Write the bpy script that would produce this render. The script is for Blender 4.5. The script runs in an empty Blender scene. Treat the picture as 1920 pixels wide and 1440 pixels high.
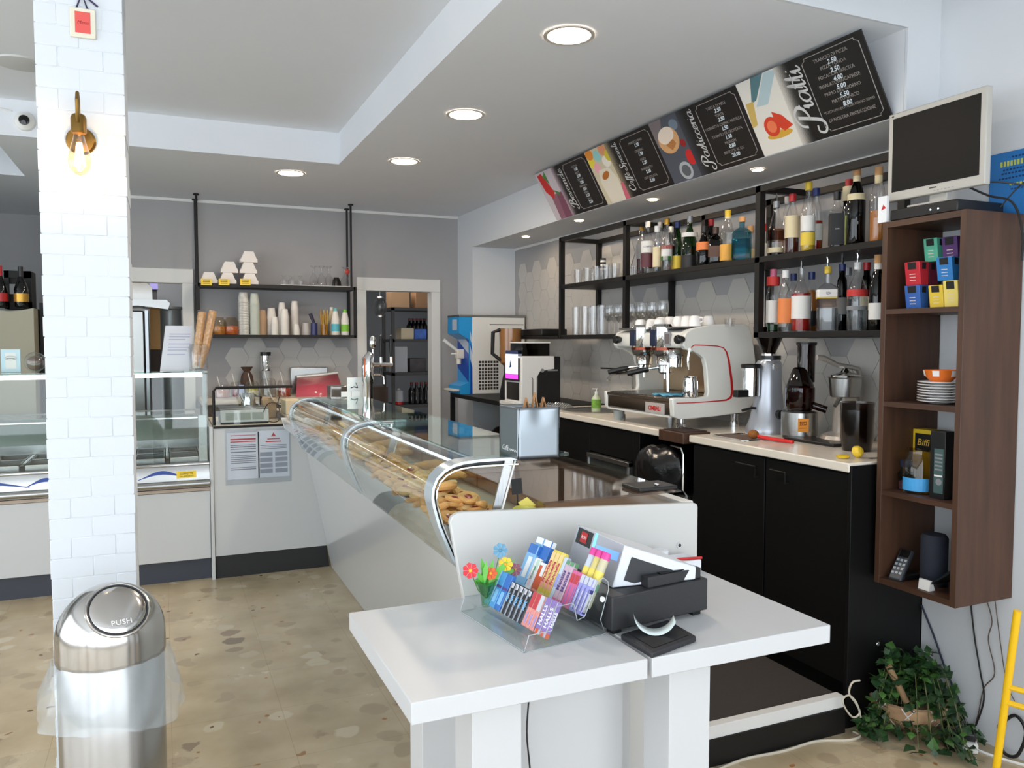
import bpy, math, random
from math import pi, sin, cos, tan, radians as R, sqrt, atan2, hypot
from mathutils import Vector, Matrix
random.seed(7)
sc = bpy.context.scene
COL = sc.collection

# ------------------------------------------------------------------ camera model (a pinhole, used for placing things at known depths)
F = 1500.0; HZ = 640.0; HC = 1.45
PT = math.atan((720 - HZ) / F); YW = math.atan(655 * cos(PT) / F)
FW = Vector((sin(YW) * cos(PT), cos(YW) * cos(PT), -sin(PT)))
RT = Vector((cos(YW), -sin(YW), 0)); UP = RT.cross(FW)
CAM = Vector((0, 0, HC))

def ray(u, v): return FW + RT * ((u - 960) / F) + UP * ((720 - v) / F)
def at(u, v, ax, val):
    r = ray(u, v); i = 'xyz'.index(ax); t = (val - CAM[i]) / r[i]
    return CAM + r * t
def Yu(u, x, z):
    "y of the point with this x and z seen in column u"
    k = (u - 960) / F; a = RT - FW * k; b = -a.dot(Vector((x, 0, z - HC)))
    return b / a.y
def Xu(u, y, z):
    k = (u - 960) / F; a = RT - FW * k; b = -a.dot(Vector((0, y, z - HC)))
    return b / a.x

# ------------------------------------------------------------------ materials
def lin(c):
    c = c / 255.0
    return c / 12.92 if c <= 0.04045 else ((c + 0.055) / 1.055) ** 2.4
def rgb(c): return (lin(c[0]), lin(c[1]), lin(c[2]), 1)
_M = {}
def newmat(name):
    m = bpy.data.materials.new(name); m.use_nodes = True
    nt = m.node_tree; b = nt.nodes['Principled BSDF']
    return m, nt, b
def mat(name, c, rough=.5, metal=0, emit=0, coat=0, bump=0, bscale=40, vary=0, vscale=6, stretch=None, alpha=1, spec=.5):
    if name in _M: return _M[name]
    m, nt, b = newmat(name); L = nt.links
    b.inputs['Base Color'].default_value = rgb(c)
    b.inputs['Roughness'].default_value = rough
    b.inputs['Metallic'].default_value = metal
    b.inputs['Coat Weight'].default_value = coat
    b.inputs['Specular IOR Level'].default_value = spec
    if emit:
        b.inputs['Emission Color'].default_value = rgb(c); b.inputs['Emission Strength'].default_value = emit
    if alpha < 1: b.inputs['Alpha'].default_value = alpha
    if vary or bump:
        tc = nt.nodes.new('ShaderNodeTexCoord'); mp = nt.nodes.new('ShaderNodeMapping')
        L.new(tc.outputs['Object'], mp.inputs['Vector'])
        if stretch: mp.inputs['Scale'].default_value = stretch
    if vary:
        n = nt.nodes.new('ShaderNodeTexNoise'); n.inputs['Scale'].default_value = vscale; n.inputs['Detail'].default_value = 6
        L.new(mp.outputs[0], n.inputs['Vector'])
        mx = nt.nodes.new('ShaderNodeMix'); mx.data_type = 'RGBA'
        d = [max(0, k * (1 - vary)) for k in c]; e = [min(255, k * (1 + vary)) for k in c]
        mx.inputs[6].default_value = rgb(d); mx.inputs[7].default_value = rgb(e)
        L.new(n.outputs['Fac'], mx.inputs[0]); L.new(mx.outputs[2], b.inputs['Base Color'])
    if bump:
        n = nt.nodes.new('ShaderNodeTexNoise'); n.inputs['Scale'].default_value = bscale; n.inputs['Detail'].default_value = 5
        L.new(mp.outputs[0], n.inputs['Vector'])
        bp = nt.nodes.new('ShaderNodeBump'); bp.inputs['Strength'].default_value = bump; bp.inputs['Distance'].default_value = .01
        L.new(n.outputs['Fac'], bp.inputs['Height']); L.new(bp.outputs[0], b.inputs['Normal'])
    _M[name] = m; return m
def glass(name, c=(255, 255, 255), refl=1.0, rough=.02, tint_face=None, ior=1.45):
    "thin glass: tinted see-through sheet with a fresnel reflection"
    if name in _M: return _M[name]
    m = bpy.data.materials.new(name); m.use_nodes = True; nt = m.node_tree; nt.nodes.clear(); L = nt.links
    o = nt.nodes.new('ShaderNodeOutputMaterial'); mx = nt.nodes.new('ShaderNodeMixShader')
    tr = nt.nodes.new('ShaderNodeBsdfTransparent'); tr.inputs[0].default_value = rgb(c)
    gl = nt.nodes.new('ShaderNodeBsdfGlossy'); gl.inputs['Roughness'].default_value = rough
    gl.inputs['Color'].default_value = (1, 1, 1, 1)
    fr = nt.nodes.new('ShaderNodeFresnel'); fr.inputs[0].default_value = ior
    ge = nt.nodes.new('ShaderNodeNewGeometry'); mr = nt.nodes.new('ShaderNodeMapRange'); mr.inputs['To Min'].default_value = ior; mr.inputs['To Max'].default_value = 1 / ior
    L.new(ge.outputs['Backfacing'], mr.inputs[0]); L.new(mr.outputs[0], fr.inputs[0])
    mu = nt.nodes.new('ShaderNodeMath'); mu.operation = 'MULTIPLY'; mu.inputs[1].default_value = refl; mu.use_clamp = True
    L.new(fr.outputs[0], mu.inputs[0]); L.new(mu.outputs[0], mx.inputs[0]); L.new(tr.outputs[0], mx.inputs[1]); L.new(gl.outputs[0], mx.inputs[2])
    L.new(mx.outputs[0], o.inputs[0]); _M[name] = m; return m

WHITE = mat('white laminate', (208, 208, 208), .32, vary=.015)
WHITE2 = mat('white enamel', (228, 227, 223), .25)
CREAM = mat('cream plastic', (222, 214, 198), .3)
BLACKW = mat('black melamine', (11, 10, 10), .5, vary=.2, vscale=8, spec=.25)
BLACKM = mat('black painted steel', (19, 17, 16), .5, spec=.35)
BLACKP = mat('black plastic', (20, 20, 21), .38)
BLACKG = mat('glossy black', (10, 10, 12), .08)
DGREY = mat('dark grey plastic', (48, 49, 52), .45)
GREY = mat('grey plastic', (140, 141, 144), .4)
CHROME = mat('chrome', (225, 225, 225), .07, 1)
STEEL = mat('brushed steel', (176, 176, 174), .27, 1, bump=.05, bscale=200, stretch=(1, 1, .05))
STEELD = mat('dull steel', (150, 150, 148), .4, 1)
ALU = mat('satin aluminium', (196, 200, 204), .3, .9)
RED = mat('red', (190, 30, 30), .4)
GLASS = glass('clear glass', (246, 249, 248), 1.0)
GLASSG = glass('green edged glass', (226, 244, 238), 1.2)
GLASSW = glass('drinking glass', (249, 249, 249), 1.75)
SMOKE = glass('smoked perspex', (226, 212, 200), 1.6, .04)
PAPER = mat('paper', (232, 233, 236), .8)
INK = mat('grey ink', (120, 122, 130), .8)
YTAG = mat('yellow price tag', (240, 205, 60), .6)
INKD = mat('dark ink', (50, 46, 44), .8)

def film(name, c, alpha, rough=.2):
    m, nt, b = newmat(name); b.inputs['Base Color'].default_value = rgb(c); b.inputs['Alpha'].default_value = alpha; b.inputs['Roughness'].default_value = rough; b.inputs['Coat Weight'].default_value = 1
    return m
# ------------------------------------------------------------------ mesh builder
class MB:
    def __init__(s): s.v = []; s.f = []; s.m = []; s.mats = []
    def mi(s, m):
        if m not in s.mats: s.mats.append(m)
        return s.mats.index(m)
    def add(s, vs, fs, m, M=None):
        o = len(s.v); k = s.mi(m)
        for p in vs:
            p = Vector(p); s.v.append(M @ p if M else p)
        for f in fs: s.f.append([i + o for i in f]); s.m.append(k)
        return s
    def box(s, x0, y0, z0, x1, y1, z1, m, M=None):
        vs = [(x, y, z) for z in (z0, z1) for y in (y0, y1) for x in (x0, x1)]
        return s.add(vs, [(0, 2, 3, 1), (4, 5, 7, 6), (0, 1, 5, 4), (2, 6, 7, 3), (0, 4, 6, 2), (1, 3, 7, 5)], m, M)
    def cbox(s, c, d, m, M=None):
        return s.box(c[0] - d[0] / 2, c[1] - d[1] / 2, c[2] - d[2] / 2, c[0] + d[0] / 2, c[1] + d[1] / 2, c[2] + d[2] / 2, m, M)
    def lathe(s, prof, m, c=(0, 0, 0), n=24, M=None, sx=1, sy=1):
        vs = []; fs = []
        for r, z in prof:
            for i in range(n):
                a = 2 * pi * i / n; vs.append((c[0] + r * cos(a) * sx, c[1] + r * sin(a) * sy, c[2] + z))
        for j in range(len(prof) - 1):
            for i in range(n):
                a = j * n + i; b = j * n + (i + 1) % n; fs.append((a, b, b + n, a + n))
        if prof[0][0] > 1e-5: fs.append(tuple(range(n))[::-1])
        if prof[-1][0] > 1e-5: fs.append(tuple(range((len(prof) - 1) * n, len(prof) * n)))
        return s.add(vs, fs, m, M)
    def shell(s, prof, m, c=(0, 0, 0), n=24, M=None):
        "lathe without end caps"
        vs = []; fs = []
        for r, z in prof:
            for i in range(n):
                a = 2 * pi * i / n; vs.append((c[0] + r * cos(a), c[1] + r * sin(a), c[2] + z))
        for j in range(len(prof) - 1):
            for i in range(n):
                a = j * n + i; b = j * n + (i + 1) % n; fs.append((a, b, b + n, a + n))
        return s.add(vs, fs, m, M)
    def cyl(s, p, q, r, m, n=16, r2=None):
        p = Vector(p); q = Vector(q); d = q - p; M = Matrix.Translation(p) @ d.to_track_quat('Z', 'Y').to_matrix().to_4x4()
        return s.lathe([(r, 0), (r if r2 is None else r2, d.length)], m, n=n, M=M)
    def tube(s, pts, r, m, n=8, closed=False):
        pts = [Vector(p) for p in pts]; N = len(pts); vs = []; fs = []; up = None
        rs = r if isinstance(r, (list, tuple)) else [r] * N
        for i, p in enumerate(pts):
            a = pts[i - 1] if i else (pts[-1] if closed else p); b = pts[(i + 1) % N] if (i < N - 1 or closed) else p
            t = (b - a).normalized()
            if up is None: up = t.orthogonal().normalized()
            up = (up - t * up.dot(t)).normalized() if abs(up.dot(t)) < .999 else t.orthogonal().normalized()
            w = t.cross(up)
            for k in range(n):
                g = 2 * pi * k / n; vs.append(p + (up * cos(g) + w * sin(g)) * rs[i])
        for i in range(N if closed else N - 1):
            for k in range(n):
                a = i * n + k; b = i * n + (k + 1) % n; c = ((i + 1) % N) * n
                fs.append((a, b, c + (k + 1) % n, c + k))
        if not closed: fs.append(tuple(range(n))[::-1]); fs.append(tuple(range((N - 1) * n, N * n)))
        return s.add(vs, fs, m)
    def prism(s, poly, ax, a, b, m, M=None):
        "extrude a 2-D outline along axis ax from a to b; outline is in the remaining two axes, in order"
        n = len(poly); vs = []
        for t in (a, b):
            for p, q in poly:
                vs.append({'x': (t, p, q), 'y': (p, t, q), 'z': (p, q, t)}[ax])
        fs = [tuple(range(n)), tuple(range(n, 2 * n))[::-1]]
        for i in range(n): j = (i + 1) % n; fs.append((i, i + n, j + n, j))
        return s.add(vs, fs, m, M)
    def sheet(s, line, ax, a, b, th, m):
        "a bent sheet: open 2-D line thickened by th and extruded along ax"
        L = [Vector(p) for p in line]; A = []; B = []
        for i, p in enumerate(L):
            t = (L[min(i + 1, len(L) - 1)] - L[max(i - 1, 0)]).normalized(); nn = Vector((-t.y, t.x)) * th / 2
            A.append(p + nn); B.append(p - nn)
        for i in range(len(L) - 1):
            pass
        vs = []
        def P(p, t): return {'x': (t, p.x, p.y), 'y': (p.x, t, p.y), 'z': (p.x, p.y, t)}[ax]
        n = len(L)
        for row in ([P(p, a) for p in A], [P(p, b) for p in A], [P(p, a) for p in B], [P(p, b) for p in B]): vs += row
        fs = []
        for i in range(n - 1):
            fs += [(i, i + 1, n + i + 1, n + i), (2 * n + i + 1, 2 * n + i, 3 * n + i, 3 * n + i + 1),
                   (i + 1, i, 2 * n + i, 2 * n + i + 1), (n + i, n + i + 1, 3 * n + i + 1, 3 * n + i)]
        fs += [(0, n, 3 * n, 2 * n), (n - 1, 3 * n - 1, 4 * n - 1, 2 * n - 1)]
        return s.add(vs, fs, m)
    def quad(s, pts, m): return s.add(pts, [tuple(range(len(pts)))], m)
    def ball(s, c, r, m, n=16, sz=1, M=None):
        prof = [(r * sin(pi * i / (n // 2)), -r * cos(pi * i / (n // 2)) * sz) for i in range(n // 2 + 1)]
        prof[0] = (0.00001, prof[0][1]); prof[-1] = (0.00001, prof[-1][1])
        return s.lathe(prof, m, c, n, M)
    def text(s, t, size, M, m, ext=.0004, align='CENTER', shear=0, sx=1, bold=0):
        c = bpy.data.curves.new('t', 'FONT'); c.body = t; c.size = size; c.extrude = ext; c.align_x = align; c.align_y = 'CENTER'
        c.shear = shear; c.resolution_u = 2; c.offset = bold
        o = bpy.data.objects.new('t', c); COL.objects.link(o)
        dg = bpy.context.evaluated_depsgraph_get(); me = bpy.data.meshes.new_from_object(o.evaluated_get(dg))
        S = Matrix.Diagonal((sx, 1, 1, 1))
        s.add([v.co.copy() for v in me.vertices], [tuple(p.vertices) for p in me.polygons], m, M @ S)
        bpy.data.objects.remove(o); bpy.data.curves.remove(c); bpy.data.meshes.remove(me)
        return s
    def build(s, name, parent=None, world=True, smooth=True, angle=35, bevel=0, bseg=2, loc=None, rz=0, sub=0, mods=None):
        me = bpy.data.meshes.new(name)
        off = Vector((0, 0, 0))
        if parent is not None and world: off = WL(parent)
        if loc is not None: off = Vector((0, 0, 0))
        me.from_pydata([tuple(p - off) for p in s.v], [], s.f); 
        for m in s.mats: me.materials.append(m)
        me.polygons.foreach_set('material_index', s.m)
        if smooth:
            me.polygons.foreach_set('use_smooth', [True] * len(s.f))
            me.set_sharp_from_angle(angle=R(angle))
        me.update()
        o = bpy.data.objects.new(name, me); COL.objects.link(o)
        if parent is not None: o.parent = parent
        if loc is not None: o.location = loc; o.rotation_euler.z = rz
        if bevel:
            b = o.modifiers.new('bevel', 'BEVEL'); b.width = bevel; b.segments = bseg; b.limit_method = 'ANGLE'; b.angle_limit = R(40); b.harden_normals = False
        if sub:
            b = o.modifiers.new('subsurf', 'SUBSURF'); b.levels = sub; b.render_levels = sub
        return o
def WL(o):
    v = Vector((0, 0, 0))
    while o is not None: v = v + o.location; o = o.parent
    return v
def tag(o, label, cat, group=None, kind=None):
    if label: o['label'] = label
    if cat: o['category'] = cat
    if group: o['group'] = group
    if kind: o['kind'] = kind
    return o
def thing(name, label, cat, loc=(0, 0, 0), rz=0, group=None):
    o = bpy.data.objects.new(name, None); o.empty_display_size = .05; COL.objects.link(o)
    o.location = loc; o.rotation_euler.z = rz
    return tag(o, label, cat, group)
def struct(mb, name, **k):
    o = mb.build(name, **k); o['kind'] = 'structure'; return o
def dup(root, loc, rz=None, label=None, group=None, rot=None):
    kids = list(root.children)
    r = root.copy(); COL.objects.link(r); r.location = loc
    if rz is not None: r.rotation_euler.z = rz
    if rot is not None: r.rotation_euler = rot
    if label: r['label'] = label
    if group: r['group'] = group
    for ch in kids:
        c = ch.copy(); COL.objects.link(c); c.parent = r
        for g in ch.children:
            d = g.copy(); COL.objects.link(d); d.parent = c
    return r
GLY = {'a': ([[(.9, .8), (.6, 1), (.2, .8), (.05, .4), (.25, .02), (.6, .15), (.85, .7), (.92, .95), (.88, .4), (.95, .05), (1.15, .1), (1.3, .3)]], 1.2),
'n': ([[(0, .6), (.15, .95), (.22, .5), (.2, 0)], [(.2, .45), (.5, .95), (.75, .9), (.75, .3), (.85, 0), (1.1, .2)]], 1.1), 'e': ([[(0, .35), (.5, .55), (.75, .8), (.5, 1), (.2, .75), (.12, .35), (.3, .03), (.65, .08), (.95, .35)]], .88),
'v': ([[(0, .8), (.15, 1), (.25, .6), (.35, 0), (.75, .9), (.85, 1), (1.05, .85)]], .95), 'd': ([[(.85, .8), (.55, 1), (.2, .8), (.05, .4), (.25, .02), (.6, .15), (.85, .6), (1.0, 2.0)], [(1.0, 2.0), (.88, .6), (.9, .05), (1.1, .05), (1.3, .3)]], 1.2),
'i': ([[(0, .5), (.2, 1), (.18, .3), (.3, 0), (.6, .3)], [(.27, 1.38), (.32, 1.5)]], .52), 't': ([[(0, .4), (.3, 1.9), (.25, .3), (.35, 0), (.65, .25)], [(-.05, 1.15), (.6, 1.22)]], .6), 's': ([[(-.1, .1), (.3, .9), (.4, 1.05), (.55, .5), (.4, .05), (.1, .05)]], .68),
'c': ([[(.75, .8), (.5, 1), (.15, .75), (.08, .35), (.3, .02), (.6, .1), (.85, .35)]], .8), 'r': ([[(0, .5), (.2, 1.05), (.25, .5), (.2, 0)], [(.22, .5), (.45, .95), (.7, .95)]], .68), 'l': ([[(0, .3), (.4, 1.4), (.45, 2.0), (.25, 1.9), (.2, .5), (.35, 0), (.6, .25)]], .55),
'f': ([[(0, .3), (.45, 1.4), (.5, 2.0), (.3, 1.8), (.2, .5), (.1, -.7), (-.1, -.8), (0, -.2), (.5, .2)]], .58), 'p': ([[(0, .6), (.2, 1), (.15, 0), (.05, -.8)], [(.15, .6), (.5, 1), (.85, .7), (.75, .15), (.4, 0), (.15, .2)]], 1.0),
'P': ([[(.75, 2.0), (.55, .8), (.3, -.2), (-.2, -.5), (-.7, -.2), (-.6, .35), (-.1, .35)], [(-.1, 1.3), (.1, 1.95), (.9, 2.3), (1.6, 1.8), (1.35, 1.15), (.7, .85), (.5, 1.0)]], 1.45), 'B': ([[(.7, 2.0), (.5, .8), (.3, -.1), (-.2, -.3), (-.5, .1), (-.2, .35)], [(-.1, 1.4), (.2, 2.0), (.9, 2.25), (1.35, 1.8), (1.1, 1.3), (.7, 1.1), (1.35, .9), (1.45, .3), (.9, -.05), (.4, .1)]], 1.6),
'C': ([[(1.3, 1.5), (1.45, 2.0), (1.0, 2.25), (.4, 1.7), (.15, .9), (.4, .05), (.9, -.05), (1.4, .4)]], 1.45), 'S': ([[(1.25, 1.6), (1.35, 2.1), (.9, 2.25), (.55, 1.7), (.9, 1.1), (1.0, .4), (.5, -.1), (-.1, .05), (-.2, .5), (.2, .6)]], 1.35),
'\u00e8': ([[(0, .35), (.5, .55), (.75, .8), (.5, 1), (.2, .75), (.12, .35), (.3, .03), (.65, .08), (.95, .35)], [(.3, 1.75), (.55, 1.4)]], .9), ' ': ([], .7)}
def script_text(mb, s, width, height, M, m, slant=.12):
    "hand-lettered title, centred on the origin of M, as flat brushed strokes"
    tot = sum(GLY[c][1] for c in s) + .9; k = min(width / tot, height / 3.0); x = -tot / 2 + .75
    for c in s:
        for st in GLY[c][0]:
            P = [Vector(p) for p in st]; out = []
            for i in range(len(P) - 1):
                p0 = P[max(i - 1, 0)]; p1 = P[i]; p2 = P[i + 1]; p3 = P[min(i + 2, len(P) - 1)]
                for j in range(5): q = j / 5; out.append(.5 * ((2 * p1) + (p2 - p0) * q + (2 * p0 - 5 * p1 + 4 * p2 - p3) * q * q + (3 * p1 - p0 - 3 * p2 + p3) * q ** 3))
            out.append(P[-1]); L = []; Rr = []; lw = 1.5 if c.isupper() else 1
            for i, p in enumerate(out):
                d = (out[min(i + 1, len(out) - 1)] - out[max(i - 1, 0)]).normalized(); n = Vector((-d.y, d.x)); w = (.05 + .05 * abs(d.y) * (1 if d.y < 0 else .45)) * lw
                for A, sg in ((L, 1), (Rr, -1)): q = p + n * w * sg; A.append(((x + q.x + q.y * slant) * k, (q.y - .8) * k, 0))
            n = len(L); mb.add(L + Rr, [(i, i + 1, n + i + 1, n + i) for i in range(n - 1)], m, M)
        x += GLY[c][1]
def lbl(o, s): o['label'] = s; return o
def fac(face, x, y, z, rz=0, tilt=0):
    "matrix that puts XY-plane art on a vertical plane facing: '-y' (towards camera) or '-x'"
    b = {'-y': Matrix.Rotation(pi / 2, 4, 'X'), '-x': Matrix.Rotation(-pi / 2, 4, 'Z') @ Matrix.Rotation(pi / 2, 4, 'X'), 'z': Matrix.Identity(4)}[face]
    return Matrix.Translation((x, y, z)) @ Matrix.Rotation(rz, 4, 'Z') @ Matrix.Rotation(tilt, 4, 'X') @ b
# ================================================================== camera, world
cd = bpy.data.cameras.new('camera'); cam = bpy.data.objects.new('camera', cd); COL.objects.link(cam)
cam.location = CAM; cam.rotation_euler = FW.to_track_quat('-Z', 'Y').to_euler()
cd.sensor_width = 36; cd.lens = 36 * F / 1920; cd.clip_start = .02; sc.camera = cam
sc.view_settings.view_transform = 'Standard'; sc.view_settings.look = 'None'; sc.view_settings.gamma = 1
sc.view_settings.exposure = 0.66
w = bpy.data.worlds.new('daylight'); sc.world = w; w.use_nodes = True
w.node_tree.nodes['Background'].inputs[0].default_value = (.85, .93, 1.0, 1)
w.node_tree.nodes['Background'].inputs[1].default_value = 2.6
sc.cycles.transparent_max_bounces = 24; sc.cycles.max_bounces = 10

# ================================================================== shell
ZC = 2.6; XB = 2.53; XN = 2.70; XW = 2.94; YN = 2.18; YE = 6.675; YB = 7.06; ZS = 2.285
XL = -4.2; YF = -1.5
CEIL = mat('ceiling paint', (226, 229, 234), .9, vary=.012, vscale=2)
WALLW = mat('white wall paint', (214, 216, 219), .85, vary=.015, vscale=3, bump=.04, bscale=60)
WALLG = mat('grey wall paint', (164, 162, 162), .85, vary=.04, vscale=2)
TRIMW = mat('white trim', (224, 222, 218), .5)
def terrazzo():
    m, nt, b = newmat('terrazzo floor'); L = nt.links; N = nt.nodes.new
    tc = N('ShaderNodeTexCoord')
    nz = N('ShaderNodeTexNoise'); nz.inputs['Scale'].default_value = 9; nz.inputs['Detail'].default_value = 3; L.new(tc.outputs['Object'], nz.inputs['Vector'])
    add = N('ShaderNodeVectorMath'); add.operation = 'MULTIPLY_ADD'; add.inputs[1].default_value = (.09, .09, .09)
    L.new(nz.outputs['Color'], add.inputs[0]); L.new(tc.outputs['Object'], add.inputs[2])
    def vor(scale, rnd=1):
        v = N('ShaderNodeTexVoronoi'); v.inputs['Scale'].default_value = scale; v.inputs['Randomness'].default_value = rnd
        L.new(add.outputs[0], v.inputs['Vector']); return v
    def ramp(src, stops, interp='LINEAR'):
        r = N('ShaderNodeValToRGB'); r.color_ramp.interpolation = interp
        el = r.color_ramp.elements
        while len(el) < len(stops): el.new(.5)
        for e, (p, c) in zip(el, stops): e.position = p; e.color = rgb(c) if len(c) == 3 else c
        L.new(src, r.inputs[0]); return r
    sep = N('ShaderNodeSeparateColor')
    v1 = vor(9); L.new(v1.outputs['Color'], sep.inputs[0])
    chips = ramp(sep.outputs[0], [(0, (168, 150, 122)), (.3, (186, 169, 141)), (.55, (176, 158, 130)), (.75, (197, 182, 155)), (.95, (150, 130, 106)), (.982, (132, 114, 94))], 'CONSTANT')
    big = ramp(sep.outputs[1], [(0, (0, 0, 0)), (.55, (255, 255, 255))], 'CONSTANT')
    dist = ramp(v1.outputs['Distance'], [(.38, (255, 255, 255)), (.46, (0, 0, 0))])
    mul = N('ShaderNodeMath'); mul.operation = 'MULTIPLY'; L.new(big.outputs[0], mul.inputs[0]); L.new(dist.outputs[0], mul.inputs[1])
    n2 = N('ShaderNodeTexNoise'); n2.inputs['Scale'].default_value = 3.2; n2.inputs['Detail'].default_value = 10; L.new(tc.outputs['Object'], n2.inputs['Vector'])
    base = ramp(n2.outputs['Fac'], [(.3, (164, 146, 116)), (.5, (184, 166, 135)), (.7, (198, 181, 152))])
    mx = N('ShaderNodeMix'); mx.data_type = 'RGBA'; L.new(mul.outputs[0], mx.inputs[0]); L.new(base.outputs[0], mx.inputs[6]); L.new(chips.outputs[0], mx.inputs[7])
    v2 = vor(26); sep2 = N('ShaderNodeSeparateColor'); L.new(v2.outputs['Color'], sep2.inputs[0])
    sp = ramp(sep2.outputs[0], [(0, (0, 0, 0)), (.95, (255, 255, 255))], 'CONSTANT')
    d2 = ramp(v2.outputs['Distance'], [(.25, (255, 255, 255)), (.32, (0, 0, 0))])
    m2 = N('ShaderNodeMath'); m2.operation = 'MULTIPLY'; L.new(sp.outputs[0], m2.inputs[0]); L.new(d2.outputs[0], m2.inputs[1])
    c2 = ramp(sep2.outputs[1], [(0, (150, 112, 74)), (.5, (160, 108, 66)), (.8, (104, 80, 60))], 'CONSTANT')
    mx2 = N('ShaderNodeMix'); mx2.data_type = 'RGBA'; L.new(m2.outputs[0], mx2.inputs[0]); L.new(mx.outputs[2], mx2.inputs[6]); L.new(c2.outputs[0], mx2.inputs[7])
    br = N('ShaderNodeTexBrick'); br.offset = 0; br.inputs['Scale'].default_value = 1; br.inputs['Mortar Size'].default_value = .0012
    br.inputs['Brick Width'].default_value = .4; br.inputs['Row Height'].default_value = .4; br.inputs['Color1'].default_value = br.inputs['Color2'].default_value = (1, 1, 1, 1)
    br.inputs['Mortar'].default_value = (.8, .78, .74, 1); L.new(tc.outputs['Object'], br.inputs['Vector'])
    mx3 = N('ShaderNodeMix'); mx3.data_type = 'RGBA'; mx3.blend_type = 'MULTIPLY'; mx3.inputs[0].default_value = 1
    L.new(mx2.outputs[2], mx3.inputs[6]); L.new(br.outputs['Color'], mx3.inputs[7]); L.new(mx3.outputs[2], b.inputs['Base Color'])
    b.inputs['Roughness'].default_value = .3
    rr = N('ShaderNodeMapRange'); rr.inputs['To Min'].default_value = .16; rr.inputs['To Max'].default_value = .34; L.new(n2.outputs['Fac'], rr.inputs[0]); L.new(rr.outputs[0], b.inputs['Roughness'])
    return m
mb = MB(); mb.box(XL, YF, -.1, 3.3, 10.2, 0, terrazzo()); struct(mb, 'floor')
# ceiling with raised coffers: slabs at 2.6 around a recess up to 2.8
mb = MB()
CX, CY = 1.075, 5.283
mb.box(CX, YN, ZC, XW + .1, YB, ZC + .3, CEIL)             # over the bar
mb.box(CX, YF, ZC, 1.9, YN, ZC + .3, CEIL)
mb.box(-.855, CY, ZC, CX, YB, ZC + .3, CEIL); mb.box(XL, CY, ZC, -.855, 5.50, ZC + .3, CEIL)
mb.box(XL, 6.53, ZC, -.855, 8.6, ZC + .3, CEIL); mb.box(-.855, YB, ZC, -.5, 8.6, ZC + .3, CEIL)
mb.box(XL, YF, ZC + .2, CX, CY, ZC + .32, CEIL); mb.box(XL, 5.45, ZC + .2, -.8, 6.6, ZC + .32, CEIL)
mb.box(1.9, YF, 3.3, XN + .3, YN + .1, 3.4, CEIL); mb.box(1.88, YF, ZC + .28, 1.9, YN, 3.3, CEIL)
struct(mb, 'ceiling', smooth=False)
# header closing the bar ceiling towards the window, and the bulkhead above the niche
mb = MB(); mb.box(1.9, YN - .012, ZC, XN, YN - .001, 3.3, WALLW); mb.box(XB, YN - .012, ZS, XN, YN - .001, ZC, WALLW); struct(mb, 'trim_1', smooth=False)
mb = MB(); mb.box(XB, YN, ZS, XN + .1, YB, ZC, WALLW); mb.box(XN + .1, YN, ZS, XW + .1, YB, ZC, WALLW); struct(mb, 'wall_bulkhead', smooth=False)
mb = MB(); mb.box(XB, YE, 0, XW + .1, YB + .1, ZS, WALLW); struct(mb, 'wall_niche_end', smooth=False)
mb = MB(); mb.box(XW, YN, 0, XW + .1, YE, ZS, WALLG); struct(mb, 'wall_niche', smooth=False)
mb = MB(); mb.box(XN, YF, 0, XW + .1, YN, 3.3, WALLW); struct(mb, 'wall_right', smooth=False)
# back wall with two doorways
D1 = (-.62, .195); D2 = (Xu(682, YB, 1.9), Xu(812, YB, 1.9)); ZD = at(750, 540, 'y', YB).z
mb = MB(); zt = at(750, 515, 'y', YB).z
for a, b in ((-.75, D1[0]), (D1[1], D2[0]), (D2[1], XB)): mb.box(a, YB, 0, b, YB + .1, ZC, WALLG)
mb.box(D1[0], YB, ZD, D1[1], YB + .1, ZC, WALLG); mb.box(D2[0], YB, ZD, D2[1], YB + .1, ZC, WALLG)
struct(mb, 'wall_back', smooth=False)
mb = MB(); mb.box(-.75, YB - .012, ZC - .022, XB, YB, ZC, TRIMW); struct(mb, 'trim_2')
mb = MB(); mb.box(XW - .01, YN + .4, ZS - .02, XW, YE, ZS, TRIMW); struct(mb, 'trim_3')
mb = MB(); mb.box(XL, 8.5, 0, -.65, 8.6, ZC, WALLG); mb.box(-.749, YB + .1, 0, -.65, 8.5, ZC, WALLG); struct(mb, 'wall_alcove', smooth=False)
mb = MB(); mb.box(XL - .1, YF, 0, XL, 8.6, .25, WALLW); mb.box(XL - .1, YF, 2.5, XL, 8.6, ZC + .32, WALLW); mb.box(XL - .1, 4.8, .25, XL, 8.6, 2.5, WALLW)  # unseen wall; window openings added to bring more light to left and centre
for y in (YF, .5, 2.6): mb.box(XL - .1, y, .25, XL, y + .1, 2.5, DGREY)
struct(mb, 'wall_left', smooth=False)
# street side: low sill, header and posts around the shop window behind the camera
mb = MB(); mb.box(XL, YF - .1, 0, XN, YF, .25, WALLW); mb.box(XL, YF - .1, 2.55, XN, YF, 3.3, WALLW)
for x in (XL, -2.1, .0, 2.6): mb.box(x, YF - .1, .25, x + .1, YF, 2.55, DGREY)
struct(mb, 'wall_front', smooth=False)
def doorframe(n, x0, x1, z, w=.065):
    mb = MB(); y = YB
    for a, b in ((x0 - w, x0 + .02), (x1 - .02, x1 + w)): mb.box(a, y - .018, 0, b, y + .11, z - .0301, TRIMW)
    mb.box(x0 - w, y - .018, z - .03, x1 + w, y + .11, z + w + .02, TRIMW)
    struct(mb, 'door_%d' % n, bevel=.004)
doorframe(1, D1[0], D1[1] - .02, ZD + .02); doorframe(2, D2[0] + .0, D2[1], ZD)
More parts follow.
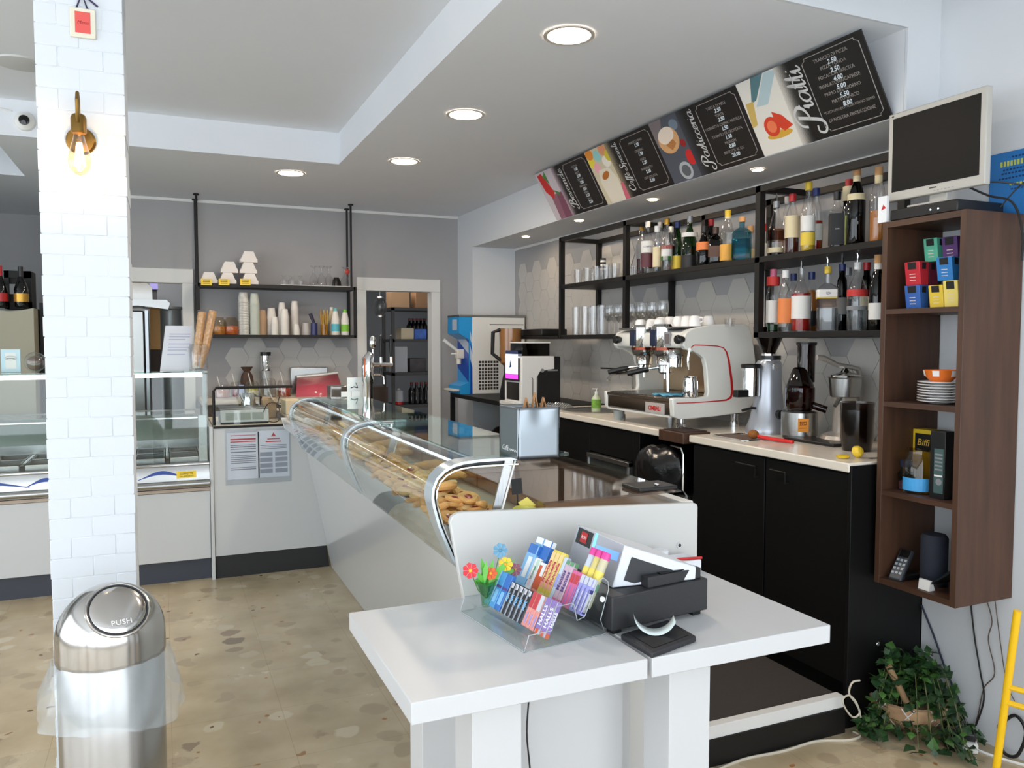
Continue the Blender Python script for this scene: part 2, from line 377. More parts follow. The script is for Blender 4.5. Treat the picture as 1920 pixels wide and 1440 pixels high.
# rooms beyond the doorways
WALLD = mat('storeroom paint', (120, 124, 130), .9)
mb = MB(); mb.box(D2[0] - .5, 9.6, 0, 3.3, 9.7, 2.6, WALLD); mb.box(D2[0] - .25, YB + .1, 0, D2[0] - .2, 9.6, 2.6, WALLD); mb.box(3.2, YB + .1, 0, 3.3, 9.6, 2.6, WALLD)
mb.box(-.65, YB + .1, 2.55, 3.3, 9.7, 2.65, WALLD); mb.box(-.65, 8.7, 0, D2[0] - .25, 8.8, 2.6, WALLD); struct(mb, 'wall_storeroom', smooth=False)

for nm_, lc, pw in (('kitchen_light', (-.2, 7.9, 2.5), 14), ('storeroom_fill', (2.0, 8.0, 2.5), 9)):  # unseen area lights, added to brighten the two back rooms
    ld = bpy.data.lights.new(nm_, 'AREA'); ld.energy = pw; ld.size = .5; ld.color = (1, .95, .88); lo = bpy.data.objects.new(nm_, ld); COL.objects.link(lo); lo.location = lc
# column: white-painted brick
BR = mat('white painted brick', (218, 222, 227), .75, bump=.04, bscale=60)
colY = 2.85
xl = at(84, 700, 'y', colY).x; xr = at(247, 700, 'y', colY).x
mb = MB(); D = .26
nrow = 44; hrow = (ZC + .2) / nrow
for i in range(nrow):
    z0 = i * hrow; off = (i % 2) * .06
    xs = [xl]; x = xl + .06 + off
    while x < xr - .02: xs.append(x); x += .125
    xs.append(xr)
    for a, b in zip(xs, xs[1:]):
        j = random.uniform(-.0015, .0015); e = random.uniform(0, .0014)
        mb.box(a + (.001 if a > xl else random.uniform(-.002, .002)), colY + e, z0 + .001, b - (.001 if b < xr else random.uniform(-.002, .002)), colY + D, z0 + hrow - .0012, BR)
mb.box(xl + .003, colY + .0022, 0, xr - .003, colY + D - .003, ZC + .2, BR)
struct(mb, 'wall_column', bevel=.0015, bseg=1)

# hexagonal wall tiles
TILE = mat('pale hexagon tile', (186, 182, 176), .35, vary=.03, vscale=5)
TILE2 = mat('warm hexagon tile', (190, 186, 180), .35, vary=.03, vscale=5)
def hexes(mb, cols, top, bottom, s, P, m):
    "flat-topped hexagons; cols: list of centre offsets; top(i) gives the top edge height of column i"
    h = sqrt(3) * s
    for i, c in enumerate(cols):
        z = top(i) - h / 2
        while z > bottom:
            pts = [(c + (s - .0012) * cos(k * pi / 3), z + (s - .0012) * sin(k * pi / 3)) for k in range(6)]
            P(mb, pts, m); z -= h
s = .097
mb = MB()
c0 = D1[1] + .13; n = int((D2[0] - .06 - c0) / (1.5 * s))
zg = at(460, 652, 'y', YB).z
x0t = Xu(412 + 32, YB, 1.4)
cols = [x0t + i * 1.5 * s for i in range(n) if x0t + i * 1.5 * s < D2[0] - .1]
par = 1
hexes(mb, cols, lambda i: zg + (sqrt(3) / 2 * s if (i % 2 == 1) else sqrt(3) * s * 0), .3, s, lambda b, p, m: b.prism(p, 'y', YB - .006, YB, m), TILE)
struct(mb, 'trim_4', smooth=False)
mb = MB()
ys = Yu(1325, XW, 1.7); cols = [ys + (i - 15) * 1.5 * s for i in range(46)]
cols = [c for c in cols if YN + .02 < c < YE - .06]
zA = at(1003, 508, 'x', XW).z; zB = at(1330, 555, 'x', XW).z; zC_ = at(1560, 668, 'x', XW).z
print('tiles', zA, zB, zC_, 'y', at(1003, 508, 'x', XW).y, at(1330, 555, 'x', XW).y, at(1560, 668, 'x', XW).y)
yA = Yu(1180, XW, 1.9); yB = Yu(1470, XW, 1.6)
hh = sqrt(3) * s
def topf(i):
    c = cols[i]; base = zA if c > yA else (zB if c > yB else zC_)
    k = round((base - zB) / hh) * hh + zB
    return k + (hh / 2 if i % 2 else 0)
hexes(mb, cols, topf, .9, s, lambda b, p, m: b.prism(p, 'x', XW - .006, XW, m), TILE2)
struct(mb, 'trim_5', smooth=False)
# ================================================================== bar units along the right wall
DIV = [2.19, 2.657, 3.16, 3.63, 4.16, 4.9]      # divisions of the fronts along y
FX = 2.33
WOODD = mat('dark walnut', (66, 42, 28), .5, vary=.35, vscale=5, stretch=(6, 6, .7), bump=.03)
def cabinet(y0, y1, label, hy0, hy1):
    t = thing('bar_cabinet', label, 'cabinet', (FX + .3, (y0 + y1) / 2, 0), group='black cabinets under the bar worktop')
    MB().box(FX + .02, y0 + .002, .0, XW - .004, y1 - .002, .958, BLACKW).build('carcass', t)
    MB().box(FX, y0 + .004, .16, FX + .019, y1 - .004, .955, BLACKW).build('door', t, bevel=.002)
    d = [c for c in t.children if c.name.startswith('door')][0]
    h = MB(); zt = .915
    h.tube([(FX + .002, hy1, zt), (FX - .018, hy1, zt), (FX - .018, hy0, zt), (FX - .018, hy0, zt - .045), (FX + .002, hy0, zt - .045)], .004, BLACKM, 6)
    ho = h.build('handle', d); ho.location = -Vector(WL(d)) + Vector(WL(t)) if False else (0, 0, 0)
    return t
cabinet(DIV[0] + .012, DIV[1], 'black melamine cabinet door at the worktop\'s end, nearest the wooden wall shelf', 2.52, 2.61)
cabinet(DIV[1], DIV[2], 'black melamine cabinet door between the bin bag and the end cabinet', 2.70, 2.83)
mb = MB(); mb.box(FX - .015, DIV[0] - .01, 0, XN - .005, DIV[0] + .008, .99, BLACKW); mb.cyl((2.47, 2.178, .82), (2.47, 2.183, .82), .009, CHROME); mb.cyl((2.47, 2.178, .3), (2.47, 2.183, .3), .009, CHROME)
tag(mb.build('bar_end_board', bevel=.002), 'tall black side panel closing the bar, behind the hanging plant', 'panel')
t = thing('bar_cabinet', 'black cabinet with a grey framed vent, left of the bin bag', 'cabinet', (FX + .3, 3.9, 0), group='black cabinets under the bar worktop')
MB().box(FX + .02, DIV[3], .0, XW - .004, DIV[5], .958, BLACKW).build('carcass', t)
MB().box(FX, DIV[3] + .004, .16, FX + .019, 3.7, .955, BLACKW).box(FX, 4.18, .16, FX + .019, DIV[5] - .004, .955, BLACKW).box(FX, 3.7, .80, FX + .019, 4.18, .955, BLACKW).build('door', t, bevel=.002)
mb = MB(); mb.box(FX - .012, 3.715, .25, FX + .015, 4.16, .77, mat('vent grille', (58, 62, 60), .6, vary=.2, vscale=60))
for y in (3.705, 4.15): mb.box(FX - .022, y, .25, FX + .015, y + .022, .79, ALU)
mb.box(FX - .026, 3.705, .765, FX + .015, 4.172, .79, STEELD); mb.build('vent', t, bevel=.002)
# steel waste drawer and its bag
t = thing('waste_cabinet', 'steel fronted waste cabinet below the black bag, with a curled lip', 'cabinet', (FX, 3.4, .3))
mb = MB(); mb.box(FX + .01, DIV[2] + .01, .0, XW - .2, DIV[3] - .01, .70, BLACKW); mb.build('carcass', t)
mb = MB(); mb.box(FX - .02, DIV[2] + .02, .50, FX + .008, DIV[3] - .02, .70, STEEL); mb.sheet([(FX - .02, .70), (FX - .035, .69), (FX - .045, .67), (FX - .04, .655)], 'y', DIV[2] + .02, DIV[3] - .02, .004, STEEL)
mb.build('front', t, bevel=.002)
mb = MB(); mb.box(FX - .012, DIV[2] + .015, .36, FX + .008, DIV[3] - .015, .49, STEELD); mb.build('lower_front', t, bevel=.002)
mb = MB(); mb.tube([(FX - .005, 3.20, .70), (FX - .03, 3.20, .73), (FX - .03, 3.20, .90), (FX - .03, 3.215, .93), (FX - .03, 3.30, .935)], .006, CHROME, 8); mb.build('ring', t)
# black bag
mb = MB(); prof = [(.10, .0), (.165, .03), (.185, .09), (.18, .16), (.16, .21), (.11, .245), (.06, .255)]
vs = []; n = 30
for j, (r, z) in enumerate(prof):
    for i in range(n):
        a = 2 * pi * i / n; k = 1 + .07 * sin(a * 5 + j) + .04 * sin(a * 11 + 2 * j)
        vs.append((FX - .02 + r * .55 * k * cos(a), 3.40 + r * k * sin(a), .665 + z + .01 * sin(a * 3)))
fs = [(j * n + i, j * n + (i + 1) % n, (j + 1) * n + (i + 1) % n, (j + 1) * n + i) for j in range(len(prof) - 1) for i in range(n)]
fs += [tuple(range(n))[::-1], tuple(range((len(prof) - 1) * n, len(prof) * n))]
mb.add(vs, fs, mat('black bin bag', (16, 16, 18), .22, bump=.5, bscale=18)); tag(mb.build('bin_bag', sub=1), 'crumpled black plastic bag hanging over the steel drawer', 'bag')
# worktop in two runs with the knock box between
WT = mat('cream quartz worktop', (228, 219, 205), .22, vary=.03, vscale=14)
mb = MB(); mb.box(2.31, DIV[0], .965, XW - .003, 3.17, 1.0, WT); mb.box(2.45, 3.17, .965, XW - .003, 3.4, 1.0, WT); mb.box(2.31, 3.4, .965, XW - .003, 4.92, 1.0, WT)
tag(mb.build('worktop', bevel=.005), 'long cream stone worktop on the black bar cabinets', 'worktop')
t = thing('knock_box', 'dark wooden knock box let into the worktop edge below the coffee machine', 'box', (2.36, 3.28, .96))
mb = MB(); mb.box(2.285, 3.18, .955, 2.445, 3.39, 1.008, WOODD); mb.build('body', t, bevel=.004)
mb = MB(); mb.box(2.30, 3.20, 1.0085, 2.44, 3.37, 1.012, mat('knock box felt', (44, 26, 18), .8)); mb.build('lid', t, bevel=.002)
# sink basin and small things near it
t = thing('sink', 'round steel sink set into the worktop left of the coffee machine', 'sink', (2.56, 4.55, 1.0))
mb = MB(); mb.shell([(.20, .0), (.205, .006), (.19, .008), (.18, -.002)], STEEL, (2.56, 4.55, 1.0), 32); mb.lathe([(.18, .0008), (.18, .0012)], STEELD, (2.56, 4.55, 1.0), 32); mb.build('basin', t)
mb = MB(); mb.tube([(2.80, 4.45, 1.0), (2.80, 4.45, 1.22), (2.77, 4.45, 1.245), (2.64, 4.45, 1.235), (2.61, 4.45, 1.20)], .011, CHROME); mb.build('tap', t)
mb = MB(); mb.tube([(2.80, 4.45, 1.24), (2.74, 4.50, 1.27), (2.62, 4.56, 1.275)], .005, BLACKM); mb.build('lever', t)
def lay(name, label, cat, x, y, w, d, h, m, z=1.0):
    return tag(MB().cbox((x, y, z + h / 2), (w, d, h), m).build(name, bevel=.003), label, cat)
t = thing('dish_rack', 'small wire rack lying beside the round sink', 'rack', (2.45, 4.78, 1.0))
mb = MB()
for k in range(7): mb.tube([(2.37, 4.70 + k * .03, 1.008), (2.40, 4.70 + k * .03, 1.035), (2.43, 4.705 + k * .03, 1.008), (2.46, 4.70 + k * .03, 1.035), (2.50, 4.70 + k * .03, 1.008)], .003, CHROME, 5)
mb.build('wires', t); MB().box(2.36, 4.69, 1.0, 2.51, 4.90, 1.006, STEEL).build('tray', t)
# detergent bottle
def soap():
    p = at(1118, 757, 'z', 1.0); x, y = 2.50, Yu(1118, 2.50, 1.05)
    t = thing('soap_bottle', 'clear green-labelled pump bottle between sink and coffee machine', 'bottle', (x, y, 1.0))
    MB().lathe([(.026, 0), (.03, .01), (.03, .09), (.02, .105), (.011, .115)], mat('pale soap', (190, 200, 170), .2), (x, y, 1.0)).build('body', t)
    MB().shell([(.0305, .03), (.0305, .085)], mat('leafy label', (96, 138, 50), .5, vary=.5, vscale=50), (x, y, 1.0)).build('label', t)
    MB().lathe([(.011, .115), (.011, .135), (.004, .136), (.004, .15)], WHITE2, (x, y, 1.0)).box(x - .03, y - .004, 1.148, x + .006, y + .004, 1.155, WHITE2).build('pump', t)
soap()
tag(MB().lathe([(.024, 0), (.032, .055), (.029, .055), (.022, .004)], mat('grey cup', (170, 176, 174), .5), (2.40, Yu(1160, 2.40, 1.02), 1.0)).build('paper_cup'), 'small grey cup under the left corner of the coffee machine', 'cup')

# ------------------------------------------------------------------ bench, slush machine, capsule machine
t = thing('steel_bench', 'black metal bench carrying the blue and white slush machine', 'bench', (2.6, 5.8, 0))
mb = MB(); mb.box(2.31, 4.98, .965, 2.92, 6.66, 1.0, BLACKM); mb.build('top', t, bevel=.003)
for (x, y) in ((2.31, 6.625), (2.88, 6.625), (2.31, 4.98), (2.88, 4.98)): MB().box(x, y, 0, x + .035, y + .035, .965, BLACKM).build('leg', t)
MB().box(2.33, 5.0, .3, 2.9, 6.63, .32, BLACKM).build('lower_shelf', t)
def slush():
    x0, y0 = 2.355, 6.0; y1 = 6.42; x1 = XW - .03
    x0 = 2.40
    y0 = Yu(882, x0, 1.0); y1 = y0 + .30
    zt = at(882, 590, 'y', y0).z
    t = thing('slush_machine', 'tall white and blue frozen drink machine on the black bench', 'drinks machine', (x0, y0, 1.0))
    mb = MB(); mb.box(x0 + .02, y0, 1.0, x1, y1, zt - .02, WHITE2); mb.build('casing', t, bevel=.004)
    mb = MB(); mb.box(x0 - .10, y0 - .005, zt - .02, x1 + .004, y1 + .005, zt, STEELD); mb.build('lid', t, bevel=.003)
    B1 = mat('sky blue print', (40, 150, 215), .3); B2 = mat('deep blue print', (10, 70, 170), .3); B3 = mat('pale grey print', (190, 200, 215), .3)
    mb = MB()
    P = [(x0 - .10, zt - .02), (x0 - .10, zt - .16), (x0 - .01, zt - .21), (x0 - .01, 1.10), (x0 - .09, 1.07), (x0 - .09, 1.0), (x0 + .019, 1.0), (x0 + .019, zt - .02)]
    mb.prism(P, 'y', y0 + .003, y1 - .003, B1)
    H = zt - 1.0
    for q, m in (([(0, .0), (.02, .0), (.02, .34), (0, .45)], B2), ([(0, .45), (.02, .34), (.02, .50), (0, .62)], B3), ([(0, .70), (.02, .62), (.02, .70), (0, .80)], B3), ([(0, .62), (.02, .50), (.02, .55), (0, .66)], B2)):
        mb.prism([(x0 - .001 + (a if a else 0), 1.0 + b * H) for a, b in q], 'y', y0 + .0015, y0 + .003, m)
        mb.quad([(x0 - .0115, y0 + .01, 1.1 + q[0][1] * H * .8), (x0 - .0115, y1 - .01, 1.1 + q[0][1] * H * .8 + .12), (x0 - .0115, y1 - .01, 1.1 + q[3][1] * H * .8 + .12), (x0 - .0115, y0 + .01, 1.1 + q[3][1] * H * .8)], m)
    mb.quad([(x0 - .1015, y0 + .05, zt - .13), (x0 - .1015, y1 - .13, zt - .13), (x0 - .1015, y1 - .13, zt - .04), (x0 - .1015, y0 + .05, zt - .04)], B3)
    mb.build('front', t)
    mb = MB(); cx = x0 - .04; cy = (y0 + y1) / 2; zz = 1.0 + .52 * H
    mb.box(x0 - .075, cy - .03, zz - .05, x0 - .01, cy + .03, zz + .03, CREAM); mb.cyl((x0 - .05, cy, zz - .10), (x0 - .05, cy, zz - .05), .022, CREAM); mb.build('spout', t, bevel=.004)
    mb = MB(); mb.cyl((x0 - .07, cy - .01, zz + .02), (x0 - .19, cy - .01, zz + .11), .012, WHITE2, r2=.016); mb.cyl((x0 - .075, cy, zz - .01), (x0 - .12, cy, zz - .01), .008, WHITE2); mb.build('handle', t)
    mb = MB(); mb.box(x0 - .15, y0 + .03, 1.025, x0 - .09, y1 - .03, 1.04, CREAM); mb.build('drip_tray', t, bevel=.003)
    G = mat('grille holes', (40, 34, 30), .8); mb = MB()
    gx0 = Xu(898, y0, 1.1); gx1 = Xu(936, y0, 1.1); za = at(898, 731, 'y', y0).z; zb = at(898, 675, 'y', y0).z
    nx, nz = 7, 9
    for i in range(nx):
        for j in range(nz):
            a = gx0 + (gx1 - gx0) * i / nx; b = za + (zb - za) * j / nz; mb.box(a, y0 - .001, b, a + (gx1 - gx0) / nx * .72, y0 + .001, b + (zb - za) / nz * .72, G)
    mb.build('grille', t); mb = MB()
    for k in range(1): xa = Xu(918, y0, 1.6); mb.box(xa, y0 - .001, zt - .085, xa + .32, y0 + .001, zt - .079, G)
    for k in range(0): mb.box(xa, y0 - .001, zt - .085, xa + .09, y0 + .001, zt - .079, G)
    mb.build('vent_slot', t)
slush()
def capsule():
    y0 = 5.05; d = .30; x0 = Xu(978, y0, 1.2) - .0; x1 = Xu(1047, y0, 1.2) + .02
    zb = at(1000, 755, 'y', y0).z; zt = at(1000, 668, 'y', y0).z
    zb = 1.0
    t = thing('bean_to_cup_machine', 'white and black coffee machine with a lit touch screen', 'coffee machine', (x0, y0, zb))
    prof = [(x0, zb), (x0 + .12, zb), (x0 + .12, zb + .20), (x0 + .145, zb + .24), (x1 - .05, zb + .255), (x1 - .05, zt), (x0, zt)]
    mb = MB(); mb.prism(prof, 'y', y0, y0 + d, WHITE2); mb.build('casing', t, bevel=.006)
    mb = MB(); mb.box(x0 + .12, y0 + .004, zb, x1, y0 + d - .004, zt - .004, BLACKP); mb.build('rear_casing', t, bevel=.008)
    SC = mat('lit screen', (205, 220, 240), .3, emit=1.2); PK = mat('screen magenta', (200, 60, 190), .3, emit=.9); NV = mat('screen navy', (30, 40, 70), .3, emit=.5)
    mb = MB(); xs = x0 - .004
    mb.box(xs - .006, y0 + .03, zb + .17, x0 + .001, y0 + d - .03, zt - .012, BLACKG)
    for a, b, m in ((.22, .36, SC), (.185, .22, PK), (.36, .385, NV)): mb.quad([(xs - .0065, y0 + .04, zb + a), (xs - .0065, y0 + d - .04, zb + a), (xs - .0065, y0 + d - .04, zb + b), (xs - .0065, y0 + .04, zb + b)], m)
    mb.quad([(xs - .007, y0 + .15, zb + .27), (xs - .007, y0 + .19, zb + .26), (xs - .007, y0 + .17, zb + .33)], NV)
    mb.build('touch_screen', t)
    mb = MB(); mb.box(x0 - .003, y0 + .04, zb + .035, x0 + .01, y0 + d - .04, zb + .16, BLACKG); mb.box(x0 - .05, y0 + .02, zb, x0, y0 + d - .02, zb + .025, WHITE2); mb.build('drip_area', t, bevel=.003)
    mb = MB(); G2 = mat('pale grey print', (190, 200, 215), .3)
    mb.cyl((x0 + .16, y0 - .001, zt - .1), (x0 + .16, y0 + .001, zt - .1), .014, GREY); mb.box(x0 + .2, y0 - .001, zt - .105, x0 + .28, y0 + .001, zt - .095, GREY)
    mb.tube([(x0 + .085, y0 - .001, zb + .01), (x0 + .085, y0 - .001, zb + .19), (x0 + .075, y0 - .001, zb + .2)], .0025, BLACKP, 5); mb.build('badge', t)
    mb = MB(); mb.box(x0 + .03, y0 + .06, zt, x1 - .06, y0 + d - .04, zt + .09, glass('dark hopper', (60, 52, 50), 1.2)); mb.box(x0 + .025, y0 + .055, zt + .09, x1 - .055, y0 + d - .035, zt + .10, WHITE2)
    mb.box(x0 + .04, y0 + .07, zt + .002, x1 - .07, y0 + d - .05, zt + .05, mat('coffee beans', (48, 28, 18), .5, vary=.5, vscale=120)); mb.build('bean_hopper', t, bevel=.003)
    return x0, y0, zt
cx0, cy0, czt = capsule()
# shelf bracket running on from the rack with a black lidded tray, amber blender below
yb = 5.14
tag(MB().box(2.60, yb, 1.467, 2.86, 5.86, 1.49, BLACKM).build('shelf_board', bevel=.002), 'short dark shelf board continuing the rack to the left', 'shelf')
t = thing('black_case', 'flat black lidded case on the short dark shelf board', 'case', (2.7, 5.6, 1.49))
xa = 2.62; ya = Yu(1015, xa, 1.5); yc = Yu(950, xa, 1.5)
MB().box(xa, ya, 1.49, xa + .22, yc, 1.545, BLACKP).build('body', t, bevel=.008); MB().box(xa + .01, yc - .0, 1.492, xa + .2, yc + .11, 1.54, GLASSG).build('end_tray', t)
def blender():
    x, y = 2.52, Yu(957, 2.52, 1.2)
    t = thing('blender', 'jug blender with amber contents and a black handle beside the slush machine', 'blender', (x, y, 1.0))
    MB().lathe([(.085, 0), (.085, .05), (.06, .17), (.055, .19)], BLACKP, (x, y, 1.0), 24).build('motor_base', t)
    z0 = at(957, 682, 'y', y).z; z1 = at(957, 628, 'y', y).z + .05
    MB().lathe([(.05, z0 - 1.02), (.085, z0 - .99), (.09, z1 - 1.0), (.086, z1 - 1.0), (.08, z0 - .98)], mat('amber jug', (150, 104, 60), .18, coat=.5), (x, y, 1.0), 20).build('jug', t)
    MB().shell([(.052, .19), (.05, z0 - 1.02)], BLACKP, (x, y, 1.0), 20).build('collar', t)
    h = MB(); h.tube([(x - .085, y, z1 - .01), (x - .14, y + .02, z1 - .03), (x - .145, y + .02, z0 + .08), (x - .085, y, z0 + .03)], .016, BLACKP); h.build('handle', t)
blender()
t = thing('waste_bin', 'dark steel bin with an open lid under the black bench', 'bin', (2.52, 6.05, .32))
MB().lathe([(.13, 0), (.16, .30), (.165, .32)], mat('dark bronze steel', (92, 84, 76), .22, .9), (2.52, 5.95, .32), 28).build('body', t)
MB().lathe([(.16, .0), (.15, .06), (.09, .11), (.001, .13)], mat('dark bronze steel', (92, 84, 76), .22, .9), (2.55, 5.95, .645), 28).build('lid', t)
t = thing('plastic_carton', 'pale crumpled carton beside the dark steel bin under the bench', 'carton', (2.45, 6.3, .32))
MB().prism([(2.40, .32), (2.52, .32), (2.56, .55), (2.47, .60), (2.43, .56)], 'y', 6.25, 6.4, CREAM).build('body', t, bevel=.01)
MB().tube([(2.37, 6.2, .66), (2.45, 6.25, .66), (2.6, 6.25, .66)], .006, WHITE2).build('stick', t)

# ------------------------------------------------------------------ espresso machine
EY = 3.337; EY2 = 4.02; EX = 2.342
def S(u, v, y=EY): p = at(u, v, 'y', y); return (p.x, p.z)
t = thing('espresso_machine', 'big cream espresso machine with red trim lines on the bar worktop', 'coffee machine', (2.6, 3.68, 1.0))
EM = mat('ivory enamel', (222, 222, 216), .22, coat=.4)
outer = [S(*q) for q in ((1263, 782), (1262, 765), (1261, 748), (1268, 746), (1300, 746), (1326, 743), (1328, 735), (1325, 690), (1321, 672), (1311, 664), (1296, 657), (1287, 656), (1281, 648), (1282, 634), (1288, 622), (1299, 616), (1320, 611), (1345, 608), (1395, 607), (1405, 612), (1411, 630), (1417, 674), (1419, 730), (1414, 757), (1400, 773), (1340, 781), (1300, 785), (1275, 787))]
def side(y0, y1): return MB().prism(outer, 'y', y0, y1, EM)
side(EY, EY + .035).build('side_panel', t, bevel=.006, bseg=3)
side(EY2 - .03, EY2).build('side_panel', t, bevel=.006)
# red trim line
R1 = mat('red trim', (190, 26, 30), .3)
mb = MB()
line = [S(*q) for q in ((1268, 756), (1300, 755), (1345, 752), (1362, 750), (1370, 745), (1373, 735), (1371, 710), (1366, 675), (1362, 660), (1356, 652), (1345, 649), (1320, 647.5), (1302, 647), (1297, 650), (1294, 656))]
wd = [.005, .005, .006, .009, .014, .016, .015, .012, .009, .006, .005, .005, .005, .005, .005]
A = []; B = []
for i, p in enumerate(line):
    p = Vector(p); a = Vector(line[max(i - 1, 0)]); b = Vector(line[min(i + 1, len(line) - 1)]); d = (b - a).normalized(); nn = Vector((-d.y, d.x)) * wd[i] * .5
    A.append(p + nn); B.append(p - nn)
for i in range(len(line) - 1):
    mb.quad([(A[i].x, EY - .0012, A[i].y), (A[i + 1].x, EY - .0012, A[i + 1].y), (B[i + 1].x, EY - .0012, B[i + 1].y), (B[i].x, EY - .0012, B[i].y)], R1)
mb.build('trim_line', t, smooth=False)
zt = S(1345, 608)[1]; zh0 = S(1287, 656)[1]; zh1 = S(1295, 617)[1]
hx = S(1281, 640)[0]
mb = MB(); mb.prism([(hx + .01, zh0 + .01), (hx, zh0 + .035), (hx + .01, zh1 - .02), (hx + .05, zh1), (2.80, zt - .015), (2.84, zt - .03), (2.84, zh0 + .01)], 'y', EY + .035, EY2 - .03, EM); mb.build('head', t, bevel=.008, bseg=3)
MB().box(2.40, EY + .05, zh1 + .004, 2.80, EY2 - .05, zt - .012, STEELD).build('cup_rail', t)
mb = MB(); mb.box(2.72, EY + .035, 1.16, 2.80, EY2 - .03, zh0 + .02, mat('amber-tinted mirror steel', (196, 170, 140), .12, 1)); mb.build('splash_back', t)  # mirrored steel, the amber it reflects is put into its colour
mb = MB(); zb0 = S(1264, 783)[1]; zb1 = S(1262, 748)[1]
mb.prism([(EX + .012, zb0), (EX, zb0 + .012), (EX, zb1 - .02), (EX - .006, zb1 - .018), (EX - .006, zb1), (2.78, zb1), (2.78, zb0)], 'y', EY + .035, EY2 - .03, mat('dark mirror steel', (120, 114, 110), .14, 1)); mb.build('drip_tray_front', t, bevel=.002)
mb = MB(); mb.box(EX - .002, EY + .04, zb0 - .004, EX + .02, EY2 - .03, zb0 + .006, EM); mb.build('lower_rail', t)
mb = MB()
for k in range(16): y = EY + .05 + k * .038; mb.box(EX + .01, y, zb1, 2.70, y + .03, zb1 + .004, STEEL)
mb.build('drip_grid', t)
# badge
mb = MB(); by0 = Yu(1246, EX, 1.1); by1 = Yu(1211, EX, 1.1); bz = (zb0 + zb1) / 2 - .012
mb.box(EX - .004, by0, bz - .028, EX, by1, bz + .028, mat('badge silver', (205, 200, 195), .3, .3))
mb.text('CIMBALI', .032, fac('-x', EX - .0045, (by0 + by1) / 2, bz - .002), RED, sx=.95, bold=.0012)
mb.build('badge', t)
# groups
for y in (Yu(1177, 2.33, 1.45), Yu(1215, 2.33, 1.45)):
    mb = MB(); gx = hx + .035; mb.lathe([(.05, -.02), (.062, .0), (.062, .13), (.05, .145), (.0001, .15)], CHROME, (gx, y, zh0 - .012), 28); mb.build('group_cover', t)
    mb = MB(); mb.box(gx - .066, y - .022, zh0 + .018, gx - .05, y + .03, zh0 + .105, mat('blue display', (34, 42, 66), .15)); mb.build('display', t, bevel=.002)
    MB().lathe([(.0625, 0), (.0625, .014)], mat('copper ring', (130, 62, 46), .25, .9), (gx, y, zh0 - .004), 28).build('ring', t)
    mb = MB(); mb.lathe([(.02, -.12), (.036, -.11), (.038, -.075), (.045, -.07), (.045, -.035), (.05, -.02)], CHROME, (gx + .01, y, zh0 - .01), 24); mb.build('brew_head', t)
    mb = MB(); mb.cyl((gx - .02, y + .02, zh0 - .095), (gx - .07, y + .05, zh0 - .105), .008, CHROME); mb.tube([(gx - .06, y + .045, zh0 - .103), (gx - .10, y + .07, zh0 - .113), (gx - .16, y + .10, zh0 - .13)], [.011, .015, .013], BLACKP, 10)
    mb.cyl((gx + .01, y, zh0 - .155), (gx + .01, y, zh0 - .12), .008, CHROME); mb.build('portafilter', t)
for y in (Yu(1263, 2.34, 1.44), Yu(1148, 2.34, 1.44)):
    mb = MB(); z = (zh0 + zh1) / 2; mb.cyl((hx + .01, y, z), (hx - .025, y, z), .014, BLACKP, r2=.024); mb.cyl((hx - .025, y, z), (hx - .038, y, z), .024, BLACKP, r2=.02); mb.build('steam_knob', t, bevel=.002)
y = Yu(1245, 2.37, 1.44); mb = MB(); mb.box(hx - .002, y - .028, zh0 + .02, hx + .004, y + .028, zh0 + .09, GREY); mb.box(hx - .003, y - .02, zh0 + .03, hx - .001, y + .02, zh0 + .08, mat('grey screen', (110, 104, 104), .2)); mb.build('control_screen', t)
mb = MB(); y = Yu(1252, 2.40, 1.3)
mb.lathe([(.04, -.09), (.045, -.03), (.03, 0)], CHROME, (hx + .05, y, zh0), 20); mb.tube([(hx + .02, y, zh0 - .03), (hx + .01, y, zh0 - .12), (hx + .015, y + .005, zh0 - .22)], .008, CHROME); mb.build('steam_wand', t)
mb = MB(); y = Yu(1293, 2.42, 1.35); mb.tube([(hx + .03, y, zh0 + .01), (hx + .02, y, zh0 - .04), (hx + .03, y + .01, zh0 - .10)], .006, CHROME); mb.ball((hx + .03, y, zh0 + .0), .012, WHITE2); mb.build('steam_wand', t)
for (x, y) in ((2.42, 3.39), (2.42, 3.97), (2.76, 3.39), (2.76, 3.97)): MB().lathe([(.026, 0), (.026, .03), (.02, .032), (.02, zb0 - 1.0)], CHROME, (x, y, 1.0), 18).build('foot', t)
MB().lathe([(.0262, 0), (.0262, .012)], BLACKP, (2.42, 3.39, 1.0), 18)
# things on the drip tray
t = thing('milk_jug', 'steel milk jug standing on the coffee machine tray', 'jug', (2.48, 3.44, zb1 + .004)); x, y = 2.46, Yu(1294, 2.46, 1.22)
t.location = (x, y, zb1 + .004)
MB().lathe([(.036, 0), (.04, .01), (.036, .07), (.031, .095), (.034, .105), (.032, .105), (.03, .095), (.034, .01)], CHROME, (x, y, zb1 + .0045), 24).build('body', t)
MB().tube([(x + .03, y + .01, zb1 + .09), (x + .06, y + .02, zb1 + .085), (x + .06, y + .02, zb1 + .04), (x + .034, y + .01, zb1 + .03)], .004, CHROME).build('handle', t)
mb = MB(); y = Yu(1262, 2.44, 1.17); n = 10; vs = []
for i in range(n + 1):
    for j in range(7): vs.append((2.37 + .14 * j / 6, y - .07 + .16 * i / n, zb1 + .006 + .009 * (1 + sin(i * 1.3 + j)) * .5))
fs = [(i * 7 + j, i * 7 + j + 1, (i + 1) * 7 + j + 1, (i + 1) * 7 + j) for i in range(n) for j in range(6)]
mb.add(vs, fs, mat('blue cloth', (92, 160, 190), .9)); o = mb.build('cloth'); sm = o.modifiers.new('th', 'SOLIDIFY'); sm.thickness = .003; tag(o, 'light blue cloth on the coffee machine drip tray', 'cloth')
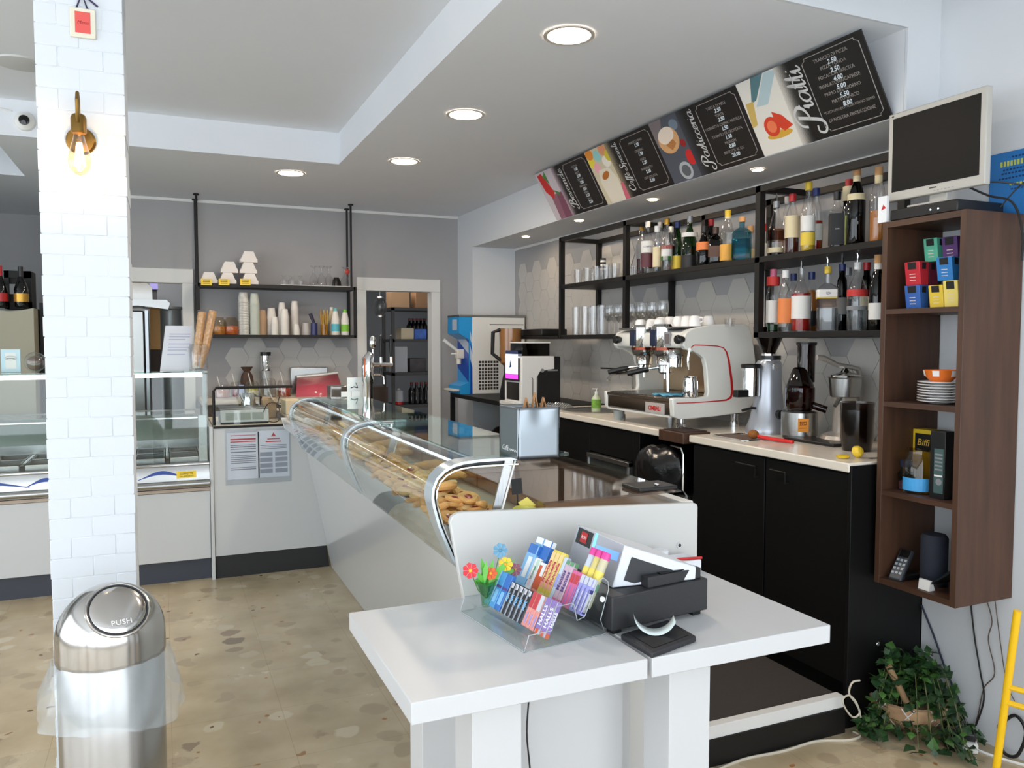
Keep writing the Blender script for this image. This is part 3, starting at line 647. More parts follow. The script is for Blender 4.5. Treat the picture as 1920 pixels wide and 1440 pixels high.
# cups on top
CUP = mat('white china', (236, 234, 232), .15, coat=.3)
t = thing('espresso_cup', 'white china cup upside down in the double row on the coffee machine', 'cup', (0, 0, 0), group='cups on the coffee machine')
MB().lathe([(.034, 0), (.033, .02), (.026, .05), (.018, .055), (.017, .052), (.0001, .052)], CUP, n=18).build('body', t)
MB().tube([(.033, 0, .02), (.05, 0, .024), (.048, 0, .042), (.028, 0, .044)], .004, CUP, 6).build('handle', t)
zc = zt - .010
spots = []
for i, u in enumerate((1240, 1256, 1272, 1288, 1303)): spots.append((2.50, Yu(u, 2.50, zc), 0)); spots.append((2.50, Yu(u + 4, 2.50, zc), .054 if i < 4 else 0))
for u in (1270, 1290, 1310, 1328, 1345): spots.append((2.60, Yu(u, 2.60, zc), 0))
seen = set(); sp2 = []
for x, y, dz in spots:
    if EY + .04 < y < EY2 - .04: sp2.append((x, y, dz))
first = True
for x, y, dz in sp2:
    z = zc + dz * 0 + 0
    if dz: continue
    if first: t.location = (x, y, zc); t.rotation_euler.z = 2; first = False
    else: dup(t, (x, y, zc), rz=random.uniform(0, 6))
for i, u in enumerate((1201, 1222, 1236)):
    c = dup(t, (2.43, Yu(u, 2.43, zh1 + .01), zh1 + .004), rz=1.2 * i, label='white china cup upside down at the front edge of the coffee machine', group='cups at the machine front')
t = thing('glass_dish', 'small clear glass on the right of the coffee machine top', 'glass', (0, 0, 0), group='glasses on the coffee machine')
MB().shell([(.022, 0), (.027, .03), (.03, .04), (.028, .04), (.024, .004)], GLASSW, n=18).build('bowl', t)
MB().lathe([(.022, 0), (.022, .003)], GLASSW, n=18).build('base', t)
t.location = (2.66, Yu(1368, 2.66, zc), zc)
for u, x in ((1358, 2.60), (1385, 2.70), (1375, 2.58), (1393, 2.64)):
    y = Yu(u, x, zc)
    if y > EY + .04: dup(t, (x, y, zc))

# ------------------------------------------------------------------ grinder, juicer, citrus press, pitcher, board
t = thing('coffee_grinder', 'silver grinder with a bean hopper right of the coffee machine', 'grinder', (2.73, 3.07, 1.0)); x, y = 2.73, Yu(1440, 2.73, 1.1)
t.location = (x, y, 1.0)
SIL = mat('silver lacquer', (172, 176, 184), .28, .55, coat=.3)
mb = MB(); mb.lathe([(.10, 0), (.10, .025), (.085, .06), (.068, .14), (.06, .24), (.058, .34), (.05, .355)], SIL, (x, y, 1.0), 28, M=None, sx=1.1); mb.build('body', t)
mb = MB(); mb.lathe([(.036, .0), (.036, .035)], CHROME, (x, y, 1.355), 20); mb.lathe([(.05, .0), (.05, .02)], BLACKP, (x + .01, y, 1.36), 20); mb.build('collar', t)
MB().lathe([(.03, 0), (.075, .10), (.078, .13), (.0001, .135)], glass('brown hopper', (110, 74, 54), 1.2), (x, y, 1.39), 24).build('hopper', t)
MB().lathe([(.001, 0), (.028, 0), (.066, .085), (.0001, .09)], mat('coffee beans', (48, 28, 18), .5, vary=.5, vscale=120), (x, y, 1.393), 20).build('beans', t)
mb = MB(); dx = -.10; mb.lathe([(.036, .18), (.042, .185), (.042, .32)], CHROME, (x + dx, y + .01, 1.0), 24); mb.lathe([(.048, .32), (.05, .335), (.045, .34)], BLACKP, (x + dx, y + .01, 1.0), 24); mb.build('doser', t)
mb = MB(); mb.box(x + dx - .10, y - .015, 1.18, x + dx - .03, y + .02, 1.215, BLACKP); mb.tube([(x - .04, y, 1.12), (x - .10, y, 1.125), (x - .16, y, 1.115)], .007, BLACKP); mb.build('lever', t, bevel=.002)
p = at(1446, 778, 'y', y - .08); mb = MB(); mb.cyl((x - .0, y - .095, p.z), (x - .0, y - .06, p.z), .022, BLACKP); mb.build('knob', t)
p = at(1441, 687, 'y', y - .06); mb = MB(); mb.cyl((x - .01, y - .066, p.z), (x - .01, y - .05, p.z), .015, CHROME); mb.build('button', t)

x, y = 2.72, Yu(1499, 2.72, 1.1)
t = thing('slow_juicer', 'steel juicer with a red bowl and tall feed tube', 'juicer', (x, y, 1.0))
def ph(px, y=y): return (px) / F * ((Vector((x, y, 1.1)) - CAM).dot(FW))
MB().lathe([(ph(30), 0), (ph(30), .015)], BLACKP, (x, y, 1.0), 24).lathe([(ph(33), .015), (ph(33), .12), (ph(28), .128)], STEEL, (x, y, 1.0), 28).build('motor_base', t)
DR = glass('dark red plastic', (110, 30, 24), 1.3)
MB().lathe([(ph(22), .13), (ph(27), .15), (ph(27), .235), (ph(24), .245)], DR, (x, y, 1.0), 24).lathe([(ph(18), .14), (ph(20), .19), (.001, .19)], mat('red pulp', (120, 36, 22), .5), (x, y, 1.0), 20).build('bowl', t)
MB().lathe([(ph(25), .245), (ph(14), .32), (ph(10), .33)], glass('smoky cover', (120, 100, 92), 1.3), (x, y, 1.0), 24).build('cover', t)
MB().shell([(ph(16), .26), (ph(16), .43), (ph(18), .43), (ph(18), .44), (ph(15), .44), (ph(14), .26)], glass('smoky tube', (150, 128, 118), 1.3), (x + .03, y - .005, 1.0), 24).lathe([(ph(18.5), .436), (ph(18.5), .446)], BLACKP, (x + .03, y - .005, 1.0), 24).build('feed_tube', t)
mb = MB(); mb.cyl((x + .03, y - .05, 1.155), (x + .075, y - .09, 1.135), .017, DR); mb.build('spout', t)
p = (x - .03, y - ph(33) - .001, 1.06); M = Matrix.Translation((x, y, 0)) @ Matrix.Rotation(-.55, 4, 'Z') @ Matrix.Translation((0, -ph(33.2), 1.035))
mb = MB(); mb.add([(-.024, 0, 0), (.024, 0, 0), (.024, 0, .062), (-.024, 0, .062)], [(0, 1, 2, 3)], mat('orange sticker', (236, 152, 50), .6), M)
mb.text('NO', .02, M @ Matrix.Translation((0, -.0006, .04)) @ Matrix.Rotation(pi / 2, 4, 'X'), INKD); mb.text('JUICE', .014, M @ Matrix.Translation((0, -.0006, .02)) @ Matrix.Rotation(pi / 2, 4, 'X'), INKD) if False else None
for k in range(3): mb.add([(-.016, -.0006, .016 + k * .014), (.016, -.0006, .018 + k * .014), (.016, -.0006, .021 + k * .014), (-.016, -.0006, .019 + k * .014)], [(0, 1, 2, 3)], mat('rust ink', (180, 84, 20), .7), M)
mb.build('sticker', t, smooth=False)

x, y = 2.80, Yu(1584, 2.80, 1.15)
t = thing('citrus_press', 'silver citrus press with a steel bowl and raised lever arm', 'juicer', (x, y, 1.0))
def ph(px, y=y): return (px) / F * ((Vector((x, y, 1.1)) - CAM).dot(FW))
SIL2 = mat('warm silver lacquer', (178, 172, 164), .3, .5)
MB().lathe([(ph(42), 0), (ph(44), .01), (ph(40), .03), (ph(22), .045), (ph(20), .17), (ph(24), .20)], SIL2, (x, y, 1.0), 28).build('stand', t)
MB().lathe([(ph(24), .20), (ph(27), .205), (ph(30), .285), (ph(32), .29), (ph(30), .291), (ph(10), .291)], STEEL, (x, y, 1.0), 28).build('bowl', t)
MB().lathe([(ph(26), .292), (ph(27), .30), (ph(10), .312), (ph(4), .33)], CHROME, (x, y, 1.0), 24).build('lid', t)
mb = MB(); mb.tube([(x + .085, y, 1.15), (x + .09, y, 1.28), (x + .075, y, 1.325), (x + .03, y, 1.335), (x - .04, y + .01, 1.345), (x - .11, y + .02, 1.375), (x - .14, y + .03, 1.378)], [.012, .012, .012, .011, .011, .013, .012], SIL2, 10); mb.build('lever', t)
mb = MB(); mb.tube([(x - .05, y - .02, 1.20), (x - .09, y - .03, 1.165)], [.012, .008], STEELD, 8); mb.build('spout', t)
x, y = 2.62, Yu(1607, 2.62, 1.08)
t = thing('pitcher', 'smoky clear plastic pitcher at the right end of the worktop', 'pitcher', (x, y, 1.0))
def ph(px, y=y): return (px) / F * ((Vector((x, y, 1.1)) - CAM).dot(FW))
PG = glass('cloudy plastic', (176, 164, 158), 1.3, .15)
MB().shell([(ph(26), .0), (ph(30), .07), (ph(31), .17), (ph(29), .17), (ph(27), .07), (ph(24), .004)], PG, (x, y, 1.0), 22).lathe([(ph(24), .0), (ph(24), .006)], PG, (x, y, 1.0), 22).build('jug', t)
MB().shell([(ph(24), .02), (ph(28), .12), (ph(31), .20), (ph(29), .2), (ph(26), .12)], PG, (x, y, 1.0), 22).build('inner_jug', t)
MB().tube([(x + .05, y + .02, 1.15), (x + .09, y + .04, 1.14), (x + .085, y + .04, 1.05), (x + .05, y + .02, 1.03)], .006, PG).build('handle', t)
lay('worktop_mat', 'black rubber mat lying in front of the citrus press', 'mat', 2.66, 2.70, .12, .30, .014, BLACKP)
t = thing('lemon', 'cut lemon lying on the worktop by its right end', 'lemon', (2.44, 2.29, 1.0))
LY = mat('lemon peel', (235, 196, 50), .4, bump=.2, bscale=300); LF = mat('lemon flesh', (240, 222, 120), .4)
mb = MB(); M = Matrix.Translation((2.455, 2.29, 1.022)) @ Matrix.Rotation(1.2, 4, 'X')
mb.lathe([(.024, 0), (.022, .012), (.014, .022), (.0001, .026)], LY, n=20, M=M); mb.build('peel', t)
mb = MB(); mb.lathe([(.0235, -.0006), (.0235, 0)], LF, n=20, M=M); mb.build('flesh', t)
mb = MB(); mb.lathe([(.001, 0), (.02, .002), (.024, .01), (.02, .012)], LY, (2.395, 2.30, 1.0), 18, sx=1.2); tag(mb.build('lemon_half'), 'flat piece of lemon peel beside the cut lemon', 'lemon')
t = thing('knife', 'steel knife lying behind the cut lemon', 'knife', (2.55, 2.26, 1.0))
MB().box(2.47, 2.235, 1.001, 2.60, 2.255, 1.003, STEEL).build('blade', t); MB().box(2.60, 2.23, 1.0, 2.68, 2.258, 1.014, BLACKP).build('handle', t, bevel=.003)
t = thing('worktop_cutout', 'steel rimmed hatch in the worktop before the grinder', 'hatch', (2.45, 3.0, 1.0))
mb = MB(); mb.tube([(2.40, 2.85, 1.003), (2.55, 2.85, 1.003), (2.57, 2.87, 1.003), (2.57, 3.07, 1.003), (2.55, 3.09, 1.003), (2.40, 3.09, 1.003), (2.38, 3.07, 1.003), (2.38, 2.87, 1.003)], .005, CHROME, 6, closed=True); mb.build('rim', t)
MB().box(2.385, 2.855, 1.0, 2.565, 3.085, 1.002, mat('brown inlay', (104, 76, 56), .4)).build('lid', t)
t = thing('pastry_brush', 'brush with brown bristles and a red handle on the worktop', 'brush', (2.47, 2.85, 1.0))
MB().ball((2.47, 2.90, 1.025), .026, mat('bristles', (150, 92, 40), .9, bump=.6, bscale=150), 14, .8).build('head', t)
MB().tube([(2.475, 2.875, 1.018), (2.50, 2.80, 1.012), (2.52, 2.70, 1.01)], [.008, .009, .008], mat('bright red plastic', (214, 40, 40), .35), 8).build('handle', t)

# ------------------------------------------------------------------ wall rack
SX = 2.60; Y0 = 2.24; YM = Yu(1419, SX, 1.8); YP = Yu(1170, SX, 1.8); YQ = 5.11; YR = Yu(1255, SX, 1.6)
YR = Yu(1170, SX, 1.6)
t = thing('wall_rack', 'long black steel rack on the tiled wall holding bottles and glasses', 'shelf', (2.75, 3.7, 1.467))
rb = .032
def post(x, y, z0, z1, nm='post'): MB().box(x, y - rb / 2, z0, x + rb, y + rb / 2, z1, BLACKM).build(nm, t)
BX = XW - .04
post(SX, YQ, 1.467, 2.185); post(SX, YP, 1.467, 2.185); post(SX, YM, 1.467, 2.185); post(SX, Y0, 1.467, 2.185)
post(BX, YQ, 1.467, 2.185); post(BX, Yu(1255, BX, 1.6), 1.467, 2.185); post(BX, Yu(1440, BX, 2.0), 1.467, 2.185); post(BX, Y0, 1.467, 2.185); post(BX, Yu(1318, BX, 2.0), 1.85, 2.185)
for z0, z1, nm in ((2.155, 2.185, 'top_rail'),):
    for x in (SX, BX): MB().box(x, Y0, z0, x + rb, YQ, z1, BLACKM).build(nm, t)
for y in (YQ, YP, YM, Y0): MB().box(SX + rb, y - rb / 2, 2.155, BX, y + rb / 2, 2.185, BLACKM).build('cross_rail', t)
MB().box(SX, Y0, 1.822, XW - .007, YQ, 1.85, BLACKM).build('shelf_board', t, bevel=.002)
YG = Yu(1262, BX, 1.6)
MB().box(SX, Y0, 1.467, XW - .007, YM + .016, 1.495, BLACKM).build('shelf_board', t, bevel=.002)
MB().box(SX, YG, 1.467, XW - .007, YQ, 1.495, BLACKM).build('shelf_board', t, bevel=.002)

# ================================================================== bottles
def dep(x, y, z): return (Vector((x, y, z)) - CAM).dot(FW)
def zof(v, x, y):
    "height of the point above (x,y) seen in row v"
    k = (720 - v) / F; a = UP - FW * k
    d = Vector((x, y, 0)) - CAM
    return -(a.dot(d)) / a.z
def bottle(u, vt, w, x, z0, glassm, liq, fill, cap, labels, label, kind='round', caph=.035, neck=.36, group=None, pour=False, cat='bottle'):
    y = Yu(u, x, z0 + .1); d = dep(x, y, z0); r = max(.024, min(w / 2 / F * d, .05)); zt = zof(vt, x, y); H = max(.2, min(zt - z0, .325))
    if pour: H = min(H, .30)
    t = thing('bottle', label, cat, (x, y, z0), group=group)
    rn = .0135
    sh = H * (1 - neck)
    if kind == 'round': prof = [(r * .92, 0), (r, .006), (r, sh * .88), (r * .85, sh), (rn * 1.5, sh + H * neck * .35), (rn, sh + H * neck * .5), (rn, H - .004)]
    elif kind == 'slope': prof = [(r * .92, 0), (r, .006), (r, sh * .62), (r * .8, sh * .85), (rn * 1.6, sh * 1.08), (rn, sh * 1.25), (rn, H - .004)]
    else: prof = [(r * .95, 0), (r, .004), (r, sh), (r * .8, sh + .012), (rn, sh + .03), (rn, H - .004)]
    M = Matrix.Translation((x, y, z0)) @ Matrix.Rotation(-.7, 4, 'Z')
    n = 20 if kind != 'square' else 20
    def ring(b, pr, m, cap=False):
        (b.lathe if cap else b.shell)(pr, m, (0, 0, 0), n, M)
        if kind == 'square':
            k = b.v[-len(pr) * n:]
            for i in range(len(pr)):
                rr = pr[i][0]
                if rr > rn * 1.7:
                    for j in range(n):
                        a = 2 * pi * j / n; c, s_ = cos(a), sin(a); q = rr * .98 / max(abs(c), abs(s_)) ; q = min(q, rr * 1.28)
                        b.v[len(b.v) - len(pr) * n + i * n + j] = M @ Vector((q * c, q * s_, pr[i][1]))
    b = MB(); ring(b, prof, glassm); b.lathe([(r * .9, 0), (r * .9, .004)], glassm, n=n, M=M) if kind != 'square' else None; b.build('glass', t, angle=50)
    if liq:
        zf = fill * H; pr = []
        for (ra, za) in prof:
            if za < zf: pr.append((max(ra - .0022, .004), max(za, .004)))
        pr.append((pr[-1][0] if zf < sh else rn, zf)); b = MB(); ring(b, pr, liq, True); b.build('liquid', t, angle=50)
    if cap:
        b = MB()
        if pour: b.shell([(rn + .001, H - .03), (rn + .002, H)], cap, n=14, M=M); b.tube([M @ Vector((0, 0, H)), M @ Vector((0, 0, H + .03)), M @ Vector((-.006, 0, H + .05))], [.006, .004, .003], CHROME, 6)
        else: b.lathe([(rn + .002, H - caph), (rn + .0025, H)], cap, n=14, M=M)
        b.build('cap', t)
    for (a, c, m, *rest) in labels:
        b = MB(); ra = rn + .0015 if a > .75 else r + .0009
        if kind == 'square' and a < .7:
            q = r * 1.0 + .0008; P5 = [(-q, q * .8), (-q, -q * .8), (-q * .8, -q), (q * .8, -q)]; b.add([M @ Vector((p[0], p[1], z_)) for z_ in (a * H, c * H) for p in P5], [(0, 1, 5, 4), (1, 2, 6, 5), (2, 3, 7, 6)], m)
        else:
            if a < .75 and sh / H < c: ra = r * .97
            b.shell([(ra, a * H), (ra, c * H)], m, n=n, M=M)
        if rest:
            s_, sz, mm = rest[0]
            # lettering wrapped on the side facing the camera
            ang = atan2(0 - y, 0 - x)
            for k, ch in enumerate(s_):
                aa = ang + (k - (len(s_) - 1) / 2) * sz * .66 / ra
                TM = Matrix.Translation((x, y, z0 + (a + c) / 2 * H)) @ Matrix.Rotation(aa + pi / 2, 4, 'Z') @ Matrix.Translation((0, -ra - .0006, 0)) @ Matrix.Rotation(pi / 2, 4, 'X')
                if ch != ' ': b.text(ch, sz, TM, mm, ext=.0002)
        b.build('label', t, smooth=True)
    return t
GC = GLASSW; GGR = glass('green glass', (70, 130, 60), 1.3); GDG = glass('dark green glass', (30, 52, 32), 1.3); GBR = glass('brown glass', (60, 32, 20), 1.3)
GBL = glass('blue tinted glass', (150, 205, 220), 1.3)
LA = mat('amber spirit', (176, 110, 40), .08); LR = mat('red bitter', (150, 22, 12), .08); LD = mat('dark red liqueur', (60, 16, 12), .08)
LC = glass('clear spirit', (222, 226, 228), 1.0); LDK = mat('dark wine', (16, 10, 12), .08); LG = mat('green wine', (34, 92, 26), .08); LY_ = mat('yellow liqueur', (212, 180, 60), .1)
CW = mat('white cap', (225, 225, 225), .4); CG = mat('gold cap', (196, 150, 60), .3, .6); CR = mat('red cap', (176, 24, 30), .35); CB = mat('blue cap', (34, 50, 110), .35); CK = mat('cork', (196, 148, 100), .8); CGY = mat('grey cap', (150, 152, 156), .35, .5); CY = mat('yellow cap', (220, 186, 50), .4); CPK = mat('pink cap', (220, 110, 140), .4)
LW = mat('white label', (226, 224, 220), .6); LCR = mat('cream label', (222, 206, 168), .6); LOR = mat('orange label', (226, 130, 70), .6); LBK = mat('black label', (24, 24, 26), .5); LYE = mat('yellow label', (226, 196, 70), .6); LRD = mat('red label', (196, 50, 46), .6); LGN = mat('green label', (60, 140, 60), .6); LCY = mat('cyan print', (70, 190, 205), .5); LGR = mat('grey label', (130, 132, 136), .6); LBR = mat('brown label', (90, 62, 50), .6)
ZM = 1.8505; ZL = 1.4955
TOPG = 'bottles on the middle rack board'; LOWG = 'bottles on the lower rack board'
bottle(1203, 417, 20, 2.76, ZM, GC, LD, .5, CG, [(.35, .62, LGR)], 'gold-capped bottle with grey label, leftmost on the rack', group=TOPG)
bottle(1214, 415, 24, 2.66, ZM, GC, LC, .35, CW, [(.40, .62, LW, ('ILNARI', .016, CB)), (.12, .38, mat('dark crimson label', (90, 40, 50), .5))], 'clear bottle with white band over a dark crimson label', group=TOPG)
bottle(1232, 424, 16, 2.66, ZM, GC, LC, .3, CW, [(.12, .55, LCR)], 'thin clear bottle with white cap and long cream label', group=TOPG)
bottle(1237, 409, 20, 2.80, ZM, GC, LC, .6, CGY, [(.2, .5, LGR)], 'grey-capped clear bottle behind the thin cream-labelled one', group=TOPG)
bottle(1250, 410, 20, 2.68, ZM, GC, LC, .3, CG, [(.22, .5, LW), (.22, .29, LGN), (.42, .5, LRD)], 'clear bottle with white, red and green label and gold cap', group=TOPG)
bottle(1258, 425, 18, 2.80, ZM, GC, LA, .3, CW, [(.2, .4, LGR)], 'small white-capped bottle half hidden behind the green-labelled one', group=TOPG)
bottle(1270, 416, 18, 2.74, ZM, GGR, LG, .4, CB, [(.05, .32, LYE)], 'slim green bottle with blue cap and yellow base label', group=TOPG)
bottle(1293, 405, 31, 2.70, ZM, GGR, LG, .42, CGY, [(.60, .68, LW), (.02, .26, LBK)], 'wide green bottle with white cap and black bottom', kind='slope', group=TOPG)
bottle(1320, 424, 28, 2.68, ZM, GBR, LDK, .7, BLACKP, [(.40, .60, LOR)], 'black bottle with an orange oval label', kind='slope', group=TOPG)
bottle(1333, 412, 18, 2.84, ZM, GBR, LD, .4, CR, [(.2, .4, LCR)], 'red-capped bottle behind the two dark bottles', group=TOPG)
bottle(1342, 426, 26, 2.70, ZM, GBR, LD, .7, mat('brown cap', (70, 46, 36), .4), [(.22, .5, LBR)], 'short square dark brown liqueur bottle', kind='square', group=TOPG)
bottle(1364, 394, 27, 2.70, ZM, GC, LC, .3, CY, [(.06, .36, mat('apricot label', (226, 166, 70), .6)), (.84, .98, LCR)], 'tall clear bottle with apricot label and cream neck', group=TOPG)
bottle(1391, 407, 36, 2.70, ZM, GBL, LC, .5, CK, [(.08, .5, glass('cyan swirl', (90, 200, 215), .6))], 'wide clear bottle with cyan print and cork stopper', kind='square', group=TOPG, caph=.025)
bottle(1407, 425, 15, 2.82, ZM, GC, LA, .4, CK, [(.15, .4, LCR)], 'narrow corked bottle beside the rack post, behind the cyan one', group=TOPG)
bottle(1431, 425, 12, 2.84, ZM, GC, LC, .3, CR, [(.1, .5, LW)], 'small red-capped bottle right of the rack post', group=TOPG)
bottle(1455, 378, 30, 2.70, ZM, GC, LDK, .10, CGY, [(.08, .17, LCR), (.30, .5, glass('faint brown film', (170, 130, 110), .3))], 'clear tapering bottle with pourer and low cream band', kind='slope', group=TOPG, pour=True)
bottle(1476, 369, 18, 2.82, ZM, GC, LA, .3, CGY, [(.3, .5, LGR)], 'grey-capped clear bottle behind the cream-labelled red one', group=TOPG)
bottle(1485, 364, 26, 2.70, ZM, GC, LD, .55, CR, [(.28, .64, LCR)], 'dark red liqueur bottle with red cap and tall cream label', group=TOPG)
bottle(1515, 342, 25, 2.68, ZM, GC, LY_, .25, CY, [(.30, .52, LW), (.10, .28, LYE)], 'clear bottle with yellow neck foil and white label', group=TOPG)
bottle(1529, 353, 26, 2.76, ZM, GC, LR, .5, CB, [(.2, .45, LW)], 'bright red liqueur bottle with dark blue cap', group=TOPG)
bottle(1569, 360, 27, 2.72, ZM, GC, LDK, .6, BLACKP, [(.08, .62, LBK, ('JACK DANIELS', .008, LW))], 'square whiskey bottle with black label and white lettering', kind='square', group=TOPG)
bottle(1590, 331, 22, 2.84, ZM, GDG, None, 0, CR, [(.05, .5, mat('lime label', (176, 190, 80), .6)), (.7, .9, LCR)], 'red-capped bottle with lime label behind the wine bottle', group=TOPG)
bottle(1605, 313, 33, 2.68, ZM, GBR, LDK, .75, CK, [(.42, .66, LCR), (.82, .96, LCR)], 'big black wine bottle with broad cream label', group=TOPG)
bottle(1646, 313, 30, 2.68, ZM, GC, LA, .42, CK, [(.78, .93, LCR)], 'clear bottle part filled with amber spirit, cream neck and cork', group=TOPG)
bottle(1449, 505, 24, 2.70, ZL, GC, mat('green syrup', (20, 60, 30), .1), .12, CPK, [(.15, .5, LW), (.74, .88, LRD)], 'syrup bottle with pink cap, red neck and white label', group=LOWG)
bottle(1472, 507, 26, 2.68, ZL, GC, LC, .4, CW, [(.14, .54, LOR)], 'clear bottle with white cap and orange label', group=LOWG)
bottle(1487, 513, 18, 2.84, ZL, GC, LC, .4, CB, [(.2, .5, LW)], 'blue-capped clear bottle behind the orange-labelled one', group=LOWG)
bottle(1502, 503, 35, 2.72, ZL, GC, LR, .60, GLASSW, [(.2, .56, LW)], 'red bitter bottle with a pourer and white label', group=LOWG, pour=True)
bottle(1521, 510, 22, 2.84, ZL, GC, LA, .7, CB, [(.1, .35, LBK)], 'amber bottle with blue cap behind the red bitter', group=LOWG)
bottle(1551, 500, 38, 2.70, ZL, GC, LC, .35, CY, [(.52, .64, LW, ('GORDON', .016, CB)), (.50, .525, CY), (.36, .5, glass('warm label back', (200, 170, 150), .3))], 'wide clear gin bottle with white arched label and pourer', kind='square', group=LOWG, pour=True)
bottle(1578, 492, 22, 2.80, ZL, GDG, LDK, .5, CB, [(.25, .5, LGR)], 'dark green bottle with blue pourer right of the gin bottle', group=LOWG, pour=True)
bottle(1589, 502, 20, 2.86, ZL, GC, LC, .4, CGY, [(.3, .5, LBK)], 'grey-capped bottle behind the dark green one', group=LOWG)
bottle(1607, 492, 36, 2.70, ZL, GC, LC, .5, CW, [(.50, .60, LRD), (.3, .36, LGR)], 'tall clear vodka bottle with red lettering band and pourer', group=LOWG, pour=True)
bottle(1624, 492, 22, 2.84, ZL, GDG, None, 0, CR, [(.3, .5, LCR)], 'dark bottle with red cap behind the vodka bottle', group=LOWG)
bottle(1645, 478, 30, 2.68, ZL, GBR, LDK, .7, CK, [(.14, .36, LW), (.78, .96, LW)], 'black wine bottle with white label beside the wooden wall shelf', group=LOWG)

# ------------------------------------------------------------------ glasses on the rack
def glassware(name, label, group, prof, spots, cat='glass', base=None, inv=False):
    t = thing(name, label, cat, (0, 0, 0), group=group)
    MB().shell(prof, GLASSW, n=18).build('bowl', t)
    MB().lathe(base or [(prof[0][0], 0), (prof[0][0], .006)], GLASSW, n=18).build('foot', t); t.location = spots[0]
    for p in spots[1:]: dup(t, p, rz=random.random() * 6)
    return t
def row(us, x, z): return [(x, Yu(u, x, z + .03), z) for u in us if Yu(u, x, z + .03) < 5.05]
glassware('tumbler', 'clear tumbler in the crowd at the left end of the middle rack board', 'tumblers at the left of the rack', [(.026, 0), (.031, .05), (.033, .10), (.031, .10), (.029, .05), (.024, .006)],
          row((1066, 1084, 1102, 1120, 1138, 1154), 2.68, ZM) + row((1078, 1096, 1113, 1130, 1146), 2.78, ZM) + row((1094, 1110, 1125, 1140, 1153), 2.87, ZM))
glassware('small_tumbler', 'short clear glass just right of the second rack post', 'glasses by the second post', [(.024, 0), (.03, .07), (.028, .07), (.022, .006)], row((1181, 1190), 2.74, ZM) + row((1187,), 2.86, ZM))
glassware('tall_glass', 'tall clear highball glass in the left half of the lower rack', 'highball glasses in the lower rack', [(.024, 0), (.028, .08), (.03, .195), (.028, .195), (.026, .08), (.022, .008)],
          row((1080, 1097, 1113, 1129), 2.68, ZL) + row((1092, 1108, 1124), 2.80, ZL), base=[(.024, 0), (.024, .012)])
glassware('stem_glass', 'wine glass with a stem in the right half of the lower left rack', 'stem glasses in the lower rack', [(.005, .0), (.004, .075), (.012, .085), (.034, .115), (.038, .15), (.033, .19), (.0315, .19), (.036, .15), (.032, .117), (.01, .088)],
          row((1142, 1160, 1182, 1202, 1222, 1242), 2.68, ZL) + row((1152, 1172, 1192, 1212, 1232), 2.77, ZL) + row((1162, 1182, 1202, 1222, 1240), 2.86, ZL), base=[(.033, 0), (.032, .003), (.006, .006)])
t = thing('straw_cup', 'small cup with black and white stripes behind the tumblers', 'cup', (2.86, Yu(1131, 2.86, 2.0), ZM)); x, y, z = t.location
mb = MB()
for k in range(6): mb.shell([(.020, .10 + k * .014), (.020, .114 + k * .014)], BLACKP if k % 2 else LW, (x, y, z), 14)
mb.lathe([(.02, 0), (.02, .10)], BLACKP, (x, y, z), 14); mb.build('body', t)

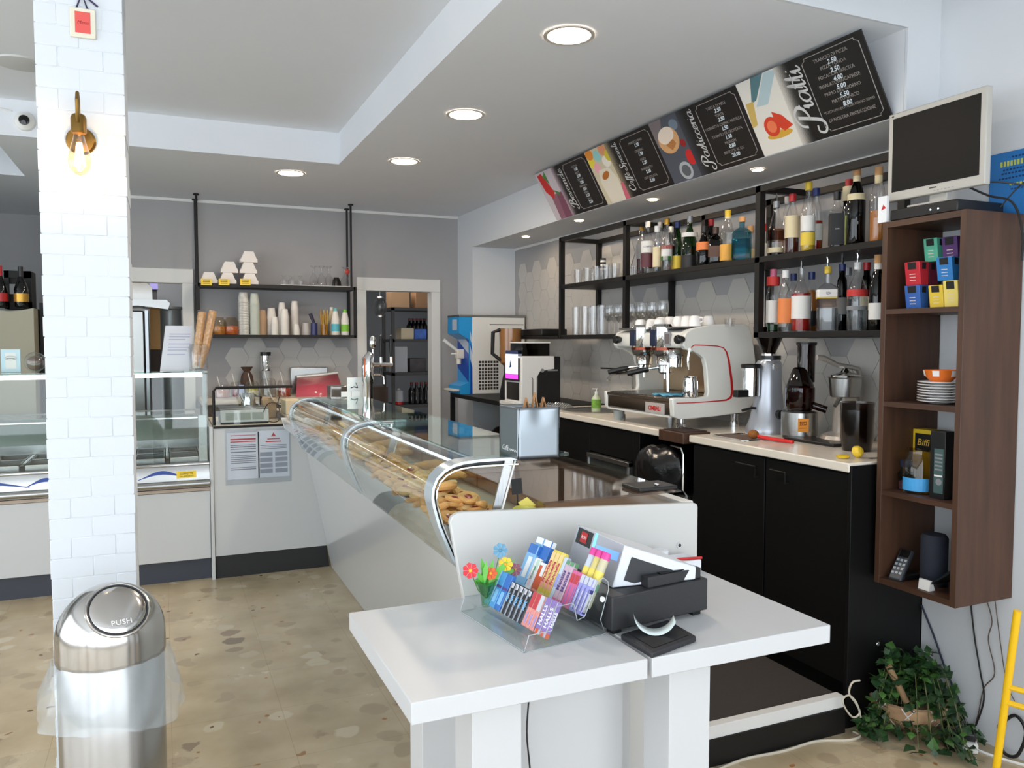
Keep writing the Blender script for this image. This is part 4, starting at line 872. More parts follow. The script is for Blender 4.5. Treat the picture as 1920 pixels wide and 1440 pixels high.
# ------------------------------------------------------------------ menu boards leaning between ceiling and bulkhead
pt = at(1300, 189, 'z', ZC - .004); XT = at(1300, 189.5, 'z', ZC - .004).x
yl = at(1005, 325, 'z', ZC - .004).y; yr = at(1610, 47, 'z', ZC - .004).y
print('menu', XT, yl, yr)
PWID = (yl - yr) / 4; PH = hypot(XB - XT, ZC - ZS)
BB = mat('printed black', (24, 22, 22), .35); CHK = mat('chalk print', (196, 196, 196), .6); CHD = mat('dim chalk print', (150, 144, 140), .6); CHB = mat('hand-written price', (214, 226, 234), .6)
def C(name, c): return mat('print ' + name, c, .35)
def board(i, title, lines, label, art):
    ey = Vector((XT - XB, 0, ZC - ZS)).normalized(); ex = Vector((0, -1, 0)); nz = ex.cross(ey)
    M = Matrix.Translation((XB - .003, yl - i * PWID, ZS + .004)) @ Matrix((( ex.x, ey.x, nz.x, 0), (ex.y, ey.y, nz.y, 0), (ex.z, ey.z, nz.z, 0), (0, 0, 0, 1)))
    W = PWID - .003; H = PH - .02
    t = thing('menu_board', label, 'menu board', M.translation, group='menu boards above the bar')
    MB().box(0, 0, -.002, W, H, .004, BB, M).build('panel', t)
    # photograph part
    mb = MB(); a = .0045
    def rect(x0, y0, x1, y1, m, z=a): mb.add([(x0, y0, z), (x1, y0, z), (x1, y1, z), (x0, y1, z)], [(0, 1, 2, 3)], m, M)
    def disc(cx, cy, rx, ry, m, z, rot=0, n=28):
        vs = [(cx + rx * cos(2 * pi * k / n) * cos(rot) - ry * sin(2 * pi * k / n) * sin(rot), cy + rx * cos(2 * pi * k / n) * sin(rot) + ry * sin(2 * pi * k / n) * cos(rot), z) for k in range(n)]
        vs = [(min(max(p[0], 0), W), min(max(p[1], 0), H), p[2]) for p in vs]; mb.add(vs, [tuple(range(n))], m, M)
    def poly(pts, m, z): mb.add([(p[0], p[1], z) for p in pts], [tuple(range(len(pts)))], m, M)
    bgc = art(rect, disc, poly, W, H)
    for k in range(10):
        f = (k + .8) / 10; f = f * f * (3 - 2 * f); c = tuple(bgc[j] * (1 - f) + 24 * f for j in range(3))
        rect(W * (.34 + k * .012), 0, W * (.34 + (k + 1) * .012), H, mat('print fade %d %d' % (i, k), c, .35), a + .0006)
    mb.build('picture', t, smooth=False)
    mb = MB(); TM = M @ Matrix.Translation((W * .475, H * .5, .0062)) @ Matrix.Rotation(pi / 2, 4, 'Z')
    script_text(mb, title, H * (.86 if len(title) < 8 else .92), W * .30, TM, CHK)
    mb.build('title', t, smooth=False)
    # chalk frame with notched corners
    mb = MB(); x0, x1, y0, y1 = W * .555, W * .965, H * .06, H * .95; c = .018
    fr = [(x0 + c, y0), (x1 - c, y0), (x1 - c, y0 + c * .4), (x1, y0 + c), (x1, y1 - c), (x1 - c, y1 - c * .4), (x1 - c, y1), (x0 + c, y1), (x0 + c, y1 - c * .4), (x0, y1 - c), (x0, y0 + c), (x0 + c, y0 + c * .4)]
    mb.tube([M @ Vector((p[0], p[1], .005)) for p in fr], .0017, CHD, 4, closed=True); mb.build('frame', t)
    mb = MB(); n = len(lines); cx = (x0 + x1) / 2
    for k, (a_, b_) in enumerate(lines):
        yy = y1 - (y1 - y0) * (k + .75) / (n + .9)
        s1 = min(.0195, (x1 - x0) * .86 / max(len(a_), 8) / .55)
        mb.text(a_, s1, M @ Matrix.Translation((cx, yy, .0048)), CHD, ext=.0001)
        if b_: mb.text(b_, .026, M @ Matrix.Translation((cx, yy - .0205, .0048)), CHB, ext=.0001, shear=.2, bold=.0006)
    mb.build('lettering', t, smooth=False)
def art1(rect, disc, poly, W, H):
    rect(0, 0, W * .37, H, C('pale pink', (196, 186, 192)), .0046)
    poly([(W * .10, 0), (W * .34, 0), (W * .36, H * .52), (W * .12, H * .5)], C('smoothie', (142, 96, 112)), .0048); poly([(W * .2, 0), (W * .34, 0), (W * .36, H * .5), (W * .24, H * .5)], C('smoothie 2', (120, 72, 90)), .005)
    poly([(W * .03, H * .95), (W * .12, H * .97), (W * .22, H * .55), (W * .15, H * .42), (W * .06, H * .6)], C('strawberry', (196, 40, 38)), .0052); poly([(W * .13, H * .9), (W * .2, H * .98), (W * .2, H * .7)], C('leaf', (64, 130, 60)), .0054); poly([(W * .2, H * .6), (W * .3, H * .52), (W * .28, H * .44)], C('leaf', (64, 130, 60)), .0054)
    return (170, 150, 160)
def art2(rect, disc, poly, W, H):
    rect(0, 0, W * .37, H, C('beige', (206, 196, 168)), .0046)
    for cx, cy, r, c in ((.06, .93, .06, (226, 140, 50)), (.17, .86, .055, (150, 205, 200)), (.05, .78, .05, (235, 215, 70)), (.28, .92, .06, (222, 150, 110)), (.27, .72, .06, (232, 226, 216)), (.1, .66, .05, (236, 170, 180)), (.33, .80, .05, (210, 190, 60))): disc(W * cx, H * cy, W * r, H * .1, C('egg %d' % c[1], c), .0048 + cx * .0004)
    poly([(W * .08, 0), (W * .30, 0), (W * .32, H * .40), (W * .26, H * .62), (W * .1, H * .62), (W * .05, H * .4)], C('milk jug', (222, 214, 196)), .0052); disc(W * .17, H * .5, W * .065, H * .06, C('coffee', (176, 104, 40)), .0055, .3)
    poly([(W * .30, 0), (W * .37, 0), (W * .37, H * .3), (W * .33, H * .3)], C('pink flower', (204, 100, 120)), .0053)
    return (150, 136, 110)
def art3(rect, disc, poly, W, H):
    rect(0, 0, W * .37, H, C('slate', (78, 82, 92)), .0046); poly([(0, H), (W * .16, H), (W * .05, H * .6), (0, H * .6)], C('taupe', (120, 110, 112)), .0047); disc(W * .27, H * .85, W * .05, H * .08, C('dust', (110, 124, 140)), .0047)
    disc(W * .15, H * .66, W * .125, H * .2, C('puff', (206, 158, 110)), .0049, .2); disc(W * .14, H * .74, W * .10, H * .12, C('sugar', (228, 212, 196)), .0051, .2); poly([(W * .1, H * .6), (W * .2, H * .66), (W * .22, H * .58), (W * .15, H * .5)], C('puff shade', (176, 118, 66)), .0053)
    disc(W * .20, H * .15, W * .075, H * .14, C('cup', (170, 174, 178)), .0049); disc(W * .20, H * .15, W * .05, H * .09, C('cup in', (90, 94, 100)), .0051); disc(W * .31, H * .32, W * .05, H * .12, C('strawberry', (196, 40, 38)), .0049); disc(W * .29, H * .55, W * .03, H * .06, C('berry', (150, 36, 36)), .0049)
    return (56, 58, 66)
def art4(rect, disc, poly, W, H):
    rect(0, 0, W * .37, H, C('plate', (222, 218, 210)), .0046); poly([(W * .14, H), (W * .25, H), (W * .12, H * .72), (W * .07, H * .7)], C('napkin', (84, 120, 128)), .0049); poly([(W * .26, H), (W * .36, H * .98), (W * .2, H * .62), (W * .1, H * .64)], C('napkin pale', (176, 196, 202)), .0048)
    poly([(W * .02, H * .72), (W * .09, H * .72), (W * .05, H * .42), (0, H * .4)], C('bread', (202, 172, 96)), .005)
    disc(W * .16, H * .34, W * .065, H * .13, C('tomato', (206, 64, 40)), .0052, .4); disc(W * .16, H * .34, W * .04, H * .08, C('tomato in', (230, 120, 80)), .0054, .4); poly([(W * .2, H * .52), (W * .27, H * .44), (W * .33, H * .28), (W * .25, H * .24), (W * .20, H * .34)], C('tomato', (206, 64, 40)), .0053)
    disc(W * .2, H * .22, W * .11, H * .05, C('oil', (206, 160, 60)), .0050)
    return (200, 194, 186)
board(0, 'Bevande', [('ACQUA', '1.00'), ('BIBITE', '2.00'), ('SUCCHI', '2.00'), ('SPREMUTA', '2.50'), ('BIRRA', '2.50'), ('VINO', '2.50')], 'menu board reading Bevande, the farthest, with strawberries', art1)
board(1, 'Caff\u00e8 Speciali', [('MAROCCHINO', '1.50'), ('GINSENG', '1.50'), ('ORZO', '1.20'), ('SHAKERATO', '2.50'), ('CIOCCOLATA', '2.50')], 'menu board reading Caffe Speciali, with a milk jug picture', art2)
board(2, 'Pasticceria', [('TORTA DI MELE', '2.50'), ('TORTE', '2.50'), ('CORNETTO CREMA / NUTELLA', '1.50'), ('TRANCIO DI CROSTATA', '1.50'), ('MIGNON', '0.80'), ('BISCOTTI AL KG', '20.00')], 'menu board reading Pasticceria, with a cream puff picture', art3)
board(3, 'Piatti', [('TRANCIO DI PIZZA', '2.50'), ('PIZZA TONDA', '2.50'), ('FOCACCIA FARCITA', '4.00'), ('INSALATONA/CAPRESE', '5.00'), ('PRIMO DEL GIORNO', '5.50'), ('PIATTO UNICO', '8.00'), ('*TUTTI I PRODOTTI DA FORNO SONO', ''), ('DI NOSTRA PRODUZIONE', '')], 'menu board reading Piatti, the nearest, with sliced tomatoes', art4)

# ------------------------------------------------------------------ recessed lamps
LAMP = mat('warm lamp', (255, 236, 214), .5, emit=110); LAMPS = mat('small warm lamp', (255, 226, 186), .5, emit=85)
RING = mat('lamp ring', (214, 206, 196), .3, .3)
def downlight(x, y, z, r, label, group, m):
    t = thing('ceiling_lamp', label, 'ceiling lamp', (x, y, z), group=group)
    MB().shell([(r * 1.18, -.001), (r * 1.18, -.006), (r, -.006), (r * .95, -.001)], RING, (x, y, z), 32).build('trim_ring', t)
    MB().lathe([(r * .97, -.004), (r * .97, -.002)], m, (x, y, z), 32).build('diffuser', t)
for (u, v, lab) in ((1067, 65, 'recessed round ceiling lamp nearest the camera, above the display'), (873, 214, 'second recessed ceiling lamp in the row above the counter'), (758, 302, 'third recessed ceiling lamp, farthest of the row above the counter'), (545, 324, 'recessed ceiling lamp in front of the back wall, left of the row')):
    p = at(u, v, 'z', ZC); downlight(p.x, p.y, ZC, .082, lab, 'recessed ceiling lamps', LAMP)
for (u, v, lab) in ((1421, 317, 'small soffit spotlight above the gin bottles, nearest of the four'), (1224, 373.5, 'small soffit spotlight, second from the right'), (1086, 413, 'small soffit spotlight above the left rack end'), (986, 443, 'small soffit spotlight at the far end, above the slush machine')):
    p = at(u, v, 'z', ZS); downlight(p.x, p.y, ZS, .028, lab, 'small spotlights in the soffit', LAMPS)
# ================================================================== wooden wall shelf and its contents
WX = 2.412; WY0 = 1.822; WY1 = 2.155; WZ0 = .556; WZ1 = 1.882
WD = mat('reddish brown wood', (70, 46, 32), .5, vary=.42, vscale=3.5, stretch=(9, 9, .9), bump=.06)
WDH = mat('reddish brown wood cross grain', (66, 43, 29), .5, vary=.35, vscale=3.5, stretch=(9, .9, 9), bump=.06)
t = thing('wall_shelf', 'tall open dark wooden box shelf mounted on the right wall', 'shelf', (2.55, 1.99, WZ0))
MB().box(WX, WY0, WZ0, XN - .003, WY0 + .022, WZ1, WD).build('side_panel', t, bevel=.0015)
MB().box(WX, WY1 - .022, WZ0, XN - .003, WY1, WZ1, WD).build('side_panel', t, bevel=.0015)
MB().box(WX + .001, WY0 + .022, WZ1 - .022, XN - .003, WY1 - .022, WZ1 - .001, WDH).build('top', t)
MB().box(WX + .001, WY0 + .022, WZ0 + .001, XN - .003, WY1 - .022, WZ0 + .022, WDH).build('bottom', t)
SZ = []
for v in (585, 757, 924):
    z = at(1656, v, 'x', WX).z; SZ.append(z + .01); MB().box(WX + .002, WY0 + .022, z - .009, XN - .003, WY1 - .022, z + .009, WDH).build('shelf_board', t)
S1, S2, S3 = [z + 0 for z in SZ]; S4 = WZ0 + .0225
S1 -= .0005; S2 -= .0005; S3 -= .0005
S1, S2, S3 = SZ[0] - .0008, SZ[1] - .0008, SZ[2] - .0008
# the whole width is 29 cm: columns of tea boxes
def WYu(u, x, z): return max(WY0 + .03, min(WY1 - .03, Yu(u, x, z)))
def teabox(u, x, z0, h, w, c, label, lean=0):
    y = Yu(u, x, z0 + h / 2)
    y = max(WY0 + .024 + w / 2, min(WY1 - .024 - w / 2, y))
    t = thing('tea_box', label, 'tea box', (x, y, z0), group='tea boxes on the wooden shelf')
    m = mat('box %s' % str(c), c, .5); dk = mat('box dark patch', (20, 18, 20), .5)
    d = .05
    MB().prism([(x - d / 2 + .012, z0), (x + d / 2, z0), (x + d / 2, z0 + h), (x - d / 2, z0 + h)], 'y', y - w / 2, y + w / 2, m).build('carton', t, bevel=.002)
    s = lambda f: x - d / 2 + .012 * (1 - f) - .0006
    b = MB(); b.quad([(s(.68), y - w * .28, z0 + h * .68), (s(.68), y + w * .28, z0 + h * .68), (s(.97), y + w * .28, z0 + h * .97), (s(.97), y - w * .28, z0 + h * .97)], dk)
    b.quad([(x - d * .2, y - w / 2 - .0006, z0 + h * .68), (x + d * .2, y - w / 2 - .0006, z0 + h * .68), (x + d * .2, y - w / 2 - .0006, z0 + h * .95), (x - d * .2, y - w / 2 - .0006, z0 + h * .95)], dk)
    lt = mat('box print', (214, 200, 190), .6)
    for k in range(3): b.quad([(s(.2 + .13 * k), y - w * .2, z0 + h * (.2 + .13 * k)), (s(.2 + .13 * k), y + w * .2, z0 + h * (.2 + .13 * k)), (s(.23 + .13 * k), y + w * .2, z0 + h * (.23 + .13 * k)), (s(.23 + .13 * k), y - w * .2, z0 + h * (.23 + .13 * k))], lt)
    b.build('front_label', t, smooth=False); return t
hb = .083
# front columns (x near the opening)
teabox(1718, 2.475, S1, hb, .062, (50, 96, 170), 'blue tea box, leftmost at the bottom of the pile')
teabox(1718, 2.475, S1 + hb + .0005, hb, .062, (190, 36, 50), 'bright red tea box on top of the blue one')
teabox(1762, 2.475, S1, .078, .055, (222, 190, 60), 'yellow tea box with an open flap, bottom middle')
teabox(1790, 2.475, S1, .09, .055, (230, 208, 110), 'pale yellow tea box, bottom right of the pile')
teabox(1778, 2.475, S1 + .0915, .08, .06, (40, 120, 190), 'sky blue tea box above the yellow ones')
teabox(1738, 2.54, S1 + 0, hb, .05, (110, 28, 60), 'wine red tea box behind the left column')
teabox(1738, 2.54, S1 + hb + .001, hb, .05, (130, 36, 66), 'wine red tea box, second up in the rear column')
teabox(1752, 2.54, S1 + 2 * hb + .002, hb, .055, (90, 180, 150), 'mint green tea box at the top left of the pile')
teabox(1795, 2.545, S1, .16, .05, (120, 170, 120), 'tall leaf green tea box at the right back')
teabox(1788, 2.545, S1 + .161, .088, .06, (86, 50, 110), 'purple tea box at the top right of the pile')
# plates and bowl
px = 2.505; pz = S2; py = Yu(1764, 2.505, S2 + .04)
t = thing('plate', 'white side plate in the stack under the orange bowl', 'plate', (0, 0, 0), group='stack of white plates')
MB().lathe([(.035, 0), (.04, .003), (.075, .010), (.076, .0125), (.04, .006), (.0001, .006)], CUP, n=36).build('dish', t)
t.location = (px, py, pz)
for k in range(1, 8): dup(t, (px, py, pz + k * .0095))
bz = pz + 7 * .0095 + .0065
t = thing('bowl', 'white and orange patterned bowl on the stacked plates', 'bowl', (px, py, bz))
b = MB(); b.lathe([(.03, 0), (.033, .004), (.052, .025), (.058, .046), (.055, .046), (.048, .025), (.0001, .008)], mat('orange glaze', (222, 112, 36), .25), (px, py, bz), 30)
for a in (2.3, 3.3, 4.4, 5.4, .5, 1.4):
    for k in range(4):
        aa = a + k * .1; b.quad([(px + .0535 * cos(aa), py + .0535 * sin(aa), bz + .024), (px + .0535 * cos(aa + .1), py + .0535 * sin(aa + .1), bz + .024), (px + .0585 * cos(aa + .1), py + .0585 * sin(aa + .1), bz + .044), (px + .0585 * cos(aa), py + .0585 * sin(aa), bz + .044)], CUP)
b.build('body', t)
# third compartment
x, z = 2.49, S3; y = WY0 + .024 + .048 + .13
y = Yu(1722, 2.49, z + .08)
t = thing('glass_jar', 'big glass jar with a blue sticker on the wooden shelf', 'jar', (x, y, z))
MB().shell([(.05, 0), (.052, .01), (.052, .12), (.04, .14), (.04, .155), (.043, .158)], glass('jar glass', (214, 206, 190), 1.4), (x, y, z), 26).lathe([(.05, 0), (.05, .004)], GLASSW, (x, y, z), 26).build('jar', t)
b = MB()
for k in range(9):
    a0 = 2.55 + k * .22; b.quad([(x + .0527 * cos(a0), y + .0527 * sin(a0), z + .012), (x + .0527 * cos(a0 + .22), y + .0527 * sin(a0 + .22), z + .012), (x + .0527 * cos(a0 + .22), y + .0527 * sin(a0 + .22), z + .058), (x + .0527 * cos(a0), y + .0527 * sin(a0), z + .058)], mat('blue sticker', (70, 160, 220), .5))
b.build('sticker', t)
def carton(name, label, cat, x, y, z, w, d, h, m, extra=None, rz=0):
    t = thing(name, label, cat, (x, y, z)); MB().cbox((x, y, z + h / 2), (w, d, h), m).build('carton', t, bevel=.0015)
    if extra: b = MB(); extra(b); b.build('front_print', t, smooth=False)
    return t
YB_ = mat('box yellow', (226, 190, 40), .5)
xx, yy = 2.60, Yu(1738, 2.60, S3 + .2)
def e(b):
    b.quad([(xx - .031, yy - .045, S3 + .14), (xx - .031, yy + .025, S3 + .14), (xx - .031, yy + .025, S3 + .205), (xx - .031, yy - .045, S3 + .205)], BLACKP); b.text('Biffi', .035, fac('-x', xx - .0318, yy - .01, S3 + .172), mat('gold print', (220, 180, 70), .5), shear=.2)
carton('panettone_box', 'yellow box with a dark Biffi patch behind the glass jar', 'box', xx, yy, S3, .06, .09, .22, YB_, e)
xx2, yy2 = 2.475, Yu(1767, 2.475, S3 + .12)
def e(b):
    x0 = xx2 - .0265; b.quad([(x0, yy2 - .025, S3 + .02), (x0, yy2 + .012, S3 + .02), (x0, yy2 + .012, S3 + .175), (x0, yy2 - .025, S3 + .175)], mat('grey green label', (66, 92, 90), .5))
    for k in range(5): b.quad([(x0 - .0006, yy2 - .021, S3 + .10 + k * .013), (x0 - .0006, yy2 + .008, S3 + .10 + k * .013), (x0 - .0006, yy2 + .008, S3 + .106 + k * .013), (x0 - .0006, yy2 - .021, S3 + .106 + k * .013)], LGR)
    b.cyl((x0 - .0006, yy2 - .008, S3 + .06), (x0, yy2 - .008, S3 + .06), .012, LGR); b.quad([(x0 - .0006, yy2 - .022, S3 + .078), (x0 - .0006, yy2 + .01, S3 + .078), (x0 - .0006, yy2 + .01, S3 + .084), (x0 - .0006, yy2 - .022, S3 + .084)], LW)
carton('tall_black_box', 'tall black box with a grey text label on the wooden shelf', 'box', xx2, yy2, S3, .05, .058, .235, mat('satin black card', (20, 20, 22), .4), e)
xx, yy = 2.60, WY0 + .024 + .032
carton('patterned_box', 'pale grey patterned box at the right end of the wooden shelf', 'box', xx, yy, S3, .05, .06, .215, mat('patterned grey card', (170, 172, 176), .6, vary=.5, vscale=60))
carton('small_box', 'small white and orange box right of the tall black box', 'box', 2.50, WY0 + .024 + .017, S3, .04, .03, .095, mat('orange white card', (220, 170, 130), .6, vary=.6, vscale=70))
x = 2.50; y = WY1 - .022 - .032; z = S3
t = thing('sweet_jar', 'small dark jar with pink sweets at the left of the wooden shelf', 'jar', (x, y, z))
MB().shell([(.026, 0), (.028, .06), (.018, .075), (.018, .085)], glass('blue grey glass', (170, 180, 200), 1.3), (x, y, z), 18).lathe([(.02, .085), (.022, .11)], mat('navy lid', (40, 50, 80), .4), (x, y, z), 18).build('jar', t)
MB().lathe([(.001, .002), (.024, .002), (.025, .03), (.001, .036)], mat('pink sweets', (176, 100, 90), .6, vary=.5, vscale=120), (x, y, z), 16).build('sweets', t)
# bottom compartment
z = S4; x = 2.52; y = Yu(1752, 2.52, .72)
t = thing('speaker', 'dark cylindrical speaker with a tiny white light', 'speaker', (x, y, z))
MB().lathe([(.042, 0), (.045, .008), (.045, .17), (.038, .182), (.0001, .184)], mat('speaker cloth', (36, 40, 54), .8, bump=.3, bscale=500), (x, y, z), 28).build('body', t)
MB().ball((x - .035, y - .022, z + .168), .003, mat('white light', (200, 240, 255), .5, emit=4), 8).build('light', t)
MB().lathe([(.046, .0), (.046, .012)], BLACKP, (x, y, z), 28).build('ring', t)
M = Matrix.Translation((2.475, Yu(1690, 2.475, .62), z + .048)) @ Matrix.Rotation(R(12), 4, 'Z') @ Matrix.Rotation(R(-48), 4, 'Y')
t = thing('telephone', 'dark grey cordless telephone leaning in the bottom of the wooden shelf', 'telephone', tuple(M.translation))
b = MB(); b.cbox((0, 0, 0), (.13, .05, .018), mat('phone grey', (52, 56, 62), .4), M); b.build('handset', t, bevel=.006)
b = MB()
for i in range(4):
    for j in range(3): b.cbox((.028 - i * .018 - .012, -.014 + j * .014, .0105), (.009, .009, .003), mat('phone keys', (166, 172, 180), .5), M)
b.cbox((.045, 0, .0098), (.03, .034, .002), BLACKG, M); b.build('keypad', t)
b = MB(); b.box(2.455, y + .045 if False else M.translation.y - .03, z, 2.54, M.translation.y + .03, z + .02, BLACKP); b.build('cradle', t, bevel=.004)
ty = WY0 + .024
M = Matrix.Translation((2.50, ty + .05, z + .062)) @ Matrix.Rotation(R(-40), 4, 'X')
tag(MB().cbox((0, 0, 0), (.12, .12, .008), mat('dark teal glass', (14, 30, 36), .15), M).build('tablet', bevel=.002), 'thin dark tablet leaning beside the speaker', 'tablet')
tag(MB().prism([(2.43, z), (2.46, z), (2.445, z + .035), (2.435, z + .035)], 'y', ty + .09, ty + .135, LW).build('card'), 'small folded white card on the lowest wooden board', 'card')

# ------------------------------------------------------------------ set-top box, monitor and cables on top
t = thing('receiver_box', 'flat black receiver on top of the wooden wall shelf', 'receiver', (2.55, 1.99, WZ1))
MB().box(2.43, 1.87, WZ1 + .002, 2.66, 2.14, WZ1 + .042, BLACKP).build('case', t, bevel=.004)
b = MB()
for y in (1.94, 1.97): b.box(2.4285, y, WZ1 + .018, 2.43, y + .004, WZ1 + .022, mat('white light', (200, 240, 255), .5, emit=4))
b.build('lights', t)
t['label'] = 'flat black receiver under the monitor, on top of the wooden wall shelf'
MX = 2.47
c = [at(1662, 215, 'x', MX), at(1848, 163, 'x', MX), at(1850, 342, 'x', MX), at(1668, 380, 'x', MX)]
my1 = (c[0].y + c[3].y) / 2; my0 = (c[1].y + c[2].y) / 2; mz1 = (c[0].z + c[1].z) / 2; mz0 = (c[2].z + c[3].z) / 2
t = thing('monitor', 'beige framed flat monitor, switched off, above the wooden shelf', 'monitor', (MX, (my0 + my1) / 2, WZ1 + .042))
MF = mat('beige monitor plastic', (184, 180, 172), .45); SCR = mat('dark screen', (17, 16, 15), .5, spec=.2)
b = MB(); b.box(MX, my0, mz0, MX + .028, my1, mz1, MF); b.box(MX + .028, my0 + .04, mz0 + .04, MX + .05, my1 - .04, mz1 - .04, MF); b.build('casing', t, bevel=.004)
bw = .02
b = MB(); b.quad([(MX - .0008, my0 + bw, mz0 + .032), (MX - .0008, my1 - bw, mz0 + .032), (MX - .0008, my1 - bw, mz1 - bw), (MX - .0008, my0 + bw, mz1 - bw)], SCR); b.build('screen', t, smooth=False)
b = MB(); ym = (my0 + my1) / 2
b.box(MX - .001, ym - .014, mz0 + .019, MX, ym + .014, mz0 + .023, DGREY)
for k in range(6): b.box(MX - .001, ym - .05 + k * .014 - .03, mz0 + .009, MX, ym - .043 + k * .014 - .03, mz0 + .011, GREY)
b.box(MX - .001, my1 - .022, mz1 - .014, MX, my1 - .014, mz1 - .009, DGREY); b.build('buttons', t)
b = MB(); b.box(MX + .025, ym - .035, WZ1 + .05, MX + .05, ym + .035, mz0 + .05, MF); b.build('neck', t, bevel=.004)
b = MB(); b.box(MX - .03, ym - .08, WZ1 + .043, MX + .12, ym + .08, WZ1 + .051, MF); b.build('foot', t, bevel=.003)
# card with a red bird between rack and wooden shelf
xx = 2.45; y0 = 2.165; 
tag(MB().box(2.415, 2.142, WZ1 + .0005, 2.427, 2.18, WZ1 + .095, PAPER).quad([(2.4144, 2.144, WZ1 + .05), (2.4144, 2.166, WZ1 + .045), (2.4144, 2.156, WZ1 + .065)], mat('red bird', (190, 30, 40), .6)).build('white_card'), 'narrow white card with a small red bird beside the receiver', 'card')
# cables
CAB = mat('black cable', (22, 20, 22), .5); CAB2 = mat('brown cable', (86, 70, 62), .6); CAB3 = mat('cream cable', (206, 196, 178), .6)
def cable(name, label, pts, r, m, n=6):
    P = [Vector(p) for p in pts]; out = []
    for i in range(len(P) - 1):
        p0 = P[max(i - 1, 0)]; p1 = P[i]; p2 = P[i + 1]; p3 = P[min(i + 2, len(P) - 1)]
        for k in range(6):
            s = k / 6; out.append(.5 * ((2 * p1) + (p2 - p0) * s + (2 * p0 - 5 * p1 + 4 * p2 - p3) * s * s + (3 * p1 - p0 - 3 * p2 + p3) * s ** 3))
    out.append(P[-1]); return tag(MB().tube(out, r, m, n).build(name), label, 'cable')
def wp(u, v, x=XN - .01): p = at(u, v, 'x', x); return p
cable('cable', 'thick black cable hanging from the monitor down behind the wooden shelf', [(2.52, 1.95, mz0 + .04), (2.56, 1.86, WZ1 + .06), (2.60, 1.80, WZ1 + .03), (2.64, 1.79, WZ1 - .06), (2.66, 1.80, WZ1 - .16)], .004, CAB)
cable('cable', 'looped black cable lying over the shelf corner next to the blue folder', [(2.50, 1.93, WZ1 + .09), (2.55, 1.84, WZ1 + .10), (2.62, 1.76, WZ1 + .08), (2.67, 1.70, WZ1 + .07), (2.66, 1.66, WZ1 + .02)], .003, CAB)
cable('cable', 'tangle of thin black leads in front of the blue folder', [(2.60, 1.84, WZ1 + .02), (2.62, 1.78, WZ1 + .09), (2.66, 1.72, WZ1 + .11), (2.68, 1.68, WZ1 + .05), (2.64, 1.74, WZ1 - .02), (2.66, 1.79, WZ1 + .02), (2.67, 1.71, WZ1 + .04), (2.66, 1.66, WZ1 - .01)], .0025, CAB)
cable('cable', 'dark blue cable running down the wall left of the thin brown wires', [wp(1728, 1135), wp(1750, 1190), wp(1775, 1260), wp(1800, 1320), wp(1812, 1370)], .004, mat('navy cable', (40, 44, 62), .5))
cable('cable', 'black cable from the shelf\'s middle hanging straight down the wall', [wp(1820, 1130), wp(1828, 1200), wp(1838, 1260), wp(1845, 1310), wp(1830, 1360)], .003, CAB)
cable('cable', 'brown wire with a sharp kink beside the black cable on the wall', [wp(1850, 1125), wp(1860, 1165), wp(1853, 1200), wp(1865, 1262), wp(1845, 1290), wp(1835, 1335), wp(1825, 1375)], .002, CAB2)
cable('cable', 'thinnest brown wire, rightmost of those hanging down the wall', [wp(1865, 1120), wp(1875, 1200), wp(1888, 1280), wp(1910, 1330)], .0016, CAB2)
# blue folder on the wall
a = at(1856, 290, 'x', XN - .006); b_ = at(1856, 402, 'x', XN - .006)
fy1 = a.y; fy0 = a.y - .24; fz1 = at(1856, 292, 'x', XN - .006).z; fz0 = at(1858, 402, 'x', XN - .006).z
t = thing('blue_poster', 'blue sheet with yellow heading fixed to the right wall', 'poster', (XN - .004, fy1 - .1, fz0))
MB().box(XN - .006, fy0, fz0 - .02, XN - .002, fy1, fz1, mat('poster blue', (40, 120, 190), .5)).build('sheet', t, bevel=.002)
b = MB(); yc = (fy1 + fy0) / 2 + .0; YP_ = mat('poster yellow', (200, 205, 90), .6); NB = mat('poster navy', (24, 60, 110), .6)
for k, (z, w, h, m) in enumerate(((.90, .08, .006, NB), (.80, .16, .018, YP_), (.70, .14, .006, NB), (.64, .15, .006, NB), (.56, .17, .006, NB), (.45, .09, .008, YP_), (.37, .08, .005, NB))):
    zz = fz0 + (fz1 - fz0) * z; n = int(w / .012)
    for q in range(n): b.quad([(XN - .0066, yc + w / 2 - q * .012 - .001, zz - h / 2), (XN - .0066, yc + w / 2 - q * .012 - .009, zz - h / 2), (XN - .0066, yc + w / 2 - q * .012 - .009, zz + h / 2), (XN - .0066, yc + w / 2 - q * .012 - .001, zz + h / 2)], m)
b.build('print', t, smooth=False)

# ------------------------------------------------------------------ plant, power strip, ladder, floor cable
pc = at(1705, 1398, 'z', 0); px, py = pc.x + .03, pc.y + .06
px = 2.55; py = Yu(1702, 2.55, .08)
t = thing('potted_ivy', 'trailing green ivy in a string-netted basket on the floor', 'plant', (px, py, 0))
MB().lathe([(.05, .0), (.09, .02), (.13, .07), (.14, .115), (.13, .12), (.12, .10), (.0001, .09)], mat('pale woven basket', (178, 142, 108), .85, vary=.25, vscale=18, bump=.5, bscale=60), (px, py, 0), 26).build('basket', t)
b = MB()
for k in range(9):
    a0 = k * 2 * pi / 9; pts = []
    for i in range(7): q = i / 6; z = .02 + q * .1; r = .093 + .05 * min(1, q * 1.3); pts.append((px + r * cos(a0 + q * .5), py + r * sin(a0 + q * .5), z))
    b.tube(pts, .002, LW, 5)
    pts = [(px + (.093 + .05 * min(1, q / 6 * 1.3)) * cos(a0 - q / 6 * .5), py + (.093 + .05 * min(1, q / 6 * 1.3)) * sin(a0 - q / 6 * .5), .02 + q / 6 * .1) for q in range(7)]; b.tube(pts, .002, LW, 5)
b.build('string_net', t)
rnd = random.Random(5)
